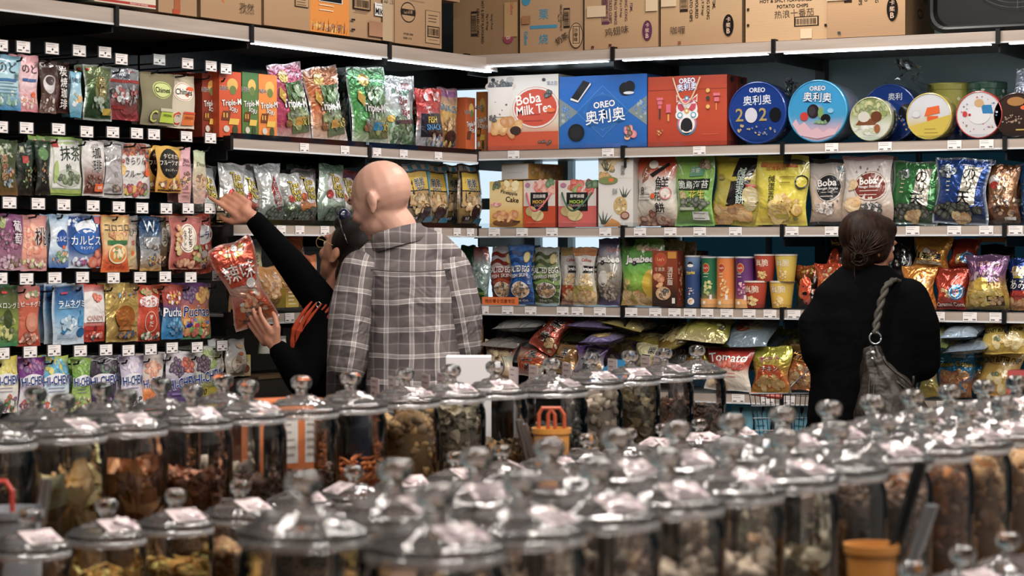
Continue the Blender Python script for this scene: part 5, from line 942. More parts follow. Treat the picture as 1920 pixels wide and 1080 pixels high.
def handle(o, w, h, col):
    b = B(); pts = [((i / 16 - .5) * w * .98, -.004 - .035 * sin(pi * i / 16), h * .78 - h * .42 * sin(pi * i / 16)) for i in range(17)]
    b.tube(pts, .0035, 6, C(col)); q = b.obj('cord_handle', 'plastic', o)
o = cbox('R', 978, 338, 1045, Z3, 'orange lychee mochi box with pink cord handle', ['#c8481f', '#c8481f'], moch('#c6461e', ['#d87060', '#e08a74', '#c85a4c', '#e8b0a0'], '荔枝麻糬', '#e0b03a', 'LYCHEE'), 222, .1, -.04, '#a83a18', name='mochi_box'); handle(o, .125, .17, '#c84a5a')
o = cbox('R', 1047, 338, 1118, Z3, 'pink strawberry mochi box with dark green cord handle', ['#d0605c', '#d0605c'], moch('#cf5f5a', ['#c83a2c', '#d8584a', '#e07a6a', '#7aa04a'], '草莓麻糬', '#a8c83a', 'STRAWBERRY'), 223, .1, -.04, '#a84440', name='mochi_box'); handle(o, .13, .17, '#1d5a3c')
ww, _, u, zb = span('R', 935, 305, 996, 338, -.05)
o = carton('gift_box', ww, .062, .2, ['#cfd0d2', '#dcdddf', '#d8d9db'], [('rc', -.5, 0, .5, .04, '#b8903c'), ('rc', -.5, .95, .5, 1, '#b8903c'), ('rc', -.3, .45, .3, .47, '#b8bcc0')], 224, '#a8802f', [('food', 0, .5, .4, .3, ['#b88a34', '#c89c48', '#8a6a24'], 16, .1)], 'carton', None, '#b8903c'); put(o, 'R', u, -.05, zb + .002, radians(-16)); tag(o, 'white and gold gift box lying on the pineapple cake and mochi boxes', 'box')
ww, _, u, zb = span('R', 930, 325, 1000, 338, -.15); q = carton('gift_box', ww * 1.4, zb - Z3 - .001, .1, ['#8a7a6a', '#8a7a6a'], [], 1); put(q, 'R', u + .05, -.135, Z3 + .001); tag(q, 'plain brown box hidden behind the cake boxes, holding up the white gift box', 'box')
cbox('R', 1122, 293, 1187, Z3, 'tall white pineapple gift box with gold drawing and green oval label', ['#d4cfc8', '#dcd8d2', '#dad6d2', '#d8d6d4'],
 [('food', -.2, .86, .2, .08, ['#c8a05a', '#e0c890', '#6a6a3a'], 14, .09), ('food', .1, .96, .3, .03, ['#d8b878', '#c8a05a'], 8, .09), ('food', -.3, .72, .16, .05, ['#c8984a', '#8a7a3a'], 12, .09), ('el', .14, .3, .2, .13, '#c8a868', 18, 3), ('food', .14, .3, .15, .09, ['#b8904a', '#e0cfa0', '#8a7a4a'], 22, .05)] + [('pg', [(.2 + .02 * k, .42), (.25 + .02 * k, .42), (.1 + .12 * k, .58 - .02 * abs(k - 1))], '#3a4a3a') for k in range(4)] + [('pg', [(-.4 + .02 * k, .04), (-.33 + .02 * k, .04), (-.5 + .14 * k, .24 - .03 * abs(k - 1))], '#3f4c3c') for k in range(4)] +
 [('pg', [(-.3 + .02 * k, .8), (-.26 + .02 * k, .8), (-.46 + .12 * k, .96 - .02 * abs(k - 1))], '#3f4c3c') for k in range(4)] + [('el', -.2, .66, .28, .055, '#7d8a52'), ('el', -.12, .665, .07, .03, '#e8702c'), ('el', .28, .16, .13, .055, '#7a3a2a'), ('el', .28, .16, .1, .04, '#b8907a'), ('pg', [(-.36, 0), (.2, 0), (.1, .07), (-.1, .12)], '#c8894a'), ('vt', '風鳳', .22, .8, .06, '#6a6a6a'), ('vt', '酥', .0, .5, .08, '#8a8a8a'), ('rc', -.5, .69, .5, .693, '#b89a5a')], 225, .07, -.02, '#b8b4ae', name='gift_box')
stand('R', 1186, 290, 1266, Z3, 'white flower biscuit bag with red top and big black brush characters', ['#7a4030', '#cfc4b4', '#d6d2c8', '#d8d4cc', '#c8502a', '#c8481f'],
 [('pg', [(-.2, .8), (-.05, .86), (.2, .84), (.36, .66), (.46, .6), (.46, .1), (-.44, .1), (-.42, .6), (-.3, .66)], '#d6d2ca'), ('pg', [(-.3, .74), (-.12, .97), (-.06, .9), (-.14, .66), (-.3, .6)], '#8a4a24'), ('pg', [(-.1, .72), (.28, .9), (.32, .86), (-.02, .68)], '#201c1c'), ('tx', '鮮', .2, .6, .2, '#1d1a1c', '#dcd8d0'), ('tx', '花', .1, .42, .12, '#1d1a1c', '#dcd8d0'), ('tx', '餅', .14, .26, .14, '#1d1a1c', '#dcd8d0'), ('tx', '8', -.3, .5, .1, '#2a2826'), ('lines', -.4, .36, -.08, .44, 3, '#6a5a50'), ('el', -.02, .42, .06, .04, '#e8602c'), ('ring', .3, .46, .14, .09, '#c87a7a', '#d8d4cc', .03), ('food', -.05, .08, .4, .04, ['#a86a4a', '#c89a7a', '#7a3a2c'], 12, .1), ('food', -.1, .18, .14, .03, ['#6a2a20', '#8a3c2a'], 5, .09), ('el', -.02, .86, .1, .06, '#e8dcd0')], 231, 'film', .08, -.04, n=1, name='biscuit_bag', belly=.6)
stand('R', 1262, 290, 1334, Z3, 'bright green seaweed peanut bag with black and yellow characters', ['#4a6a34', '#6a9a3c', '#7ab044', '#86b84e', '#6fa840'],
 [('rc', -.4, .5, .42, .66, '#1c2420', None, 5, 2), ('tx', '脆鳥海苔', 0, .58, .11, '#dfe4dc', '#1c2a20', 0, .8), ('tx', '花生', .12, .44, .12, '#d8cc4a', '#22301a'), ('food', -.3, .44, .1, .05, ['#c8b07a', '#b0905a'], 4, .12), ('food', .05, .3, .4, .08, ['#2a3626', '#1c261c', '#3f4f34'], 14, .13), ('rc', -.1, .7, .25, .84, '#5a9a7a', None, 3, 2, .06), ('tx', '海苔', .06, .78, .06, '#e8f0e8'), ('food', .3, .86, .1, .07, ['#8a6a4a', '#6a3a2a', '#c8b088'], 6, .1), ('rc', 0, .08, .42, .2, '#c8c8c4'), ('lines', .04, .1, .38, .17, 2, '#7a7a7a'), ('rc', -.36, .22, .06, .26, '#b8c0a8')], 232, 'film', .05, -.05, edge='#8ac060', n=1, name='snack_bag')
stand('R', 1322, 293, 1418, Z3, 'yellow salted egg biscuit bag with wide black band', ['#c8b02c', '#b8a838', '#a8a040', '#c0b028', '#ccbc24'],
 [('rc', -.16, .28, .24, .99, '#17171c', None, 4, 8, .14), ('rc', .02, .87, .34, .96, '#26262c'), ('el', .17, .92, .12, .025, '#0c0c10'), ('vt', '鹹蛋麦餅', .12, .58, .13, '#c8dcd4', '#17171c', 1.0), ('food', -.1, .16, .34, .1, ['#d8a04a', '#e0b060', '#b87c30'], 8, .2), ('el', .32, .45, .15, .13, '#c8b888'), ('el', .3, .3, .1, .08, '#b8aa7a'), ('rc', .24, .56, .42, .61, '#b8402c'), ('lines', .3, .3, .42, .46, 4, '#e0dcc8'), ('el', -.3, .7, .08, .04, '#8a7a2a')], 233, 'film', .09, -.04, edge='#b0a430', roll=.06, n=1, name='biscuit_bag', belly=.6)
stand('R', 1410, 290, 1508, Z3, 'lemon yellow biscuit pouch with oval carry hole and black characters', ['#d0b030', '#d8c42c', '#dccc30', '#dcd03a', '#d0cc48'],
 [('rc', -.4, .82, .3, .9, '#b84a2a', '#c8902c', 4, 2), ('tx', '台灣製造', -.1, .82, .07, '#b8402a', '#e0d440'), ('el', .28, .9, .17, .035, '#3a3a1c'), ('vt', '鹹蛋黃酥餅', -.16, .44, .1, '#22221c', '#e0d84a'), ('food', .12, .28, .3, .14, ['#d8b048', '#c89a34', '#e8d080'], 22, .1), ('food', .0, .2, .2, .1, ['#c8a038', '#e0c060'], 6, .16), ('lines', .0, .6, .3, .68, 2, '#8a7a20'), ('ring', .4, .62, .12, .1, '#2a2a20', '#dccc30', .03), ('el', .32, .1, .05, .03, '#6a6a2a'), ('rc', -.06, .1, .2, .16, '#a89a2c')], 234, 'film', .07, -.04, edge='#ccc040', n=1, name='biscuit_bag', roll=.03)
def boba(c, ct): return [('el', .08, .56, .34, .2, c, 24, 3), ('ring', .08, .56, .36, .215, c, '#cfc4bc', .008), ('el', .08, .56, .33, .19, c, 24, 3), ('tx', 'Boba', .04, .64, .1, '#f0ece8', None, .03, .6, .03), ('tx', ct, .06, .55, .05, '#f0ece8', None, 0, .6), ('lines', -.14, .43, .3, .49, 2, '#d8ccc4')]
stand('R', 1508, 297, 1575, Z3, 'beige and black tapioca snack bag with black round badge', ['#6a5a54', '#c8b09c', '#c9b4a2', '#cfc6c0', '#cbc6c4'], boba('#22262b', 'Nougat Snacks') + [('food', .0, .26, .26, .1, ['#d8d0cc', '#b8aaa4', '#efeae6'], 18, .1), ('food', 0, .34, .42, .2, ['#1c1c20', '#2a2a30'], 12, .035), ('food', .38, .84, .08, .05, ['#3a6a8a', '#c8dce8'], 6, .06), ('rc', -.5, .94, .5, 1, '#242a30', None, 6, 1), ('rc', -.5, 0, .5, .05, '#2c2a2c', None, 6, 1)], 235, 'film', .05, -.04, n=1, name='candy_bag')
stand('R', 1577, 292, 1670, Z3, 'white and brown tapioca biscuit bag above the dark haired woman', ['#7a5a50', '#b8a494', '#cfc8c2', '#d3cecb', '#d2c2c4'], boba('#7a2f26', 'Nougat Biscuits') + [('food', -.25, .3, .14, .07, ['#d8b07a', '#c8985a', '#e0c090'], 6, .14), ('food', .1, .24, .2, .08, ['#20222a', '#3a3c44', '#d8d4d0'], 26, .06), ('food', -.3, .6, .08, .12, ['#c8a878', '#e0ccaa'], 5, .1), ('food', 0, .76, .42, .1, ['#1e2024', '#2c3a34'], 7, .03), ('rc', -.5, .95, .5, 1, '#b88a92', None, 6, 1)], 236, 'film', .05, -.04, n=1, name='candy_bag')
def noriten(c): return [('rc', -.04, .3, .28, .88, '#cfc9b8', None, 4, 6, .08), ('tx', 'の', .14, .76, .18, '#15171c'), ('tx', 'リ', .16, .58, .13, '#15171c'), ('tx', '天', .06, .4, .2, '#15171c'), ('food', -.05, .2, .42, .1, ['#20241e', '#14180f', '#33382c'], 30, .1), ('food', 0, .12, .16, .06, ['#c8a060', '#b88c4c', '#dcc088'], 8, .13), ('food', -.28, .8, .14, .07, ['#c8d8e0', c, '#1c3a4a'], 12, .08), ('lines', -.3, .5, -.2, .7, 4, '#e0dcc0'), ('tx', '海苔', -.3, .81, .07, '#1a2a20', '#dce8e4')]
stand('R', 1660, 302, 1752, Z3, 'green fried seaweed bag with silver edges and brush characters', ['#22301e', '#2f6a3a', '#3f8a4c', '#4a9a58'], noriten('#3f8a4c'), 237, 'foil', .06, -.04, roll=.05, edge='#c9d4d0', n=1, name='seaweed_bag')
stand('R', 1746, 296, 1846, Z3, 'dark blue fried seaweed bag with silver edges and brush characters', ['#1a1e2a', '#1d3a78', '#21488e', '#244c94'], noriten('#244c94'), 238, 'foil', .06, -.03, roll=.06, edge='#c4cede', n=1, name='seaweed_bag')
stand('R', 1840, 308, 1903, Z3, 'bronze foil snack bag with red and white round mark', ['#3a2418', '#7a4a2a', '#8a5a34', '#a87a52', '#5a3420'], [('el', -.22, .72, .16, .11, '#e4deda'), ('el', -.22, .66, .15, .06, '#c0301f'), ('food', .1, .4, .36, .3, ['#5a341e', '#c09060', '#2c1a12', '#8a5a34', '#d8b890'], 40, .09), ('rc', .1, .06, .4, .12, '#d8d4d0')], 239, 'foil', .07, -.03, n=1, name='seaweed_bag')
stand('R', 1900, 305, 1940, Z3, 'dark blue foil snack bag at the right edge of the middle shelf', ['#16223a', '#1f4a7a', '#2a5a8a'], [('food', 0, .5, .4, .4, ['#1c3a66', '#3a7aa0', '#10182a'], 16, .1)], 240, 'foil', .07, -.04)
# ---- fourth shelf, right
stand('R', 858, 460, 885, Z4, 'green topped snack bag half hidden by the plaid sleeve', ['#2f5a3a', '#b8c8c8', '#3a6a4a', '#1f5a34'], [('food', 0, .5, .3, .2, ['#d8e0e0', '#3a8a5a'], 10, .12)], 249, 'foil', .06, -.08)
stand('R', 880, 462, 911, Z4, 'pale green seaweed packet with red top', ['#1f4a2c', '#a8c0bc', '#b0c4c4', '#b83a34'], [('food', 0, .5, .34, .2, ['#dfe8e6', '#6aa080', '#c8d8d8'], 14, .12), ('el', 0, .18, .36, .1, '#1f5a2c'), ('tx', 'SEAWEED', 0, .18, .04, '#b8d060')], 250, 'foil', .06, -.04)
def se(c1, c2, t2): return [('stripes', 7, c2, 0), ('el', .3, .8, .13, .09, '#c8b060'), ('ring', .3, .8, .13, .09, '#c8b060', '#d8c890', .03), ('tx', 'SALTED EGG', .0, .6, .1, '#e9e4e0', None, .02, .92, .025), ('tx', t2, .0, .49, .06, '#e0d8d4', None, .1, .86), ('el', .05, .25, .36, .14, '#d8d0c8', 20, 3), ('food', .05, .25, .32, .12, ['#9a6a3a', '#6a4424', '#c8965a', '#3a2616'], 34, .08), ('tx', 'What the', 0, .07, .05, '#e8e0dc')]
stand('R', 911, 462, 957, Z4, 'brick red salted snack bag with white lettering, left of the blue one', ['#8a2f1c', '#9a3a22', '#a8452c', '#b8b4b8', '#c0bcc0'], se('#9a3a22', '#7a2414', 'FISH SKIN'), 251, 'film', .05, -.05, edge='#b8b2b4', n=1)
stand('R', 950, 459, 994, Z4, 'blue wavy striped salted snack bag with white lettering', ['#1f4a86', '#1c5298', '#2460a8', '#2a6ab4'], se('#1c5298', '#1a3c72', 'FISH SKIN'), 252, 'film', .05, -.035, n=1, edge='#2460a8')
stand('R', 988, 464, 1038, Z4, 'green camouflage striped salted snack bag with white lettering', ['#4a5a30', '#6a8a3c', '#7a9a4a', '#7a8a5c', '#c4c4c4'], se('#6a8a3c', '#3c4c24', 'SEAWEED FRIES'), 253, 'film', .06, -.03, edge='#c0c4c0', n=1)
def jg(c, r=0): return [('rc', -.5, .86, .5, 1, c, None, 8, 2), ('tx', 'Calbee', .14, .78, .05, '#b83a2c'), ('rc', .0, .56, .49, .68, '#17181c', None, 3, 2), ('tx', 'Jagabee', .24, .62, .08, '#f0ece6', None, 0, .46, .03), ('food', .15, .42, .28, .12, ['#d8b478', '#e6cc98', '#c8a060'], 20, .09), ('food', 0, .14, .42, .1, ['#c8944a', '#a8743a', '#dcb070'], 8, .2), ('rc', -.44, .1, .44, .34, '#a8442a' if r else '#b0a050', None, 5, 3), ('food', .15, .16, .28, .1, ['#c09050', '#a87838', '#d8b078'], 6, .2)]
stand('R', 1036, 464, 1074, Z4, 'grey potato stick bag with tan top and red base', ['#b8785a', '#b8a89a', '#c8c4c0', '#ccc8c4'], jg('#b89a5a', 1), 254, 'film', .05, -.05, n=1)
stand('R', 1071, 464, 1112, Z4, 'grey potato stick bag with orange brown top and olive base', ['#b89a6a', '#b8b09a', '#c8c4c0', '#ccc8c4'], jg('#a86a3a', 0), 255, 'film', .05, -.035, n=1)
def jl(): return [('tx', 'Calbee', .26, .84, .06, '#c83a34', '#e0dcd8'), ('tx', 'Jagabee', .0, .68, .13, '#f2efea', '#17181c', 0, .92, .04)]
stand('R', 1113, 447, 1158, Z4, 'grey and purple potato stick bag with large white lettering', ['#4a3a6a', '#5a5048', '#8a8278', '#a8a49a', '#9a98a8', '#4a3f8a'], [('food', 0, .2, .4, .14, ['#8a7a66', '#6a5c4c', '#a89884', '#4a4038'], 26, .12), ('el', -.12, .4, .2, .12, '#c8c4bc'), ('food', .2, .46, .16, .08, ['#6a5a3a', '#c8b08a'], 8, .09)] + jl(), 256, 'film', .07, -.05, n=1)
stand('R', 1156, 447, 1236, Z4, 'large bright green potato stick bag with yellow cheerful potato shape', ['#c89a3c', '#8aa83c', '#86b83a', '#5aa83a', '#4a9a34', '#6aa83c'], [('food', .0, .12, .46, .1, ['#d8a050', '#c08834', '#e8c078'], 14, .15), ('food', -.36, .36, .1, .1, ['#c8b04a', '#e0c860', '#8a9a3a'], 8, .1), ('el', .3, .33, .2, .21, '#d8b42a', 22, 3), ('food', .1, .88, .38, .06, ['#e0d0a8', '#c8b880', '#7ab04a'], 10, .09)] + jl(), 257, 'film', .09, -.05, n=1)
for k in range(3):
    stand('R', 1232 + k * 16, 449 + k * 2, 1262 + k * 16, Z4, 'green and tan crisp tube bag, %s of three behind the brown box' % ['left', 'middle', 'right'][k], ['#3a5a2c', '#4a7a3a', '#a89050', '#c8b070'], [('food', 0, .84, .4, .1, ['#c8a860', '#e0d0a0'], 6, .2)], 258 + k, 'film', .05, -.17)
cbox('R', 1223, 470, 1270, Z4, 'dark brown wafer snack box with stacked crisps picture', ['#2a1c18', '#3a221a', '#7a341c', '#8a3a1e', '#8a3c20'], [('el', -.16, .84, .24, .13, '#a8562c'), ('el', -.16, .84, .2, .1, '#b8442a'), ('tx', 'Lay\'s', -.16, .84, .07, '#e0b070', None, 0, .4), ('rc', .12, .86, .46, .98, '#c88a2c'), ('tx', '食速浪', -.2, .67, .07, '#d8b8a0', None, 0, .4), ('food', -.22, .48, .14, .12, ['#c8783c', '#a85c2a', '#d89858'], 8, .16), ('vt', '消豆脂', .22, .55, .1, '#e0d0c0'), ('el', -.05, .24, .3, .12, '#c09a70', 18, 3), ('food', -.05, .24, .2, .08, ['#4a2c1e', '#c8a078', '#2a1812'], 10, .12), ('rc', .3, .06, .42, .16, '#d8d0c8')], 261, .055, -.03, '#7a3018', [('food', 0, .5, .3, .4, ['#a85c2a', '#c8783c', '#7a3018'], 14, .2)], n=1)
def pt(c, ms): return [('el', -.12, .8, .2, .1, '#c8a03a'), ('el', -.12, .8, .17, .085, '#b8382c'), ('tx', "Lay's", -.12, .8, .05, '#f0e8d8', None, 0, .3), ('lines', -.26, .62, .04, .68, 2, '#e8e0d8'), ('food', .0, .4, .22, .16, ms, 10, .12), ('rc', -.45, 0, .45, .18, '#d89c58', None, 6, 2), ('el', -.2, .1, .08, .04, '#e8e0d0'), ('rc', .08, .16, .2, .26, '#d8d4d0')]
for (x0, x1, bg, sp, lb, yt) in (
  (1284, 1310, ['#2a3a5a', '#24406e', '#1f3c72', '#6a8ab0'], [('el', -.05, .86, .16, .05, '#2a1c18'), ('el', -.05, .83, .2, .03, '#e6e0da'), ('tx', 'Pringles', -.02, .68, .09, '#d8b83a', '#1f2f5a', .12, .5, .03), ('food', 0, .3, .2, .12, ['#b84a3a', '#e0dcd8', '#3a6aa0'], 10, .07), ('el', 0, .12, .2, .07, '#e0d8cc'), ('food', 0, .12, .14, .04, ['#c8803c', '#a8602c'], 6, .07)], 'dark blue crisp tube with yellow lettering', 478),
  (1310, 1341, ['#c88a4a', '#1f6a46', '#1a6a44', '#1c6c46'], pt(0, ['#9aa04a', '#c8c06a', '#6a4a2a', '#b0b058']), 'dark green crisp tube with avocado', 480),
  (1343, 1375, ['#d89a50', '#d8782c', '#d8752a', '#d8762c'], pt(0, ['#d8a04a', '#e8c078', '#c8783a']), 'bright orange crisp tube', 480),
  (1378, 1410, ['#b86a4a', '#6a2f6e', '#5f2a6a', '#5a2a66'], pt(0, ['#c86a8a', '#8a3a6a', '#e0b0b0']), 'purple crisp tube', 480)):
    ww, _, u, zb = span('R', x0, yt, x1, yt + 90, -.06)
    h = hit('R', (x0 + x1) / 2, yt, -.06)[1] - Z4 - .008
    o = can('crisp_tube', ww / 2, h, bg, sp, int(x0), top='#c8c8cc'); put(o, 'R', u, -.07, Z4, .15); tag(o, lb + ' standing on the fourth shelf', 'tube')
    q = o.copy(); COL.objects.link(q); put(q, 'R', u, -.07 - ww - .004, Z4, .15); tag(q, 'one of the same tubes standing behind the ' + lb, 'tube', 'tubes behind the ' + lb)
for (x0, x1, yt, z, bg, lb) in ((1391, 1433, 524, Z4, ['#8a2a1c', '#b03a24', '#b8432c'], 'red potato snack cup, lower one'), (1433, 1478, 526, Z4, ['#c89a2c', '#dcb43c', '#dcb848'], 'yellow potato snack cup, lower one'),
     (1412, 1450, 482, 0, ['#8a2a1c', '#b83c26', '#c0482c'], 'red potato snack cup, stacked above'), (1450, 1490, 480, 0, ['#c8a02c', '#dcbc44', '#e0c450'], 'yellow potato snack cup, stacked above')):
    dd = -.045 if z else -.06
    ww, _, u, zb = span('R', x0, yt, x1, yt + 46, dd); z = z or Z4 + .098
    o = can('snack_cup', ww * .38, .094, bg, [('tx', '真脆', .0, .74, .26, '#f0e4cc', None, 0, .6), ('lines', -.1, .52, .15, .58, 1, '#f0e0c8'), ('food', 0, .26, .24, .18, ['#e0b860', '#c8943c', '#ecd080'], 16, .1)], int(x0), ww * .5, '#d8ccc0'); put(o, 'R', u, dd - ww * .5 + .02 if z == Z4 else dd - ww * .5 + .02, z + .001); tag(o, lb + ' beside the crisp tubes', 'cup')
pk = [('food', 0, .42, .3, .26, ['#d8481c', '#e0581f'], 3, .3), ('el', 0, .45, .24, .28, '#d84a1c', 22, 3), ('pg', [(-.14, .54), (-.04, .5), (-.12, .48)], '#16120f'), ('pg', [(.14, .54), (.04, .5), (.12, .48)], '#16120f'), ('el', 0, .34, .12, .04, '#16120f'), ('food', .36, .3, .08, .16, ['#e0d8c8', '#e07a2c'], 8, .07), ('food', 0, .86, .4, .06, ['#d8a02c', '#b8481c', '#c8c03a'], 14, .07)]
stand('R', 1476, 498, 1528, Z4, 'black halloween snack bag with orange pumpkin face, lower', ['#15120f', '#1a1512', '#2a1c10', '#c8641c'], pk, 262, 'foil', .07, -.04)
stand('R', 1522, 494, 1580, Z4, 'orange red ring snack bag against the black coat', ['#a8381c', '#c8501f', '#d8602a', '#d0481f'], [('el', 0, .5, .26, .2, '#e0a868'), ('el', 0, .5, .18, .13, '#d8804a'), ('food', 0, .8, .36, .1, ['#e8c080', '#b83a1c'], 8, .1), ('food', -.2, .2, .2, .1, ['#16120f', '#e0d8c8'], 8, .08)], 263, 'foil', .08, -.05)
stand('R', 1538, 442, 1580, Z4, 'black halloween snack bag with orange pumpkin face, upper', ['#15120f', '#1a1512', '#2a2010'], pk, 264, 'foil', .06, -.16, lift=.1, roll=.1)
for (x0, y0, x1, lf, bg, lb) in ((1640, 470, 1690, 0, ['#0d1416', '#142024', '#1c3a40'], 'black and teal snack bag beside the hair bun'), (1668, 442, 1712, .1, ['#101214', '#16181c', '#0f1416'], 'glossy black snack bag above the hair bun')):
    stand('R', x0, y0, x1, Z4, lb, bg, [('food', 0, .5, .3, .2, ['#c8d8e0', '#12181a', '#3a6a7a', '#0f1012'], 12, .09)], int(x0), 'foil', .07, -.12, lift=lf)
def cc(c, ct): return [('food', 0, .42, .3, .14, ['#e0b868', '#d89c48', '#f0dca0'], 16, .09)] + ct
kc = [('rc', -.36, .34, .36, .5, '#26201a', None, 5, 2), ('tx', 'カラメル', 0, .42, .11, '#d8cc6a', None, 0, .64), ('rc', -.36, .2, .36, .28, '#e8dcc0', None, 4, 1), ('food', 0, .56, .22, .05, ['#e8e0d4', '#8a4a24'], 8, .1)]
rcn = [('el', .22, .42, .26, .19, '#2f7ab8', 22, 3), ('el', .22, .42, .22, .16, '#e6e8ea', 20), ('el', .22, .42, .19, .14, '#2f86c0', 20), ('tx', '10', .22, .43, .13, '#e04a4a', '#f0f0f0'), ('tx', 'Caramel Corn', 0, .13, .09, '#f0e8e0', None, 0, .84, .03)]
stand('R', 1684, 499, 1746, Z4, 'orange caramel corn bag in front, left of the red one', ['#c8741c', '#d88824', '#dc9030', '#d88428', '#dc9438'], [('food', .1, .6, .3, .14, ['#e8b060', '#f0c888'], 6, .06)] + cc(0, kc), 265, 'foil', .09, -.04, roll=.03)
stand('R', 1744, 503, 1806, Z4, 'red caramel corn bag in front with blue round seal', ['#a8301c', '#b83824', '#bc3c26', '#b43a24', '#a83420'], cc(0, rcn), 266, 'foil', .09, -.035)
stand('R', 1700, 441, 1768, Z4, 'orange caramel corn bag resting above the front one', ['#c87a1c', '#dc9628', '#e0a030', '#e09c2c'], cc(0, kc), 267, 'foil', .085, -.06, lift=.132, tilt=-.1, roll=.08)
stand('R', 1764, 447, 1824, Z4, 'red caramel corn bag resting above the front one', ['#a8321c', '#b83c24', '#b83a24', '#b03620'], cc(0, rcn[:-1]), 268, 'foil', .085, -.06, lift=.13, tilt=-.1, roll=.02)
stand('R', 1806, 478, 1884, Z4, 'purple and yellow halloween corn snack bag', ['#2a241c', '#c8a83a', '#c8a040', '#a8804a', '#7a4a7a', '#6a3f72', '#8a6a94'], [('tx', 'ハロウィン', 0, .84, .1, '#c8705a', '#e0ccd8'), ('food', -.05, .26, .4, .16, ['#d8b83a', '#c8a42c', '#e8cc58'], 12, .16), ('rc', .05, .08, .42, .26, '#2a2018', None, 3, 2), ('food', .24, .17, .15, .06, ['#c89a5a', '#8a5a2c'], 8, .08), ('food', .0, .62, .42, .12, ['#5a3460', '#8a5a90', '#c8a0b0', '#3a2440'], 20, .1), ('el', -.1, .48, .2, .12, '#d8b43a')], 269, 'foil', .09, -.04)
stand('R', 1880, 485, 1932, Z4, 'navy blue biscuit bag with white lettering at the right edge', ['#c88a4a', '#c8442c', '#16224a', '#182a5c', '#1c3a86', '#1f4496'], [('food', 0, .76, .42, .08, ['#d8b080', '#c09058', '#e8cca0'], 12, .12), ('tx', 'あみ', -.1, .5, .18, '#f2f2f2', '#101830'), ('rc', -.3, .28, .4, .38, '#c8402c', None, 4, 1), ('food', 0, .14, .4, .1, ['#d89a5a', '#c07c3c', '#e0b070'], 10, .18), ('rc', -.3, .62, .1, .66, '#c8b83a')], 270, 'foil', .07, -.04, lift=0)
b = B(); b.box(-.09, -.005, 0, .09, .005, .018, C('#c88a2c')); o = b.obj('snack_box', 'carton'); u, z = hit('R', 1870, 460, -.2); put(o, 'R', u, -.2, Z4 + .242); tag(o, 'flat orange slim box lying on the black bags at far right', 'box')
stand('R', 1830, 458, 1900, Z4, 'glossy black bag behind the purple halloween bag', ['#0f1214', '#161a1c', '#10181c'], [], 271, 'foil', .08, -.17)
# ---- piles on the fifth shelf
def pile(cx, cy, wp, hp, label, bg, spec, seed, roll=0, tilt=0, d=-.06, t=.06, L=.2, m='foil', turn=0, cat='bag'):
    """a crisp bag lying in a heap: cx, cy its middle, wp, hp how wide and long it really looks"""
    ww, hh, u, zb = span('R', cx - wp / 2, cy - hp / 2, cx + wp / 2, cy + hp / 2, d)
    h = L if tilt < -.8 else hh / max(.3, cos(tilt))
    o = pouch('crisp_bag', ww * .97, h, t * .82, bg, spec, seed, m, .06, .007, .5)
    R4 = Matrix.Rotation(WALLS['R'][0] + turn, 4, 'Z') @ Matrix.Rotation(roll, 4, 'Y') @ Matrix.Rotation(tilt, 4, 'X')
    c = R4 @ Vector((0, 0, h / 2)); ctr = W('R', u, d, zb + hh / 2)
    loc = ctr - c; lo = min((R4 @ Vector(v[:])).z for v in [x.co for x in o.data.vertices]) + loc.z
    if lo < Z5 + .002: loc.z += Z5 + .002 - lo
    o.location = loc; o.rotation_euler = R4.to_euler(); tag(o, label, cat); return o
def kuri(c, t='栗'): return [('rc', -.16, .2, .3, .9, c, None, 3, 4, .05), ('tx', '栗', .06, .72, .26, '#17181a', '#dcd6cc'), ('tx', '一', -.1, .52, .12, '#17181a', '#dcd6cc'), ('tx', '焼', -.06, .3, .22, '#17181a', '#dcd6cc'), ('food', .28, .2, .18, .16, ['#d8b070', '#c89048', '#e8cc98'], 10, .13)]
chip = [('food', 0, .5, .36, .3, ['#d8c078', '#c8a850', '#e8dca0', '#a88838'], 22, .13)]
pile(985, 607, 92, 36, 'off white crisp bag lying on top at the left of the corner heap', ['#a8a8a6', '#b8b6b4', '#c4c4c4'], [('food', 0, .5, .3, .2, ['#c89a5a', '#e8d8b8', '#8a5a34'], 16, .1)], 401, -.05, -1.42, -.1, .065)
pile(952, 642, 66, 34, 'grey white crisp bag second from the top at the left of the corner heap', ['#a8a09a', '#b4b0ac', '#c0bebc'], [('food', 0, .5, .3, .2, ['#c88a4a', '#e8d0a8', '#a83a2c'], 14, .1)], 402, .05, -1.42, -.1, .06)
pile(1000, 652, 56, 36, 'silver crisp bag behind the beige oat bag', ['#a0a2a4', '#b4b6b8'], [], 403, .2, -.9, -.16, .06)
pile(936, 676, 60, 74, 'beige oat crisp bag standing in front with round black stamp', ['#8a7056', '#b89c78', '#cbb696', '#b8c0b0', '#a8403a', '#cfc4b0'], [('ring', 0, .38, .3, .28, '#3a2c22', '#cbb696', .02), ('tx', '卡', .02, .34, .2, '#2a201a'), ('tx', '高', .02, .56, .14, '#3a2c22'), ('food', 0, .7, .4, .1, ['#c8a878', '#dcc498', '#a88858'], 16, .1), ('rc', -.34, .82, .34, .92, '#a8483a', None, 5, 1)], 404, .1, -.15, -.04, .06, m='film')
pile(1036, 622, 46, 76, 'brick red chestnut snack bag leaning right with black characters', ['#b8503a', '#8a3420', '#94381f', '#8a3018'], kuri('#8a3018'), 405, .5, -.4, -.05, .06)
pile(998, 678, 56, 54, 'orange and white chestnut snack bag standing in the front row', ['#d8c8bc', '#c8502c', '#c85a34', '#d0a890', '#6a2024'], kuri('#c8502c') + [('el', .4, .1, .3, .3, '#dcd4cc')], 406, .05, -.2, -.035, .06)
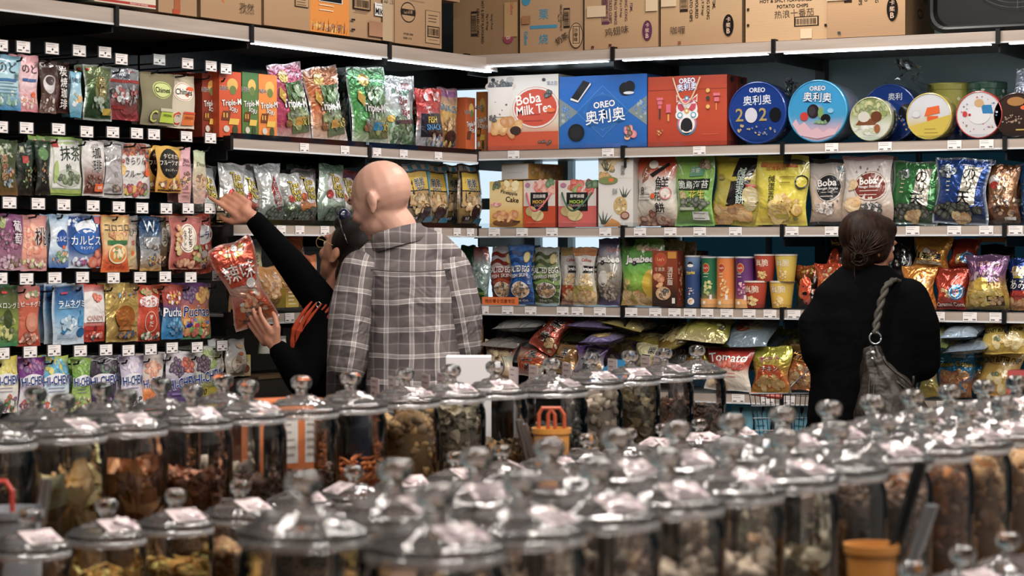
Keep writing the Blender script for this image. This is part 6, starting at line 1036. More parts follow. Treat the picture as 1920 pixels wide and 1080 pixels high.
pile(1052, 674, 54, 56, 'gold brown chestnut snack bag standing in the front row', ['#c8a070', '#b08854', '#a87c48', '#bc9460'], kuri('#9a7040'), 407, .18, -.2, -.035, .06)
pile(1108, 676, 60, 56, 'white and violet chestnut snack bag standing behind the blue card', ['#8a78a8', '#d0cad4', '#d4d0d8', '#8a6ab0', '#6a4a94'], kuri('#d0ccd4'), 408, .04, -.2, -.05, .06)
cols = [['#6a7a5a', '#c8b878', '#d8cc98'], ['#7a6a9a', '#b8b0c8', '#a89ac0'], ['#a89a4a', '#c8c0a8', '#8a8a8c'], ['#2a2a26', '#a8a468', '#c8c090'], ['#7a6a9a', '#9a94b4', '#b8b4c8'], ['#a8982c', '#a8a078', '#787c80']]
for i, (x, y, w_, cn) in enumerate(((1082, 604, 66, 'white and yellow'), (1124, 606, 84, 'silver and violet'), (1186, 606, 74, 'yellow edged silver'), (1080, 636, 64, 'black and cream'), (1136, 634, 76, 'violet edged grey'), (1204, 636, 72, 'mustard edged grey'))):
    pile(x, y, w_, 30, '%s crisp bag lying in the %s layer of the corner heap' % (cn, 'upper' if i < 3 else 'lower'), cols[i], chip, 410 + i, (-.08, .04, .22, .05, -.04, .16)[i], -1.44, -.1 if i < 3 else -.06, .056)
pile(1222, 670, 60, 50, 'pale yellow crisp bag with black characters right of the blue card', ['#3a3a34', '#c8c49a', '#d4cc98', '#b8b48a'], kuri('#d0c89a'), 417, .05, -.25, -.04, .06)
pile(1330, 610, 92, 40, 'olive yellow crisp bag lying on top of the middle heap', ['#b8a87a', '#8a8a2c', '#a8a838', '#b0ac40'], [('el', -.1, .5, .16, .18, '#b8b44a'), ('el', .1, .6, .16, .18, '#a8a440'), ('food', .32, .4, .08, .1, ['#d8d48a', '#2a2a1a'], 6, .07)], 420, .08, -.95, -.06, .06)
pile(1335, 640, 84, 30, 'dark olive crisp bag lying under the top one of the middle heap', ['#3a3a20', '#8a8a2c', '#a8a83a'], chip, 421, .05, -1.42, -.06, .055)
pile(1268, 634, 80, 30, 'brown and yellow crisp bag lying at the left of the middle heap', ['#8a7a2a', '#7a4a24', '#a8682c'], chip, 422, -.4, -1.1, -.09, .06)
pile(1255, 668, 56, 46, 'black and white lettered crisp bag in the middle heap', ['#1c1c1e', '#c8ccd0', '#2a2c30', '#1f5a5a'], [('tx', 'りり', 0, .5, .3, '#e8ecf0', '#15171a', .3)], 423, .25, -.4, -.04, .06)
pile(1298, 670, 50, 44, 'black and yellow crisp bag with flame lettering', ['#b83a24', '#d8b83a', '#20201c', '#2a2a22'], [('food', 0, .5, .36, .3, ['#d8b02c', '#b83a1c', '#1a1814'], 16, .12)], 424, .1, -.4, -.04, .06)
pile(1410, 622, 90, 36, 'pale blue crisp bag lying on the middle heap with chips picture', ['#8aa0b0', '#a8bcc8', '#b8c8d0'], [('el', -.1, .5, .2, .2, '#b85a3a'), ('food', .12, .5, .2, .14, ['#d8d0a0', '#b8b080', '#e8e4c8'], 12, .1)], 425, -.04, -1.0, -.1, .07)
pile(1405, 646, 84, 22, 'pale blue crisp bag lying second in the middle heap', ['#8aa0b0', '#a8b8c4'], chip, 426, .03, -1.25, -.1, .055)
pile(1368, 696, 84, 82, 'red and white tomato crisp bag standing in front', ['#cfc4b8', '#d0c4b6', '#cfc0b0', '#b83c28', '#b8301f', '#a82c20'], [('tx', 'Tomato', -.02, .74, .2, '#f0ebe6', '#7a1c18', .04, .9, .02), ('food', .1, .56, .34, .06, ['#c83a24', '#e05a3a', '#a82c1c'], 10, .13), ('food', -.2, .14, .2, .08, ['#c8a070', '#e0c090'], 8, .1), ('lines', .0, .3, .24, .38, 2, '#c85a4a')], 427, .04, -.15, -.04, .06, m='film')
pile(1443, 694, 74, 86, 'yellow and red crisp bag with pink Japanese lettering', ['#c8922c', '#c8602c', '#c89a34', '#b8b83c', '#c0bc40'], [('tx', 'ポテト', 0, .72, .14, '#b83a6a', '#ecd8a8', .08), ('tx', 'カルビー', .05, .9, .06, '#b89a2c'), ('el', .0, .34, .36, .26, '#c8562c', 22, 3), ('food', 0, .2, .36, .14, ['#d8a850', '#e0bc70', '#c08a38'], 16, .12), ('tx', 'チキン', .02, .5, .12, '#f0e8d8', '#a83018')], 428, -.02, -.12, -.035, .06)
pile(1493, 690, 52, 84, 'orange and black pizza snack bag beside the coat', ['#a8683a', '#c88a4a', '#c8702c', '#1c1814', '#8a6a2c'], [('tx', 'PIZZA', -.05, .72, .15, '#e09a2c', '#1a1612', -.1), ('food', 0, .3, .4, .22, ['#d8a860', '#c8803c', '#e8c890', '#8a4a24'], 24, .13)], 429, .03, -.12, -.04, .06)
pile(1756, 628, 66, 40, 'green and yellow crisp bag lying left of the pale blue ones', ['#7a8a4a', '#b8b88a', '#8a9a3c'], [('food', 0, .5, .3, .24, ['#d8d0a0', '#3a8a6a', '#b8a860'], 14, .12)], 440, .1, -1.2, -.06, .06)
pile(1745, 603, 70, 22, 'yellow green crisp bag at the back top of the right heap', ['#8a9a3c', '#a8a848'], chip, 441, 0, -1.1, -.14, .05)
pile(1808, 620, 78, 34, 'pale blue and silver crisp bag lying on top of the right heap', ['#9ab0c4', '#a8b4bc', '#a09880'], [('food', -.1, .6, .3, .2, ['#b8a888', '#8a7c64'], 12, .12)], 442, -.06, -1.35, -.06, .06)
pile(1818, 648, 76, 34, 'pale blue and silver crisp bag lying second in the right heap', ['#9ab0c4', '#b0b4b4', '#b8b098'], [('food', 0, .6, .3, .2, ['#c8c0a8', '#8a7c64'], 12, .12)], 443, -.1, -1.4, -.05, .06)
pile(1836, 603, 60, 20, 'blue crisp bag at the back top of the right heap', ['#1f5a8a', '#2a6a9a'], [], 444, 0, -1.1, -.16, .05)
def hb(): return [('rc', -.3, .84, .2, .93, '#b85a34', None, 5, 1), ('tx', 'HONEY BUTTER CHIP', 0, .7, .12, '#2a2418', None, .06, .95, .02), ('lines', -.4, .56, .4, .6, 1, '#a88a3c'), ('food', .1, .3, .34, .2, ['#e0c06a', '#d0a848', '#ecd898'], 14, .14), ('food', -.1, .42, .08, .05, ['#5a6a34'], 3, .08)]
pile(1884, 634, 84, 58, 'yellow honey butter chip bag, upper one at the right edge', ['#c8a844', '#ccae4c', '#d0b450', '#c8a840'], hb(), 445, -.05, -.3, -.06, .07, m='film')
pile(1862, 704, 84, 96, 'yellow honey butter chip bag, lower one in front', ['#c08a30', '#d0a040', '#d4ac4c', '#d4b85c', '#ccb058'], hb(), 446, .1, -.2, -.035, .07, m='film')
def pc_(): return [('rc', -.44, .9, .44, .97, '#b8b8c8', None, 6, 1), ('tx', 'Potato Crisps', .0, .66, .12, '#d8c02c', '#1c1c18', .02, .92, .03), ('rc', -.1, .8, .3, .87, '#dfe6ea', None, 3, 1), ('food', .05, .42, .4, .12, ['#c87a3c', '#d89a58', '#e0b878', '#b85c34'], 16, .14), ('food', 0, .2, .42, .12, ['#a8642c', '#c8864c', '#2f86b8'], 16, .13)]
pile(1780, 712, 70, 92, 'sky blue potato crisps bag with yellow lettering', ['#8a5a34', '#a86a3c', '#2f8fc0', '#2f96c8', '#3a9ccc'], pc_(), 447, 0, -.12, -.03, .06)
pile(1822, 696, 46, 80, 'sky blue potato crisps bag tucked behind its twin', ['#8a5a34', '#a86a3c', '#2f8fc0', '#2f96c8', '#3a9ccc'], pc_(), 448, .06, -.12, -.11, .06)
pile(1741, 715, 40, 84, 'green and cream crisp bag showing beside the black sleeve', ['#b89a3c', '#8a8a4a', '#c8bc98', '#c8b88a'], chip, 449, -.1, -.12, -.05, .05)
cbox('R', 1889, 695, 1935, Z5, 'salmon pink snack box at the lower right edge', ['#b8484a', '#bc4c4c', '#b84a4a'], [('tx', 'snack', -.2, .74, .12, '#f0dcd8', None, .1, .5), ('el', .15, .3, .2, .15, '#1c1414')], 450, .1, -.03)
for i, (x, y, w_, h_, c, cn) in enumerate(((970, 650, 80, 80, ['#8a8480', '#b0aaa6'], 'grey'), (1060, 648, 70, 80, ['#8a3a24', '#a85a3a'], 'rust'), (1150, 650, 90, 84, ['#7a6a9a', '#a8a0b8'], 'lilac'), (1235, 650, 60, 84, ['#8a8a3a', '#b8b070'], 'olive'), (1300, 650, 80, 84, ['#6a6a24', '#a8a838'], 'moss green'), (1395, 655, 80, 84, ['#7a90a0', '#a8bcc8'], 'pale blue'), (1470, 655, 70, 84, ['#7a8a2c', '#a8b040'], 'yellow green'), (1780, 650, 80, 90, ['#5a7a8a', '#8aa4b4'], 'steel blue'), (1870, 655, 80, 90, ['#a88a34', '#c8a848'], 'mustard'))):
    pile(x, y, w_, h_, '%s crisp bag standing at the back of the heap, %s along the fifth shelf' % (cn, ORD[i]), c, chip, 480 + i, 0, -.15, -.26, .07, turn=.1)
# ---- sixth shelf: light blue packs
for i, (x0, x1) in enumerate(((1366, 1404), (1407, 1442), (1445, 1478), (1481, 1518))):
    stand('R', x0, 762, x1, Z6, 'light blue paper snack pack on the lowest shelf, %s from the left' % ORD[i], ['#5aa4c0', '#6fb4cc', '#78b8ce'], [('lines', -.3, .5, .3, .8, 4, '#3a7a96'), ('lines', -.3, .2, .3, .35, 3, '#3a7a96'), ('pg', [(-.1, .98), (.1, .98), (0, .86)], '#2a3a4a')], 460 + i, 'paper', .06, -.04)
for i, (x0, x1) in enumerate(((1730, 1775), (1775, 1820), (1820, 1865), (1865, 1910))):
    stand('R', x0, 775, x1, Z6, 'pale green paper snack pack on the lowest shelf, %s from the black coat' % ORD[i], ['#8aa890', '#a0b8a0', '#a8c0a8'], [('lines', -.3, .3, .3, .8, 5, '#4a6a56')], 470 + i, 'paper', .06, -.04)
# signs on the front edges
ww, hh, u, z = span('R', 903, 557, 971, 572, .01)
b = B(); art(b, [('rc', -.5, 0, .5, 1, '#e0702c', None, 2, 1), ('tx', '特价零食优惠专区', 0, .5, .5, '#7a2a14', None, 0, .9)], lambda x, y, l=0: Vector((x * ww, -l, y * hh)), ww, hh, 1); b.box(-ww / 2, 0, 0, ww / 2, .001, hh, C('#d8682a'))
o = b.obj('shelf_sign', 'paper'); put(o, 'R', u, .005, z); tag(o, 'orange paper sign clipped on the fourth shelf front near the corner', 'sign')
cbox('R', 887, 590, 911, .925, 'tall yellow packet with blue and white panel beside the plaid sleeve', ['#a8781c', '#c89a20', '#d0a424'], [('rc', -.3, .4, .3, .7, '#b8c8d0', None, 2, 3), ('rc', -.2, .82, .3, .9, '#2a2a1c'), ('lines', -.2, .45, .2, .6, 3, '#3a5a7a')], 480, .05, -.02)
# ------------------------------------------------------------------ cardboard boxes on the top boards
ZT = 2.2055
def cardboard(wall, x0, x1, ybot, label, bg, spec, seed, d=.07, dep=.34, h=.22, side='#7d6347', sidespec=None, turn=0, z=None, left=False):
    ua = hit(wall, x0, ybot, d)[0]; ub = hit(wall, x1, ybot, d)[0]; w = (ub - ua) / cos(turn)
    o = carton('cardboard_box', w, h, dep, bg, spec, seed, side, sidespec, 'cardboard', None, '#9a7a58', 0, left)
    put(o, wall, (ua + ub) / 2, d, (ZT if z is None else z) + .0005, turn); tag(o, label, 'box'); return o
m = mat('cardboard', .85, 0, .15)
nt = m.node_tree; p = nt.nodes['Principled BSDF']; wv = nt.nodes.new('ShaderNodeTexWave'); wv.inputs['Scale'].default_value = 60; wv.bands_direction = 'Z'; wv.inputs['Distortion'].default_value = .6
tc = nt.nodes.new('ShaderNodeTexCoord'); bm_ = nt.nodes.new('ShaderNodeBump'); bm_.inputs['Strength'].default_value = .12; bm_.inputs['Distance'].default_value = .002
nt.links.new(tc.outputs['Object'], wv.inputs[0]); nt.links.new(wv.outputs['Fac'], bm_.inputs['Height']); nt.links.new(bm_.outputs[0], p.inputs['Normal'])
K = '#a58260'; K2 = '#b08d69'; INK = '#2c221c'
def vtxt(lines, x, y0, hh, col, step): return [('tx', s, x - i * step, y0, hh, col, None, -pi / 2, .75) for i, s in enumerate(lines)]
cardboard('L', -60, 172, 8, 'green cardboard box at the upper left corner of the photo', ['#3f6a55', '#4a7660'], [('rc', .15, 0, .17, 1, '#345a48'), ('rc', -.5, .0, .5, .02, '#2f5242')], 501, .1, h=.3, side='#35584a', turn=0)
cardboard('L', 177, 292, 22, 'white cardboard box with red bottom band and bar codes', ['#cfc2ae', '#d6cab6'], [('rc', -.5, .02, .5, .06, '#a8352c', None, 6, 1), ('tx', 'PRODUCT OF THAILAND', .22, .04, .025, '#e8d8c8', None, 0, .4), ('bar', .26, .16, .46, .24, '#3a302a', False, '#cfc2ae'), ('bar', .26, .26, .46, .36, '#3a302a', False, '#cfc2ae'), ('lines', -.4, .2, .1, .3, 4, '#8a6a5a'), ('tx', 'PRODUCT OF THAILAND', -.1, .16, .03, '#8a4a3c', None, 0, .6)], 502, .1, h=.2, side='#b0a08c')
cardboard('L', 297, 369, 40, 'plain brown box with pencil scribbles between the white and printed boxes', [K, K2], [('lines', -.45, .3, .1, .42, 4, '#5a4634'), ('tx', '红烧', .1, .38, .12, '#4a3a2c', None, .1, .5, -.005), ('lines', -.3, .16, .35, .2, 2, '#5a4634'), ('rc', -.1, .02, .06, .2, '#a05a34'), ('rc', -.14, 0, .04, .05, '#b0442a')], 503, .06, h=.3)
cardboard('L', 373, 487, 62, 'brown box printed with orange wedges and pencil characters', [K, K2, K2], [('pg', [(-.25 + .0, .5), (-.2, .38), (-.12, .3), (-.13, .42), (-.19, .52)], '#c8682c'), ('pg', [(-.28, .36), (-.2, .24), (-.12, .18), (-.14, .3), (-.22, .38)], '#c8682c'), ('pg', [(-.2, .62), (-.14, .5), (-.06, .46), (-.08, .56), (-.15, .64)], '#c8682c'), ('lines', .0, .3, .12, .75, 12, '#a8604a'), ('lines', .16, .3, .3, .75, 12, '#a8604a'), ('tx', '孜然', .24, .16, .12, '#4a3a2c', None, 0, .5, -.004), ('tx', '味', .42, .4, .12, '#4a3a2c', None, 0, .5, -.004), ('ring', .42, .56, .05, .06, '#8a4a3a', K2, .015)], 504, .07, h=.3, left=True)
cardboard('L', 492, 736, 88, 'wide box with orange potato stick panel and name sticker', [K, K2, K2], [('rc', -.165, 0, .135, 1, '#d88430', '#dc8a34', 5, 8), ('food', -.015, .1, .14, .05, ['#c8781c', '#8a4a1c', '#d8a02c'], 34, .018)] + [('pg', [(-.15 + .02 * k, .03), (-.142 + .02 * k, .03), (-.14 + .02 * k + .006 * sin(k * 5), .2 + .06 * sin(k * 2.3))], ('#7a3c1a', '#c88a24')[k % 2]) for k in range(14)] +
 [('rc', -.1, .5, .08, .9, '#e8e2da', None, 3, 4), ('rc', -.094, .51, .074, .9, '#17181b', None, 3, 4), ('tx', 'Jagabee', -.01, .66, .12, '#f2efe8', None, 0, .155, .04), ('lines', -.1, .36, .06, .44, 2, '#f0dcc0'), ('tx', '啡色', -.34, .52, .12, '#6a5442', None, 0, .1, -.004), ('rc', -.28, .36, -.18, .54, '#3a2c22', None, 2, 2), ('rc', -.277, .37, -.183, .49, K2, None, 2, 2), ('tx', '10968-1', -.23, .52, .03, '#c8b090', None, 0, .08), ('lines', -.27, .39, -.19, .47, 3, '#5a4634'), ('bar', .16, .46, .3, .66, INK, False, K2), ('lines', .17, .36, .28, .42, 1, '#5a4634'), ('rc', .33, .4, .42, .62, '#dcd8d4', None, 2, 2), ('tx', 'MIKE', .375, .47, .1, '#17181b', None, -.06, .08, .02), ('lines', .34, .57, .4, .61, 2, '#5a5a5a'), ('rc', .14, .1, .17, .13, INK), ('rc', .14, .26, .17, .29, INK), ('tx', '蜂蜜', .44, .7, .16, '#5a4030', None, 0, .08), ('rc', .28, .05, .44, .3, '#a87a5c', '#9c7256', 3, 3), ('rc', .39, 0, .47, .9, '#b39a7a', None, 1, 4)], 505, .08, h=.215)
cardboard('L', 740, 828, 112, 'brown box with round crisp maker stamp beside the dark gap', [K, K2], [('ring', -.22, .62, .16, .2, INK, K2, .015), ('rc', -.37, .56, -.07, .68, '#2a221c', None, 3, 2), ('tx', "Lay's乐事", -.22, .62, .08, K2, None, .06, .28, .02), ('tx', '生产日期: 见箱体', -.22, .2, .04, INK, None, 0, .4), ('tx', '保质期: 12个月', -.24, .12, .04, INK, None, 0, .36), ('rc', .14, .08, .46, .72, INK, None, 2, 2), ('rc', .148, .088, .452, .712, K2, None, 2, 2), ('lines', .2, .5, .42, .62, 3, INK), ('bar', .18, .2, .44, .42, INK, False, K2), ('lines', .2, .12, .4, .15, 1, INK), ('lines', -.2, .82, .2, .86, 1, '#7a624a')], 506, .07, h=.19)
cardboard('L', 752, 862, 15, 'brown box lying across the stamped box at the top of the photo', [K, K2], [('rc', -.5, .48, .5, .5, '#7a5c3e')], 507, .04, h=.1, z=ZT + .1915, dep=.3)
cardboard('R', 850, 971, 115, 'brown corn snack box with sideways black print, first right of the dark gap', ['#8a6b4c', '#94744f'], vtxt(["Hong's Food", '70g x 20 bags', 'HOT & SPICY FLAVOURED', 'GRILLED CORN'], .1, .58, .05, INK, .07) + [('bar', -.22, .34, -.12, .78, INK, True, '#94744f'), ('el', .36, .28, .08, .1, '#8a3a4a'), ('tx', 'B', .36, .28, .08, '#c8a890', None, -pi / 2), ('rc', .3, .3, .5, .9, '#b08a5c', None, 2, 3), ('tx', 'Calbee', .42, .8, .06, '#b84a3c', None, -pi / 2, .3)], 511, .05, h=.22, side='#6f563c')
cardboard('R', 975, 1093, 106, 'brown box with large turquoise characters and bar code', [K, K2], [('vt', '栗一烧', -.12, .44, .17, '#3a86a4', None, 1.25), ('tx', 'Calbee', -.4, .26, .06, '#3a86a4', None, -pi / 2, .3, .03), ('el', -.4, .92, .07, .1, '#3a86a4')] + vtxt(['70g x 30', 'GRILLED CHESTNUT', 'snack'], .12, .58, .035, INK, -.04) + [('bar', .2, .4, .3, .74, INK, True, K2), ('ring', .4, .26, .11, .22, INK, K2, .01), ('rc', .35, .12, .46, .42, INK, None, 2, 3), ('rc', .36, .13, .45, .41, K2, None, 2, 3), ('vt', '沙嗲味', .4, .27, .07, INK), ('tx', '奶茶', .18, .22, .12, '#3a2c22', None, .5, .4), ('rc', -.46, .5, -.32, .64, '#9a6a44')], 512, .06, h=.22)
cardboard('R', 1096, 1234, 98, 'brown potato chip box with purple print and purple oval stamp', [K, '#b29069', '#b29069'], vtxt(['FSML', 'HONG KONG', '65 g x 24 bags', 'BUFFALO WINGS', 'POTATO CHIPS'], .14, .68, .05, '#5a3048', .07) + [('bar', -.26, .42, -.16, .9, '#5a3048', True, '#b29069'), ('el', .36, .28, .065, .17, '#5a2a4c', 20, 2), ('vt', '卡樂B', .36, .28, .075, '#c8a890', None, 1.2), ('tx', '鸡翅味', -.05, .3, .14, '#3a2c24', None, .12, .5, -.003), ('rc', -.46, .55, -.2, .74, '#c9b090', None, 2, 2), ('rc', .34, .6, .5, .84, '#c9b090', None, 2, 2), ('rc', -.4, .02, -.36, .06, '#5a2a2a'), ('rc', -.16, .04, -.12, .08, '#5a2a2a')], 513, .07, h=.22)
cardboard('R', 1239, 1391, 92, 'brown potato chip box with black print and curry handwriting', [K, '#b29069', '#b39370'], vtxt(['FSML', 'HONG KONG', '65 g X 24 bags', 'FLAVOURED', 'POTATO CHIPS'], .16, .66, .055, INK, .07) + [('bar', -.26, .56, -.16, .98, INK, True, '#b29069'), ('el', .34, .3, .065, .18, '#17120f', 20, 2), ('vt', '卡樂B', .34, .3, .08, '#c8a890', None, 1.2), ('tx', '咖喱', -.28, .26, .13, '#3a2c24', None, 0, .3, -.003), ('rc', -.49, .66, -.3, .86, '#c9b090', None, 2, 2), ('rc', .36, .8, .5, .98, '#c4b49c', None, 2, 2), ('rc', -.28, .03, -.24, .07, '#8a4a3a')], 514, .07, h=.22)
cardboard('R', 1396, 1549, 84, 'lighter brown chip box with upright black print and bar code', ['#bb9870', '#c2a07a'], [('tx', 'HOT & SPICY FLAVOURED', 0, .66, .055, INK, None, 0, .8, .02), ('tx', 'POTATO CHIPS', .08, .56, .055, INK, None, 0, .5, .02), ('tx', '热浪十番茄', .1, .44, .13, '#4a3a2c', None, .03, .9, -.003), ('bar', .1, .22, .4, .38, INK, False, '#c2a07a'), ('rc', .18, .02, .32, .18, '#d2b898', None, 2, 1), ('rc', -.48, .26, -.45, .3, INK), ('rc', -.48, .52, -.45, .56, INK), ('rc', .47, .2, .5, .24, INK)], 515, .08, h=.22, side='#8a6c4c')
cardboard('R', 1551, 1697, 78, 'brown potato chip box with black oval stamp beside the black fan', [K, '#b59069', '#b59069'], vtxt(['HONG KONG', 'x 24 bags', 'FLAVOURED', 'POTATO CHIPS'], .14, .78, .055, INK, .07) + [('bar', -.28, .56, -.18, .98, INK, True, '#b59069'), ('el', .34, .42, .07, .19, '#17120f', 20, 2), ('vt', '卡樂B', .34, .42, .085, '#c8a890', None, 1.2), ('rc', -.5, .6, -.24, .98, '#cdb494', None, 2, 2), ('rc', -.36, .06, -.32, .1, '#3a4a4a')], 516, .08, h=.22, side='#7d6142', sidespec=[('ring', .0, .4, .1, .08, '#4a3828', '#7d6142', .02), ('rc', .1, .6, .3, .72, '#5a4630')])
# black box fan beside the boxes
root = empty('box_fan'); u0 = hit('R', 1738, 70, .05)[0]
b = B(); wF, hF, dF = .62, .5, .22; pts = []
for cx_, cz_, a0 in ((wF - .06, .06, -pi / 2), (wF - .06, hF - .06, 0), (.06, hF - .06, pi / 2), (.06, .06, pi)):
    for k in range(7): a = a0 + k * pi / 12; pts.append((cx_ + cos(a) * .06, cz_ + sin(a) * .06))
n = len(pts)
def inset(p, t): return (wF / 2 + (p[0] - wF / 2) * t, hF / 2 + (p[1] - hF / 2) * t)
vs = []
for y, t in ((.02, .9), (.0, .93), (-.004, .96), (.006, 1), (dF, 1)): vs += [(inset(p, t)[0], y, inset(p, t)[1]) for p in pts]
fs = [tuple(range(n))]; fs += [(k * n + j, k * n + (j + 1) % n, (k + 1) * n + (j + 1) % n, (k + 1) * n + j) for k in range(4) for j in range(n)]; fs.append(tuple(4 * n + j for j in range(n))[::-1])
b.add(vs, fs, C('#0b0c0d')); b.obj('housing', 'gloss', root) if 'gloss' in MAT else b.obj('housing', 'black', root)
b = B(); cx_, cz_ = wF * .52, hF * .57
for k in range(12):
    r = .03 + k * .0165; b.tube([(cx_ + cos(a) * r, -.012, cz_ + sin(a) * r) for a in [2 * pi * j / 40 for j in range(41)]], .0011, 4, C('#6a6c6e'))
for k in range(8): a = k * pi / 4; b.tube([(cx_, -.014, cz_), (cx_ + cos(a) * .215, -.01, cz_ + sin(a) * .215)], .0011, 4, C('#6a6c6e'))
b.obj('wire_guard', 'metal', root)
b = B()
for k in range(5):
    a = k * 2 * pi / 5; b.add([(cx_ + cos(a) * .03, .012, cz_ + sin(a) * .03), (cx_ + cos(a + .3) * .18, -.002, cz_ + sin(a + .3) * .18), (cx_ + cos(a + .95) * .17, .014, cz_ + sin(a + .95) * .17), (cx_ + cos(a + .9) * .03, .014, cz_ + sin(a + .9) * .03)], [(0, 1, 2, 3)], C('#15171a'))
b.obj('fan_blades', 'black', root)
put(root, 'R', u0, .05, ZT + .005); tag(root, 'black box fan with round wire guard on the top board at upper right', 'fan')
# ------------------------------------------------------------------ people
class Fig:
    """a figure modelled round its own spot on the floor; X to the viewer's right, Y away, Z up"""
    def __init__(s, px, dep):
        p = hitd(px, 470, dep); s.o = Vector((p.x, p.y, 0)); s.R = Matrix.Rotation(TR, 3, 'Z'); s.Ri = s.R.inverted(); s.D = dep
    def j(s, px, py, dd=0.0): return s.Ri @ (hitd(px, py, s.D + dd) - s.o)
def chain(b, pts, rads, n=14, col=(.5, .5, .5), sq=1.0):
    """limb: tapered tube with rounded ends through the given joints"""
    P = [Vector(p) for p in pts]; out = []; rr = []
    for i in range(len(P) - 1):
        for k in range(6):
            t = k / 6; out.append(P[i].lerp(P[i + 1], t)); rr.append(rads[i] + (rads[i + 1] - rads[i]) * t)
    out.append(P[-1]); rr.append(rads[-1])
    b.tube(out, rr, n, col)
    for p, r in zip(P, rads): b.ball(p, r, n=12, m=9, col=col)
def remesh(o, vox, sm=3, fac=.5):
    m = o.modifiers.new('skin', 'REMESH'); m.mode = 'VOXEL'; m.voxel_size = vox; m.use_smooth_shade = True
    if sm: q = o.modifiers.new('soft', 'SMOOTH'); q.factor = fac; q.iterations = sm
    return o
def rot_from(a, b_): return Vector(a).rotation_difference(Vector(b_)).to_matrix().to_4x4()
def head(b, c, face, up, s=1.0, female=False, col=(.5, .5, .5), ears=(1, 1)):
    """head solids round centre c; face = looking direction, up = crown direction"""
    f = Vector(face).normalized(); u = Vector(up).normalized(); l = u.cross(f).normalized(); u = f.cross(l).normalized()
    M = Matrix((( -l.x, f.x, u.x, 0), (-l.y, f.y, u.y, 0), (-l.z, f.z, u.z, 0), (0, 0, 0, 1)))   # local x = right, y = face, z = up
    def e(p, r, n=16, m=11, R=None):
        q = M @ Vector((p[0] * s, p[1] * s, p[2] * s)); b.ball(Vector(c) + q, r[0] * s, r[1] * s, r[2] * s, n, m, col, M @ (R or Matrix()))
    e((0, -.012, .02), (.076, .098, .088)); e((0, .022, -.005), (.068, .072, .078))            # skull, face mass
    e((0, .03, -.062), (.052, .056, .05)); e((0, .062, -.095), (.024, .022, .018))              # jaw, chin
    e((0, .084, .028), (.048, .018, .014)); e((.036, .062, -.03), (.022, .026, .024)); e((-.036, .062, -.03), (.022, .026, .024))
    e((0, .096, -.002), (.009, .013, .026)); e((0, .105, -.02), (.013, .014, .010)); e((0, .088, -.052), (.022, .012, .006)); e((0, .086, -.063), (.019, .012, .006))
    for sx in (-1, 1):
        R = Matrix.Rotation(sx * -.3, 4, 'Z')
        e((sx * .079, -.022, -.02), (.006, .018, .03), 12, 9, R); e((sx * .084, -.03, -.01), (.005, .012, .022), 10, 7, R); e((sx * .078, -.012, -.046), (.006, .009, .011), 8, 6, R)
    return M
def eyes(parent, c, M, s, name='eye'):
    b = B()
    for sx in (-1, 1):
        p = Vector(c) + M @ Vector((sx * .031 * s, .078 * s, .004 * s)); b.ball(p, .0118 * s, n=12, m=9, col=C('#d8d2cc')); q = Vector(c) + M @ Vector((sx * .031 * s, .0865 * s, .004 * s)); b.ball(q, .0045 * s, n=8, m=6, col=C('#1c1410'))
    b.obj('eyes', 'tin', parent, smooth=True)
def hand(b, wrist, dirv, palm, curl, s=1.0, col=(.5, .5, .5), spread=.12, point=None, thumb=1):
    """palm with four unequal bent fingers and a thumb from the side"""
    d = Vector(dirv).normalized(); n = Vector(palm).normalized(); side = d.cross(n).normalized(); n = side.cross(d).normalized()
    w = Vector(wrist)
    chain(b, [w, w + d * .035 * s], [.022 * s, .026 * s], 10, col)
    for k in range(4):
        o = w + d * .045 * s + side * (.0285 - .019 * k) * s; b.ball(o, .0165 * s, n=10, m=7, col=col)
        kn = w + d * (.082 + (.004, .008, .005, -.003)[k]) * s + side * (.031 - .021 * k) * s; chain(b, [o, kn], [.015 * s, .0105 * s], 8, col)
        L = (.040, .046, .042, .033)[k] * s; c_ = curl if point != k else .12; a = c_ * .55; p = kn; dd = d + side * spread * (1.5 - k) * .5
        for q, fl in enumerate((1.0, .62, .5)):
            v = (dd.normalized() * cos(a) + n * sin(a)); p2 = p + v * L * fl; chain(b, [p, p2], [.0098 * s - .0008 * q, .0088 * s - .0008 * q], 8, col); p = p2; a += c_
    o = w + d * .018 * s + side * .022 * s * thumb; p1 = o + (d * .03 + side * .03 * thumb + n * .012) * s; p2 = p1 + (d * .028 + side * .008 * thumb + n * .014) * s; p3 = p2 + (d * .02 - side * .002 * thumb + n * .01) * s
    chain(b, [o, p1, p2, p3], [.015 * s, .0125 * s, .0105 * s, .009 * s], 8, col)
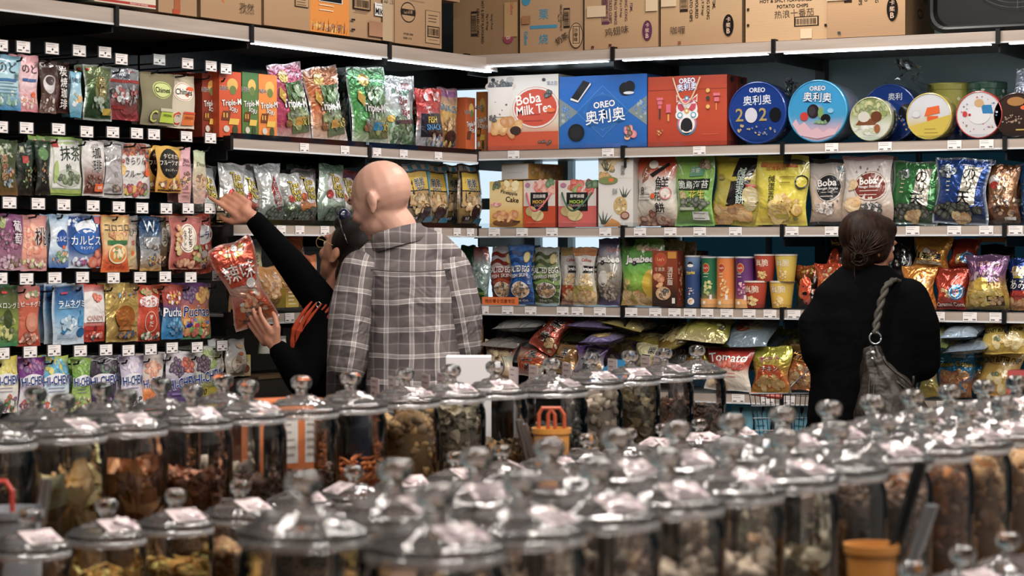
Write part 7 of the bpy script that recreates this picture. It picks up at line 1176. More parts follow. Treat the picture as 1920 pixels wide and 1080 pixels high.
# ---- plaid cotton
def plaid():
    m = bpy.data.materials.new('plaid'); m.use_nodes = True; nt = m.node_tree; p = nt.nodes['Principled BSDF']; L = nt.links.new
    tc = nt.nodes.new('ShaderNodeTexCoord'); ns = nt.nodes.new('ShaderNodeTexNoise'); ns.inputs['Scale'].default_value = 5
    L(tc.outputs['Object'], ns.inputs['Vector']); va = nt.nodes.new('ShaderNodeVectorMath'); va.operation = 'MULTIPLY_ADD'; va.inputs[1].default_value = (.022, .022, .03)
    L(ns.outputs['Color'], va.inputs[0]); L(tc.outputs['Object'], va.inputs[2]); sp = nt.nodes.new('ShaderNodeSeparateXYZ'); L(va.outputs[0], sp.inputs[0])
    def mth(op, a, b_=None, c=None):
        n = nt.nodes.new('ShaderNodeMath'); n.operation = op
        for i, x in enumerate((a, b_, c)):
            if x is None: continue
            if isinstance(x, (int, float)): n.inputs[i].default_value = x
            else: L(x, n.inputs[i])
        return n.outputs[0]
    def lines(src, period, off):
        f = mth('FRACT', mth('ADD', mth('DIVIDE', src, period), off)); out = None
        for c_, w_, a_ in ((.43, .034, 1), (.57, .034, 1), (.5, .09, .45), (.0, .016, .4), (.97, .016, .35)):
            d = mth('ABSOLUTE', mth('SUBTRACT', f, c_)); s_ = mth('MULTIPLY', mth('SUBTRACT', 1.0, mth('SMOOTH_MIN', mth('DIVIDE', d, w_), 1.0, .2)), a_); s_ = mth('MAXIMUM', s_, 0)
            out = s_ if out is None else mth('MAXIMUM', out, s_)
        return out, f
    v, fv = lines(sp.outputs['X'], .079, .2); h, fh = lines(sp.outputs['Z'], .085, .1)
    wv = mth('GREATER_THAN', fv, .5); wh = mth('GREATER_THAN', fh, .5); t = mth('MULTIPLY', mth('ADD', v, h), .66)
    r = nt.nodes.new('ShaderNodeMixRGB'); r.inputs[1].default_value = (*C('#564f51'), 1); r.inputs[2].default_value = (*C('#6d6564'), 1); L(mth('MULTIPLY', mth('ADD', wv, wh), .5), r.inputs[0])
    q = nt.nodes.new('ShaderNodeMixRGB'); q.inputs[2].default_value = (*C('#dcd4d2'), 1); L(t, q.inputs[0]); L(r.outputs[0], q.inputs[1]); L(q.outputs[0], p.inputs['Base Color']); q.use_clamp = True
    b1 = nt.nodes.new('ShaderNodeTexNoise'); b1.inputs['Scale'].default_value = 7; b1.inputs['Detail'].default_value = 2; b1.inputs['Distortion'].default_value = 1.2; L(tc.outputs['Object'], b1.inputs['Vector'])
    bp = nt.nodes.new('ShaderNodeBump'); bp.inputs['Strength'].default_value = .7; bp.inputs['Distance'].default_value = .04; L(b1.outputs['Fac'], bp.inputs['Height'])
    b2 = nt.nodes.new('ShaderNodeTexNoise'); b2.inputs['Scale'].default_value = 500; L(tc.outputs['Object'], b2.inputs['Vector']); bq = nt.nodes.new('ShaderNodeBump'); bq.inputs['Strength'].default_value = .3; bq.inputs['Distance'].default_value = .001
    L(b2.outputs['Fac'], bq.inputs['Height']); L(bp.outputs[0], bq.inputs['Normal']); L(bq.outputs[0], p.inputs['Normal']); p.inputs['Roughness'].default_value = .9; p.inputs['Specular IOR Level'].default_value = .1
    MAT['plaid'] = m
plaid()
def flat(name, col, rough=.8, metal=0, bump=None, spec=.3, sub=0, sheen=0): mat(name, rough, metal, spec, 0, bump, col, sheen, sub)
flat('skin_pale', '#c79a88', .45, bump=[(40, .1, .003, 3, 0)], sub=.15, spec=.45)
flat('skin_warm', '#b9826a', .5, bump=[(40, .1, .003, 3, 0)], sub=.15, spec=.4)
flat('skin_brown', '#9a6a54', .5, bump=[(40, .1, .003, 3, 0)], sub=.15, spec=.4)
flat('black_cloth', '#060607', .9, bump=[(9, .5, .03, 2, .8), (400, .3, .001, 1, 0)], spec=.05)
flat('dark_denim', '#1c2230', .9, bump=[(12, .4, .02, 2, .5)], spec=.1)
flat('shoe', '#1a1614', .5)
flat('bag_leather', '#2a241f', .5, bump=[(7, .6, .05, 3, .8), (120, .35, .002, 2, 0)], spec=.4)
flat('strap_leather', '#37342e', .6, bump=[(80, .4, .004, 2, 0)], spec=.3)
def hairmat(name, c1, c2):
    grain_mat(name, c1, c2, 90, 90, 8, .55, .3); MAT[name].node_tree.nodes['Principled BSDF'].inputs['Specular IOR Level'].default_value = .14
hairmat('hair_dark', '#060403', '#140c08'); hairmat('hair_brown', '#0d0805', '#2e1b11')
GREY = (.5, .5, .5)
def legs(f, hip, foot_l, foot_r, rad, cloth, parent, shoe='shoe', skirt=False):
    b = B(); hx, hy, hz_ = hip
    for sx, ft in ((-1, foot_l), (1, foot_r)):
        a = Vector((hx + sx * .09, hy, hz_)); k = Vector((ft[0] * .5 + a.x * .5, ft[1] * .5 + a.y * .5 + .02, hz_ * .53)); c = Vector((ft[0], ft[1], .1)); chain(b, [a, k, c], [rad, rad * .68, rad * .55], 14, GREY)
    b.ball((hx, hy, hz_ + .03), .165, .115, .12, col=GREY); o = remesh(b.obj('trousers', cloth, parent), .014, 2)
    for sx, ft in ((-1, foot_l), (1, foot_r)):
        b = B(); b.ball((ft[0], ft[1] + .05, .045), .046, .13, .045, col=GREY); b.ball((ft[0], ft[1], .07), .045, .055, .06, col=GREY); b.box(ft[0] - .045, ft[1] - .06, .0, ft[0] + .045, ft[1] + .17, .02, GREY); remesh(b.obj('shoe', shoe, parent), .01, 1)
def body_under(b, f, neck, sh_l, sh_r, hipz, hc):
    chain(b, [neck, (neck + hc) / 2 + Vector((0, 0, .08)), hc], [.055, .085, .085], 14, GREY); chain(b, [sh_l, sh_r], [.05, .05], 12, GREY)
    for sx in (-1, 1): chain(b, [hc + Vector((sx * .08, 0, -.02)), Vector((hc.x + sx * .1, hc.y, .5)), Vector((hc.x + sx * .1, hc.y, .1))], [.07, .05, .035], 10, GREY)

# ---------------- man in the plaid shirt
f = Fig(768, 7.02); J = f.j
b = B(); hc = J(713, 372, 0)
face = Vector((-.76, .5, -.38)); M_ = head(b, hc, face, Vector((-.18, .1, 1)), 1.06)
chain(b, [J(722, 398), J(745, 425, -.0), J(762, 462, .0)], [.062, .06, .058], 16)
pel = Vector((.0, .02, .93)); sl, sr = J(680, 506), J(846, 504)
body_under(b, f, J(764, 470), sl, sr, .93, pel)
el, er = J(652, 690, -.03), J(868, 662, .02); wl, wr = J(640, 745, .12), J(850, 712, .2)
chain(b, [sl, el, wl], [.045, .04, .03], 10); chain(b, [sr, er, wr], [.05, .042, .03], 10)
hand(b, wl, (-.1, 1, .15), (.9, 0, -.2), .35, 1.0); hand(b, wr, (-.6, .8, .1), (-.7, -.5, -.3), .35, 1.0, thumb=-1)
man = remesh(b.obj('person', 'skin_pale', None, f.o, (0, 0, TR)), .0055, 4, .6)
tag(man, 'bald man in a grey plaid shirt seen from behind, head bent to the left', 'person')
eyes(man, hc, M_, 1.06)
b = B()
for sx in (-1, 1):
    for k in range(9):
        p = hc + M_ @ Vector(((sx * (.016 + .0045 * k)) * 1.06, (.093 - .0016 * k * k * .25) * 1.06, (.027 + .001 * sin(k)) * 1.06)); b.ball(p, .0045, .0035, .0032, 6, 5, C('#8a6a55'))
b.obj('eyebrows', 'hair', man)
b = B()                                            # shirt
def torso(b, tz, rz=.07):
    for i in range(len(tz)):
        for t in ((0,) if i == 0 else (.25, .5, .75, 1)):
            q = tz[i - 1] if i else tz[i]; c = q[0].lerp(tz[i][0], t); b.ball(c, q[1] * (1 - t) + tz[i][1] * t, q[2] * (1 - t) + tz[i][2] * t, rz, 22, 13)
b.ball(J(774, 452, .0), .05, .06, .05)
torso(b, [(J(758, 458), .072, .066), (J(764, 480), .10, .08), (J(768, 512), .145, .10), (J(772, 550), .155, .11), (J(776, 600), .148, .112), (J(777, 660), .152, .112), (J(778, 720), .158, .115), (J(780, 790), .16, .12)])
chain(b, [J(690, 492), J(722, 468, .01), J(770, 455, .01), J(820, 468), J(848, 492)], [.05, .056, .066, .054, .05], 14)
shirt = remesh(b.obj('plaid_shirt', 'plaid', man), .009, 4, .6)
def sleeve(pts, rads):
    ax = (pts[-2] - pts[0]).normalized(); q = Vector((0, 0, -1)).rotation_difference(ax); Mi = (Matrix.Translation(pts[0]) @ q.to_matrix().to_4x4()).inverted()
    b = B(); chain(b, [Mi @ p for p in pts], rads, 16); o = remesh(b.obj('sleeve', 'plaid', shirt), .008, 3); o.matrix_local = Matrix.Translation(pts[0]) @ q.to_matrix().to_4x4()
sleeve([J(678, 508, -.01), J(658, 585, -.025), el + Vector((0, -.0, .02)), wl], [.068, .072, .066, .05])
sleeve([J(846, 508, -.0), J(866, 585, -.0), er + Vector((0, 0, .02)), wr], [.066, .066, .06, .048])
b = B()                                            # collar
c0 = J(746, 444, .0); n = 30; vs = []
for q, (r, h) in enumerate(((.080, -.03), (.079, .006), (.077, .020), (.081, .023), (.089, .004), (.097, -.022), (.09, -.034))):
    for k in range(n):
        a = 2 * pi * k / n; v = Vector((cos(a) * r, sin(a) * r * .92, h - .006 * sin(a) + .0)); v = Matrix.Rotation(-.26, 3, 'Y') @ v; vs.append(c0 + v)
fs = [(q * n + k, q * n + (k + 1) % n, (q + 1) * n + (k + 1) % n, (q + 1) * n + k) for q in range(6) for k in range(n)]
b.add(vs, fs, GREY); o = b.obj('collar', 'plaid', shirt, smooth=True)
b = B()                                            # yoke seam across the back
b.tube([J(x_, 505 + 5 * sin((x_ - 690) / 160 * pi), -.108 + .05 * abs((x_ - 768) / 80) ** 2.2) for x_ in range(690, 851, 10)], .0016, 5, C('#3f3a3b')); b.obj('seam', 'cloth', shirt)
legs(f, pel, (-.14, .0), (.12, .03), .1, 'dark_denim', man)
# ---------------- woman in black reaching up
f = Fig(628, 7.54); J = f.j
b = B(); hc = J(651, 474, 0); face = Vector((-.72, .62, .26)); M_ = head(b, hc, face, Vector((.25, .1, 1)), .96)
neck0 = J(650, 500, .01)
chain(b, [J(650, 505, .01), J(634, 540, .01), J(640, 575, .01)], [.05, .048, .058], 14)
pel = Vector((.05, .02, .86)); sl, sr = J(606, 574, -.03), J(716, 590, .03)
body_under(b, f, J(642, 580), sl, sr, .86, pel)
e1, w1 = J(548, 497, -.08), J(474, 408, -.14); e2, w2 = J(566, 712, -.16), J(519, 651, -.16)
chain(b, [sl, e1, w1], [.042, .037, .024], 12); chain(b, [J(600, 590, -.06), e2, w2], [.045, .038, .025], 12)
hand(b, w1, Vector((-.8, .1, .6)), Vector((.1, .9, -.4)), .8, .95, spread=.04, point=0, thumb=1)
hand(b, w2, Vector((-.62, .12, .7)), Vector((.45, .7, .3)), .28, .95, thumb=-1)
wom = remesh(b.obj('person', 'skin_warm', None, f.o, (0, 0, TR)), .005, 3, .5)
tag(wom, 'dark haired woman in black reaching up to the shelf beside the bald man', 'person'); eyes(wom, hc, M_, .96)
b = B()                                           # hair
Mh = lambda p: hc + M_ @ Vector(p)
b.ball(Mh((0, -.035, .036)), .088, .098, .088, 20, 13, GREY, M_); b.ball(Mh((0, -.075, -.02)), .082, .062, .1, 16, 11, GREY, M_); b.ball(Mh((.05, -.05, -.03)), .04, .05, .09, 14, 9, GREY, M_); b.ball(Mh((0, .025, .085)), .066, .06, .036, 14, 9, GREY, M_)
chain(b, [Mh((-.02, -.09, -.06)), J(674, 540, .0), J(680, 600, .02), J(684, 640, .03)], [.07, .066, .056, .03], 14)
remesh(b.obj('hair', 'hair_dark', wom), .006, 2)
b = B()                                           # spectacles
for sx in (-1, 1):
    b.tube([Mh((sx * .032 + cos(a) * .024, .1, .004 + sin(a) * .02)) for a in [2 * pi * k / 20 for k in range(21)]], .0012, 6, C('#b8965a')); b.tube([Mh((sx * .056, .098, .01)), Mh((sx * .076, .06, .012)), Mh((sx * .08, -.0, .008))], .0014, 6, C('#b8965a'))
b.tube([Mh((-.008, .103, .008)), Mh((.008, .103, .008))], .0013, 6, C('#b8965a')); b.obj('spectacles', 'tin', wom)
b = B()                                           # sunglasses pushed up in the hair
for sx in (-1, 1):
    q = Mh((sx * .036, .035, .115)); b.ball(q, .032, .016, .026, 14, 9, C('#0c1030'), M_ @ Matrix.Rotation(-.6, 4, 'X')); b.tube([Mh((sx * .068, .03, .105)), Mh((sx * .085, -.03, .06)), Mh((sx * .088, -.07, .03))], .003, 6, C('#0c0c12'))
b.obj('sunglasses', 'tin', wom, smooth=True)
b = B(); tp = [(J(650, 585), .07, .06), (J(650, 606), .125, .085), (J(648, 650), .125, .09), (J(650, 700), .115, .088), (J(652, 760), .13, .1), (J(654, 810), .14, .105)]
for i in range(len(tp)):
    b.ball(tp[i][0], tp[i][1], tp[i][2], .07, 18, 11)
    if i: b.ball(tp[i][0].lerp(tp[i - 1][0], .5), (tp[i][1] + tp[i - 1][1]) / 2, (tp[i][2] + tp[i - 1][2]) / 2, .07, 18, 11)
chain(b, [sl + Vector((.02, 0, -.01)), J(672, 588)], [.058, .06], 12)
chain(b, [sl, e1, w1.lerp(e1, .08)], [.062, .052, .034], 16); chain(b, [J(604, 596, -.05), e2, w2.lerp(e2, .12)], [.062, .056, .036], 16)
top = remesh(b.obj('black_top', 'black_cloth', wom), .008, 3)
b = B(); rnd = random.Random(5)                   # orange scarf-like stripes over the shoulder
for k in range(6):
    x0 = 612 - k * 9; pts = []
    for q in range(12):
        t = q / 11; pts.append(J(x0 + 18 * (1 - t) ** 2 - 22 * sin(pi * t * .9), 575 + 118 * t - k * 2, -.095 - .02 * sin(pi * t)))
    b.tube(pts, [.003 + .006 * sin(pi * q / 11) * (1 + .4 * sin(q * 2 + k)) for q in range(12)], 6, C('#b4401f'))
b.obj('orange_pattern', 'cloth', top)
b = B(); b.tube([J(597 + cos(a) * 4, 571 + sin(a) * 5, -.12) for a in [2 * pi * k / 14 for k in range(15)]], .0013, 6, C('#c8b08a')); b.obj('earring', 'metal', wom)
legs(f, pel, (-.06, .0), (.14, .02), .09, 'black_cloth', wom)
# packet she holds
ctr = hitd(456, 532, 7.40); wW, hH = .135, .29
o = pouch('snack_bag', wW, hH, .045, ['#a8603a', '#b84a2c', '#c8a898', '#c8502c', '#b83c26'], [('food', 0, .16, .36, .14, ['#6a4a34', '#c8a078', '#8a5a3a', '#3a2a22'], 16, .12), ('food', .0, .34, .3, .1, ['#e0dcd8', '#d8602c', '#c8a0a0', '#e8a870'], 12, .12), ('rc', -.4, .5, .4, .8, '#c84a30', None, 4, 4), ('tx', '辣味', .0, .66, .2, '#f0e8e0', '#8a1c14', 0, .8), ('el', .2, .5, .14, .06, '#e8e4e0'), ('food', 0, .9, .4, .06, ['#e8ded8', '#c8402c', '#d8b04a'], 14, .08)], 601, 'foil', .06, .01, .5, edge='#c8a8a0')
Mx = Matrix.Rotation(TR + .25, 4, 'Z') @ Matrix.Rotation(-.36, 4, 'Y') @ Matrix.Rotation(.12, 4, 'X')
o.rotation_euler = Mx.to_euler(); o.location = ctr - Mx @ Vector((0, 0, hH / 2)); tag(o, 'long orange red snack bag held by the woman in black', 'bag')
# ---------------- woman in the black coat
f = Fig(1620, 7.3); J = f.j
b = B(); hc = J(1630, 459, 0); M_ = head(b, hc, Vector((.84, .5, -.25)), Vector((.05, .1, 1)), .9)
chain(b, [J(1636, 482, .01), J(1632, 520, 0), J(1625, 545, 0)], [.052, .052, .06], 14)
pel = Vector((.0, .02, .87)); sl, sr = J(1562, 572), J(1702, 562)
body_under(b, f, J(1624, 540), sl, sr, .87, pel)
e1, w1 = J(1536, 660, -.02), J(1560, 715, .2); e2, w2 = J(1727, 672, .02), J(1690, 700, .24)
chain(b, [sl, e1, w1], [.045, .04, .028], 10); chain(b, [sr, e2, w2], [.045, .04, .028], 10)
hand(b, w1, (.2, 1, .1), (.8, 0, -.5), .4, .95); hand(b, w2, (-.3, .9, .2), (-.8, 0, -.4), .4, .95, thumb=-1)
w2m = remesh(b.obj('person', 'skin_brown', None, f.o, (0, 0, TR)), .0055, 3, .5)
tag(w2m, 'woman in a black coat with low hair bun seen from behind', 'person'); eyes(w2m, hc, M_, .9)
b = B(); Mh = lambda p: hc + M_ @ Vector(p)
b.ball(J(1627, 455, -.005), .079, .088, .08, 22, 15); b.ball(Mh((0, -.018, .028)), .078, .102, .084, 22, 15, GREY, M_); b.ball(Mh((0, .03, .06)), .064, .056, .046, 16, 11, GREY, M_); b.ball(J(1612, 476, -.03), .058, .06, .052, 18, 12); b.ball(J(1606, 492, -.02), .05, .05, .045, 14, 10); b.ball(J(1640, 470, -.03), .05, .05, .045, 14, 10)
hr = remesh(b.obj('hair', 'hair_brown', w2m), .006, 2)
b = B()
rnd = random.Random(8)
for k in range(70):                               # swept strands gathered to a knot
    a = rnd.uniform(-.35, pi + .5); r_ = rnd.uniform(.75, 1); s_ = J(1629 + 46 * cos(a) * r_, 454 - 46 * sin(a) * r_, -.03 - .07 * (1 - r_) * 2.5); e_ = J(1611 + rnd.uniform(-9, 9), 478 + rnd.uniform(-8, 8), -.095)
    m1 = s_.lerp(e_, .5) + Vector((0, -.024, 0)); b.tube([s_, s_.lerp(m1, .6) + Vector((0, -.006, 0)), m1, m1.lerp(e_, .6) + Vector((0, -.004, 0)), e_], [.0012, .0022, .0026, .0024, .002], 4, GREY)
for k in range(26):
    a = rnd.uniform(0, 6.3); r_ = rnd.uniform(8, 17); w_ = rnd.uniform(.7, 1.2); b.tube([J(1610 + r_ * cos(a + t), 482 + r_ * w_ * sin(a + t), -.094 - .02 * (1 - r_ / 17)) for t in [i * .3 for i in range(7)]], rnd.uniform(.002, .004), 5, GREY)
b.tube([J(1590, 445, -.04), J(1585, 470, -.05), J(1580, 492, -.04)], .001, 4, GREY); b.tube([J(1603, 490, -.07), J(1602, 515, -.08), J(1606, 530, -.09)], .0015, 4, GREY)
b.obj('hair_strands', 'hair_brown', hr, smooth=True)
b = B(); tz = [(J(1620, 520), .07, .055), (J(1622, 534), .12, .08), (J(1624, 556), .175, .1), (J(1624, 600), .185, .115), (J(1622, 660), .18, .12), (J(1618, 720), .175, .125), (J(1616, 780), .182, .13), (J(1616, 860), .2, .14), (J(1616, 930), .21, .15)]
for i in range(len(tz)):
    b.ball(tz[i][0], tz[i][1], tz[i][2], .08, 20, 13)
    if i:
        for t in (.33, .66): b.ball(tz[i][0].lerp(tz[i - 1][0], t), tz[i][1] * (1 - t) + tz[i - 1][1] * t, tz[i][2] * (1 - t) + tz[i - 1][2] * t, .08, 20, 13)
chain(b, [sl, J(1530, 610), e1, w1.lerp(e1, .1)], [.064, .062, .06, .045], 16); chain(b, [sr, J(1722, 610), e2 + Vector((0, 0, -.01)), w2.lerp(e2, .1)], [.072, .07, .066, .046], 16)
chain(b, [J(1594, 524), J(1624, 516, .01), J(1652, 528)], [.045, .056, .04], 12)
coat = remesh(b.obj('black_coat', 'black_cloth', w2m), .01, 3)
legs(f, pel, (-.1, .0), (.1, .03), .085, 'black_cloth', w2m)
# shoulder bag
root = empty('shoulder_bag', f.o, TR)
b = B(); rows = [(650, 1628, 1644, .02), (662, 1620, 1652, .03), (680, 1618, 1662, .04), (700, 1616, 1686, .052), (720, 1614, 1704, .062), (742, 1608, 1722, .07), (765, 1603, 1740, .076), (788, 1603, 1750, .078), (815, 1612, 1742, .07), (835, 1630, 1730, .045), (845, 1660, 1710, .01)]
n = 28; vs = []
fine = []
for i in range(len(rows) - 1):
    for k in range(4): t = k / 4; fine.append(tuple(rows[i][q] * (1 - t) + rows[i + 1][q] * t for q in range(4)))
fine.append(rows[-1])
for i, (y, x0, x1, th) in enumerate(fine):
    a0 = J(x0, y, -.21); a1 = J(x1, y, -.21); c = (a0 + a1) / 2; hw = (a1 - a0).length / 2
    for k in range(n):
        a = 2 * pi * k / n; fold = .007 * sin(a * 5 + i * .12) + .005 * sin(a * 9 - i * .3); vs.append(c + Vector((cos(a) * (hw + fold), sin(a) * (th + fold), .004 * sin(a * 4 + i))))
fs = [(i * n + k, i * n + (k + 1) % n, (i + 1) * n + (k + 1) % n, (i + 1) * n + k) for i in range(len(fine) - 1) for k in range(n)]; fs += [tuple(range(n))[::-1], tuple((len(fine) - 1) * n + k for k in range(n))]
b.add(vs, fs, GREY); b.obj('bag_body', 'bag_leather', root, smooth=True)
b = B()
for dx in (0, 9): b.tube([J(1634 + dx - 8 * t, 652 + 130 * t + 4 * sin(t * 5), -.225 - .07 * t) for t in [i / 12 for i in range(13)]], .0022, 6, GREY)
pts = [J(1655 + 62 * sin(t * pi / 2) - 4 * t, 668 + 66 * t ** .6 * (1 if t < .8 else 1 - (t - .8) * 2.2), -.245 - .03 * t) for t in [i / 14 for i in range(15)]]
b.tube(pts, .004, 7, GREY); b.tube([p + Vector((.01, -.006, -.035)) for p in pts[3:]], .0045, 7, GREY)
b.obj('seam_piping', 'bag_leather', root, smooth=True)
b = B(); b.tube([J(1641 + cos(a) * 11, 634 + sin(a) * 11, -.225) for a in [2 * pi * k / 24 for k in range(25)]], .0032, 8, GREY); b.obj('ring', 'metal', root, smooth=True)
b = B(); b.ball(J(1637, 662, -.255), .008, .004, .008, 10, 7); b.ball(J(1636, 673, -.262), .006, .004, .006, 10, 7); b.obj('stud', 'metal', root)
b = B(); pts = [J(1641, 626, -.225), J(1644, 600, -.19), J(1652, 565, -.165), J(1662, 535, -.14), J(1676, 524, -.09), J(1690, 530, .0), J(1688, 560, .09), J(1676, 620, .1)]
for ph in (0, pi):
    q = []; NN = 60
    for i in range(NN + 1):
        t = i / NN * (len(pts) - 1); k = min(int(t), len(pts) - 2); p = pts[k].lerp(pts[k + 1], t - k); a = i * .55 + ph; q.append(p + Vector((cos(a) * .0065, sin(a) * .0065, 0)))
    b.tube(q, .0072, 7, GREY)
b.obj('strap', 'strap_leather', root, smooth=True)
tag(root, 'brown grey leather shoulder bag with twisted strap hanging on the black coat', 'bag')
# wire basket she carries
root = empty('shopping_basket', f.o, TR); b = B()
x0, x1, yt, yb = 1405, 1540, 738, 830
for dd, lst in ((.12, 0), (.42, 0)):
    for k in range(15):
        t = k / 14; b.tube([J(x0 + (x1 - x0) * t, yt, dd - .02), J(x0 + 14 + (x1 - x0 - 28) * t, yb, dd)], .0014, 5, C('#8a8d90'))
    for k in range(5): t = k / 4; b.tube([J(x0 + 14 * t, yt + (yb - yt) * t, dd - .02), J(x1 - 14 * t, yt + (yb - yt) * t, dd)], .0018 if k else .0032, 5, C('#8a8d90'))
for k in range(9):
    dd = .12 + .3 * k / 8
    for xx, s_ in ((x0, 1), (x1, -1)): b.tube([J(xx, yt, dd), J(xx + 14 * s_, yb, dd)], .0014, 5, C('#8a8d90'))
    b.tube([J(x0 + 14, yb, dd), J(x1 - 14, yb, dd)], .0014, 5, C('#8a8d90'))
for k in range(5):
    t = k / 4
    for xx, s_ in ((x0, 1), (x1, -1)): b.tube([J(xx + 14 * t * s_, yt + (yb - yt) * t, .12), J(xx + 14 * t * s_, yt + (yb - yt) * t, .42)], .0018, 5, C('#8a8d90'))
b.obj('wire_frame', 'metal', root)
b = B(); b.tube([J(1408, 738, .11), J(1440, 742, .11)], .006, 8, C('#a83a24')); b.tube([J(1438, 742, .11), J(1466, 744, .11)], .0085, 8, C('#a83a24')); b.tube([J(1478, 738, .11), J(1483, 725, .11), J(1492, 716, .12), J(1520, 690, .2)], .0025, 6, C('#5a5c5e')); b.obj('handle', 'plastic', root)
tag(root, 'wire shopping basket with red handle held beside the black coat', 'basket')
# ------------------------------------------------------------------ tubs, tongs and papers on the counters
def tub(px, n, z, r, h, col, label, seed, tongs=(), hcol='#b04a24', hoops=2):
    s = hit('L', px, 700, n)[0]; root = empty('tub', SN(s, n, CT + .001), TR); zt = z - CT
    b = B(); b.lathe([(.0005, 0), (r * .82, 0), (r * .96, zt - .012), (r * 1.05, zt - .012), (r * 1.07, zt), (r * .98, zt), (r * .94, zt - .014), (r * .8, .006), (.0005, .006)], 28, C(col)); b.obj('bucket', 'plastic', root, smooth=False)
    for k in range(hoops):
        o = (-.3 + .5 * k) * r; b = B(); b.tube([(o - .016, -.2 * r, zt - .05), (o - .016, -.2 * r, zt + .03), (o - .008, -.2 * r, zt + .045), (o + .01, -.2 * r, zt + .045), (o + .02, -.2 * r, zt + .03), (o + .022, -.2 * r, zt - .05)], .0045, 8, C(hcol))
        q = b.obj('tongs', 'plastic', None, root.location, (0, 0, TR)); tag(q, 'looped tongs, %s one, in the %s' % (('left', 'right')[k], label), 'tongs')
    for k, (dx, lean, L, c_) in enumerate(tongs):
        b = B()
        for sx in (-1, 1): b.tube([(dx * r, .1 * r, .02), (dx * r + lean * L * .5 + sx * .006, .1 * r - .01, L * .55), (dx * r + lean * L + sx * .004, .1 * r - .02, L)], [.003, .005, .006], 7, C(c_))
        q = b.obj('tongs', 'metal' if c_ != '#1c1c1e' else 'tin', None, root.location, (0, 0, TR)); tag(q, '%s tongs in the %s, %s pair' % ('metal' if c_ != '#1c1c1e' else 'black', label, ORD[k]), 'tongs')
    tag(root, label + ' between the jars', 'tub'); return root
tub(1034, 2.19, 1.05, .042, .1, '#cf8a2c', 'orange tub on the far counter', 1, ((-.62, -.22, .21, '#b0b4b8'), (-.1, -.3, .2, '#b0b4b8')))
tub(1636, 3.59, 1.045, .036, .1, '#cf862a', 'orange tub on the near counter', 2, ((-.3, .25, .3, '#1c1c1e'), (.2, .3, .24, '#9a9ea2')), hoops=0)
tub(20, 2.19, 1.03, .055, .1, '#8d9096', 'grey tub at the left edge of the far counter', 3, ((.5, .15, .22, '#8a8e92'),), '#b8382a', 1)
# stack of white napkins and small cards behind the far row
b = B(); b.box(-.055, -.05, 0, .055, .05, .2, C('#d9d6d8')); b.box(-.056, -.051, .1, .056, .051, .102, C('#b8b4b6'))
s = hit('L', 876, 700, 1.76)[0]; o = b.obj('paper_stack', 'paper', None, SN(s, 1.765, CT + .13), (0, 0, TR)); tag(o, 'block of white paper bags standing behind the far jars beside the plaid shirt', 'paper')
b = B(); b.box(-.05, -.05, 0, .05, .05, .128, C('#3a302a')); o = b.obj('box_stand', 'plastic', None, SN(s, 1.765, CT + .001), (0, 0, TR)); tag(o, 'dark stand under the block of white paper bags', 'stand')
for i, (px, py) in enumerate(((705, 716), (738, 712), (800, 706), (830, 704), (965, 692), (1002, 690), (1065, 688), (1150, 676), (1212, 668), (1236, 664))):
    s = hit('L', px, 700, 1.86)[0]; root = empty('card_holder', SN(s, 1.86, CT + .001), AL - pi / 2 + radians(-38))
    b = B(); b.box(-.018, -.02, 0, .018, .02, .006); b.box(-.004, -.002, .006, .004, .002, .3); b.obj('clear_stand', 'acrylic', root)
    b = B(); cw = .062; art(b, [('rc', -.5, 0, .5, 1, ('#cbb6b6', '#d3c2c2', '#c9b4b0')[i % 3], None, 1, 1), ('lines', -.36, .6, .3, .85, 2, '#8a7478'), ('rc', -.3, .15, 0, .4, '#8a6a70')], lambda x, y, l=0: Vector((x * cw, -.003 - l, .25 + y * .052)), cw, .052, i, .0006); b.box(-cw / 2, -.0028, .25, cw / 2, -.0018, .302, C('#c8b8b8')); b.obj('paper_card', 'paper', root)
    tag(root, 'clear stand with pinkish price card behind the far jars, %s from the left' % ORD[i], 'card holder')
# blue and orange paper sign propped behind the far jars
ww = .1; b = B(); art(b, [('pg', [(-.5, .0), (.5, .0), (.5, .95), (.2, .95)], '#1d6f9c'), ('pg', [(.36, 0), (.5, 0), (.5, .55), (.42, .6)], '#c87a5a')], lambda x, y, l=0: Vector((x * .12, -l, y * .075)), .12, .075, 1); b.add([(-.06, .001, 0), (.06, .001, 0), (.06, .001, .07), (.024, .001, .07)], [(0, 1, 2, 3)], C('#1d6a94'))
b.box(.0, .001, -.22, .008, .004, .03, C('#5a6a74')); b.box(-.03, -.02, -.225, .04, .03, -.22, C('#4a5054'))
s = hit('L', 1134, 700, 1.8)[0]; o = b.obj('paper_sign', 'paper', None, SN(s, 1.80, CT + .226), (0, 0, TR)); tag(o, 'blue slanted paper sign with orange edge standing behind the far jars', 'sign')
b = B(); rnd = random.Random(2)
M = Matrix.Translation((0, 0, .07)); prof = [(.0005, 0), (.03, .005), (.045, .03), (.05, .06), (.035, .09), (.018, .11), (.03, .13)]
b.lathe(prof, 14, C('#c8ccd6'))
b.v = [tuple(Vector(v) * (1 + .35 * noise.noise(Vector(v) * 40))) for v in b.v]
o = b.obj('plastic_bag', 'cellophane', None, SN(hit('L', 1550, 700, 3.6)[0], 3.6, CT + .001), (0, 0, 0)); tag(o, 'crumpled translucent plastic bag between the near jars and the front edge', 'bag')

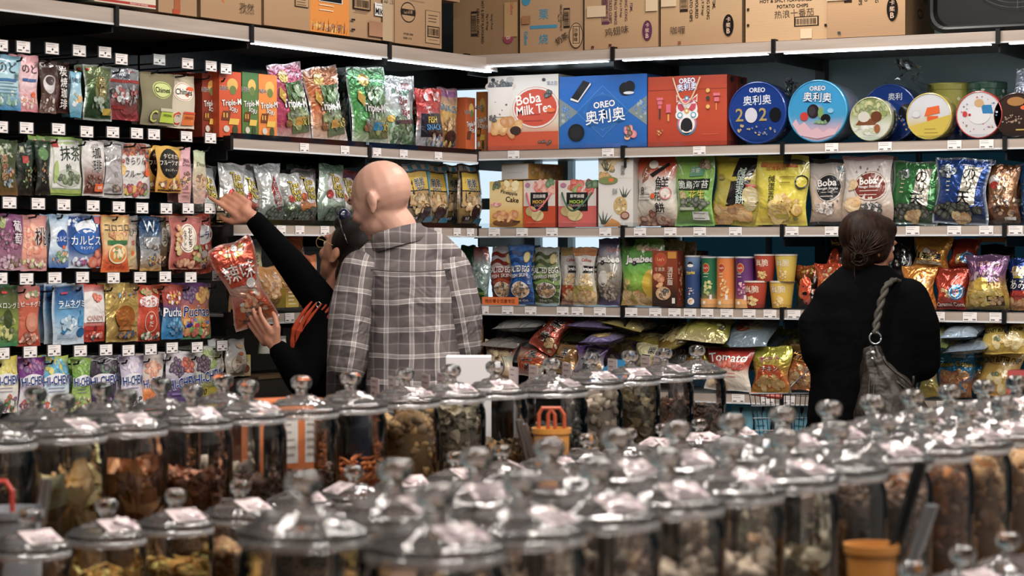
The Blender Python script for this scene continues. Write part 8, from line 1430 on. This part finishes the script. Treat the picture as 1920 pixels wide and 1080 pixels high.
o = carton('snack_box', .22, .268, .11, ['#d8d4cc', '#2f7a4a', '#2f7a4a', '#d8702c', '#d8702c', '#dc7630', '#dc7630', '#dc7630'], [('rc', -.1, .5, .12, .86, '#ded8d0', None, 3, 3), ('rc', .2, .5, .4, .86, '#ded8d0', None, 3, 3), ('lines', -.08, .56, .1, .8, 5, '#a8a09a'), ('lines', .22, .56, .38, .8, 5, '#a8a09a')], 700, '#b85a20')
o.location = SN(hit('L', 545, 700, 1.86)[0], 1.85, CT + .001); o.rotation_euler = (0, 0, AL - pi / 2 + radians(68)); tag(o, 'orange and green carton standing behind the far jars, left of the plaid shirt', 'box')
# ------------------------------------------------------------------ nudge goods deeper into the shelf until no two pass through each other
from mathutils.bvhtree import BVHTree
def settle():
    import time; t0 = time.time()
    bpy.context.view_layer.update()
    names = ('bag', 'pouch', 'box', 'tub', 'cup', 'tin', 'tube', 'wrapping', 'packet', 'platform', 'hook', 'shelf', 'fan', 'panel')
    todo = []
    for o in COL.objects:
        if o.parent or o.get('category') not in names: continue
        if o.name.startswith(('shoulder', 'tub', 'glass')) or 'held by' in o.get('label', ''): continue
        todo.append(o)
    def meshes(o): return ([o] if o.type == 'MESH' else []) + [c for c in o.children_recursive if c.type == 'MESH']
    cache = {}
    def geo(me):
        if me.name not in cache: cache[me.name] = ([v.co.copy() for v in me.vertices], [tuple(p.vertices) for p in me.polygons])
        return cache[me.name]
    def tree(o, mw):
        vs, fs = [], []
        inv = o.matrix_world.inverted()
        for m in meshes(o):
            M = mw @ inv @ m.matrix_world; a, f = geo(m.data); k = len(vs); vs += [M @ v for v in a]; fs += [tuple(i + k for i in q) for q in f]
        lo = [min(v[i] for v in vs) for i in range(3)]; hi = [max(v[i] for v in vs) for i in range(3)]
        return BVHTree.FromPolygons(vs, fs), lo, hi
    placed = []; fixed = [o for o in todo if o['category'] in ('shelf', 'hook', 'fan', 'panel')]; mov = [o for o in todo if o not in fixed]
    for o in fixed:
        if o['category'] == 'hook': continue
        t, lo, hi = tree(o, o.matrix_world); placed.append((t, lo, hi))
    mov.sort(key=lambda o: ' behind the ' in o['label'] or o['label'].startswith(('bag hanging', 'packet behind', 'box behind', 'one of')))
    for o in mov:
        L = 'L' if hit_side(o) else 'R'; n = Vector((*WALLS[L][2], 0)); back = o['label'].startswith(('bag hanging', 'packet behind', 'box behind', 'one of'))
        base = o.matrix_world.copy(); done = False
        for sx in ((1, .9, .8) if back else (1, .96, .92, .88, .84)):
            if sx < 1 and o.type != 'MESH': break
            S = base @ Matrix.Diagonal((sx, 1, 1, 1)); t0_, lo0, hi0 = tree(o, S)
            for k in range(0, 24 if back else 12 if o.name.startswith('crisp_bag') else 5):
                sh = -n * (k * .01); lo = [lo0[i] + sh[i] for i in range(3)]; hi = [hi0[i] + sh[i] for i in range(3)]
                near = [p for p in placed if all(min(hi[i], p[2][i]) - max(lo[i], p[1][i]) > 0 for i in range(3))]
                t = t0_ if k == 0 else None
                if near and t is None: t = tree(o, Matrix.Translation(sh) @ S)[0]
                if not near or not any(t.overlap(p[0]) for p in near):
                    if k: o.location += sh
                    if sx < 1: o.scale.x = sx
                    if t is None: t = tree(o, Matrix.Translation(sh) @ S)[0]
                    placed.append((t, lo, hi)); done = True; break
            if done: break
        if not done:
            if back: bpy.data.objects.remove(o); continue
            t, lo, hi = tree(o, base); placed.append((t, lo, hi))
    print('settle', round(time.time() - t0, 1))
def hit_side(o):
    s = o.location.x * WALLS['L'][2][0] + o.location.y * WALLS['L'][2][1]
    return s < -.0 + .06 and o.location.y < .02 and abs(s) < .5 and o.location.x < .12
settle()
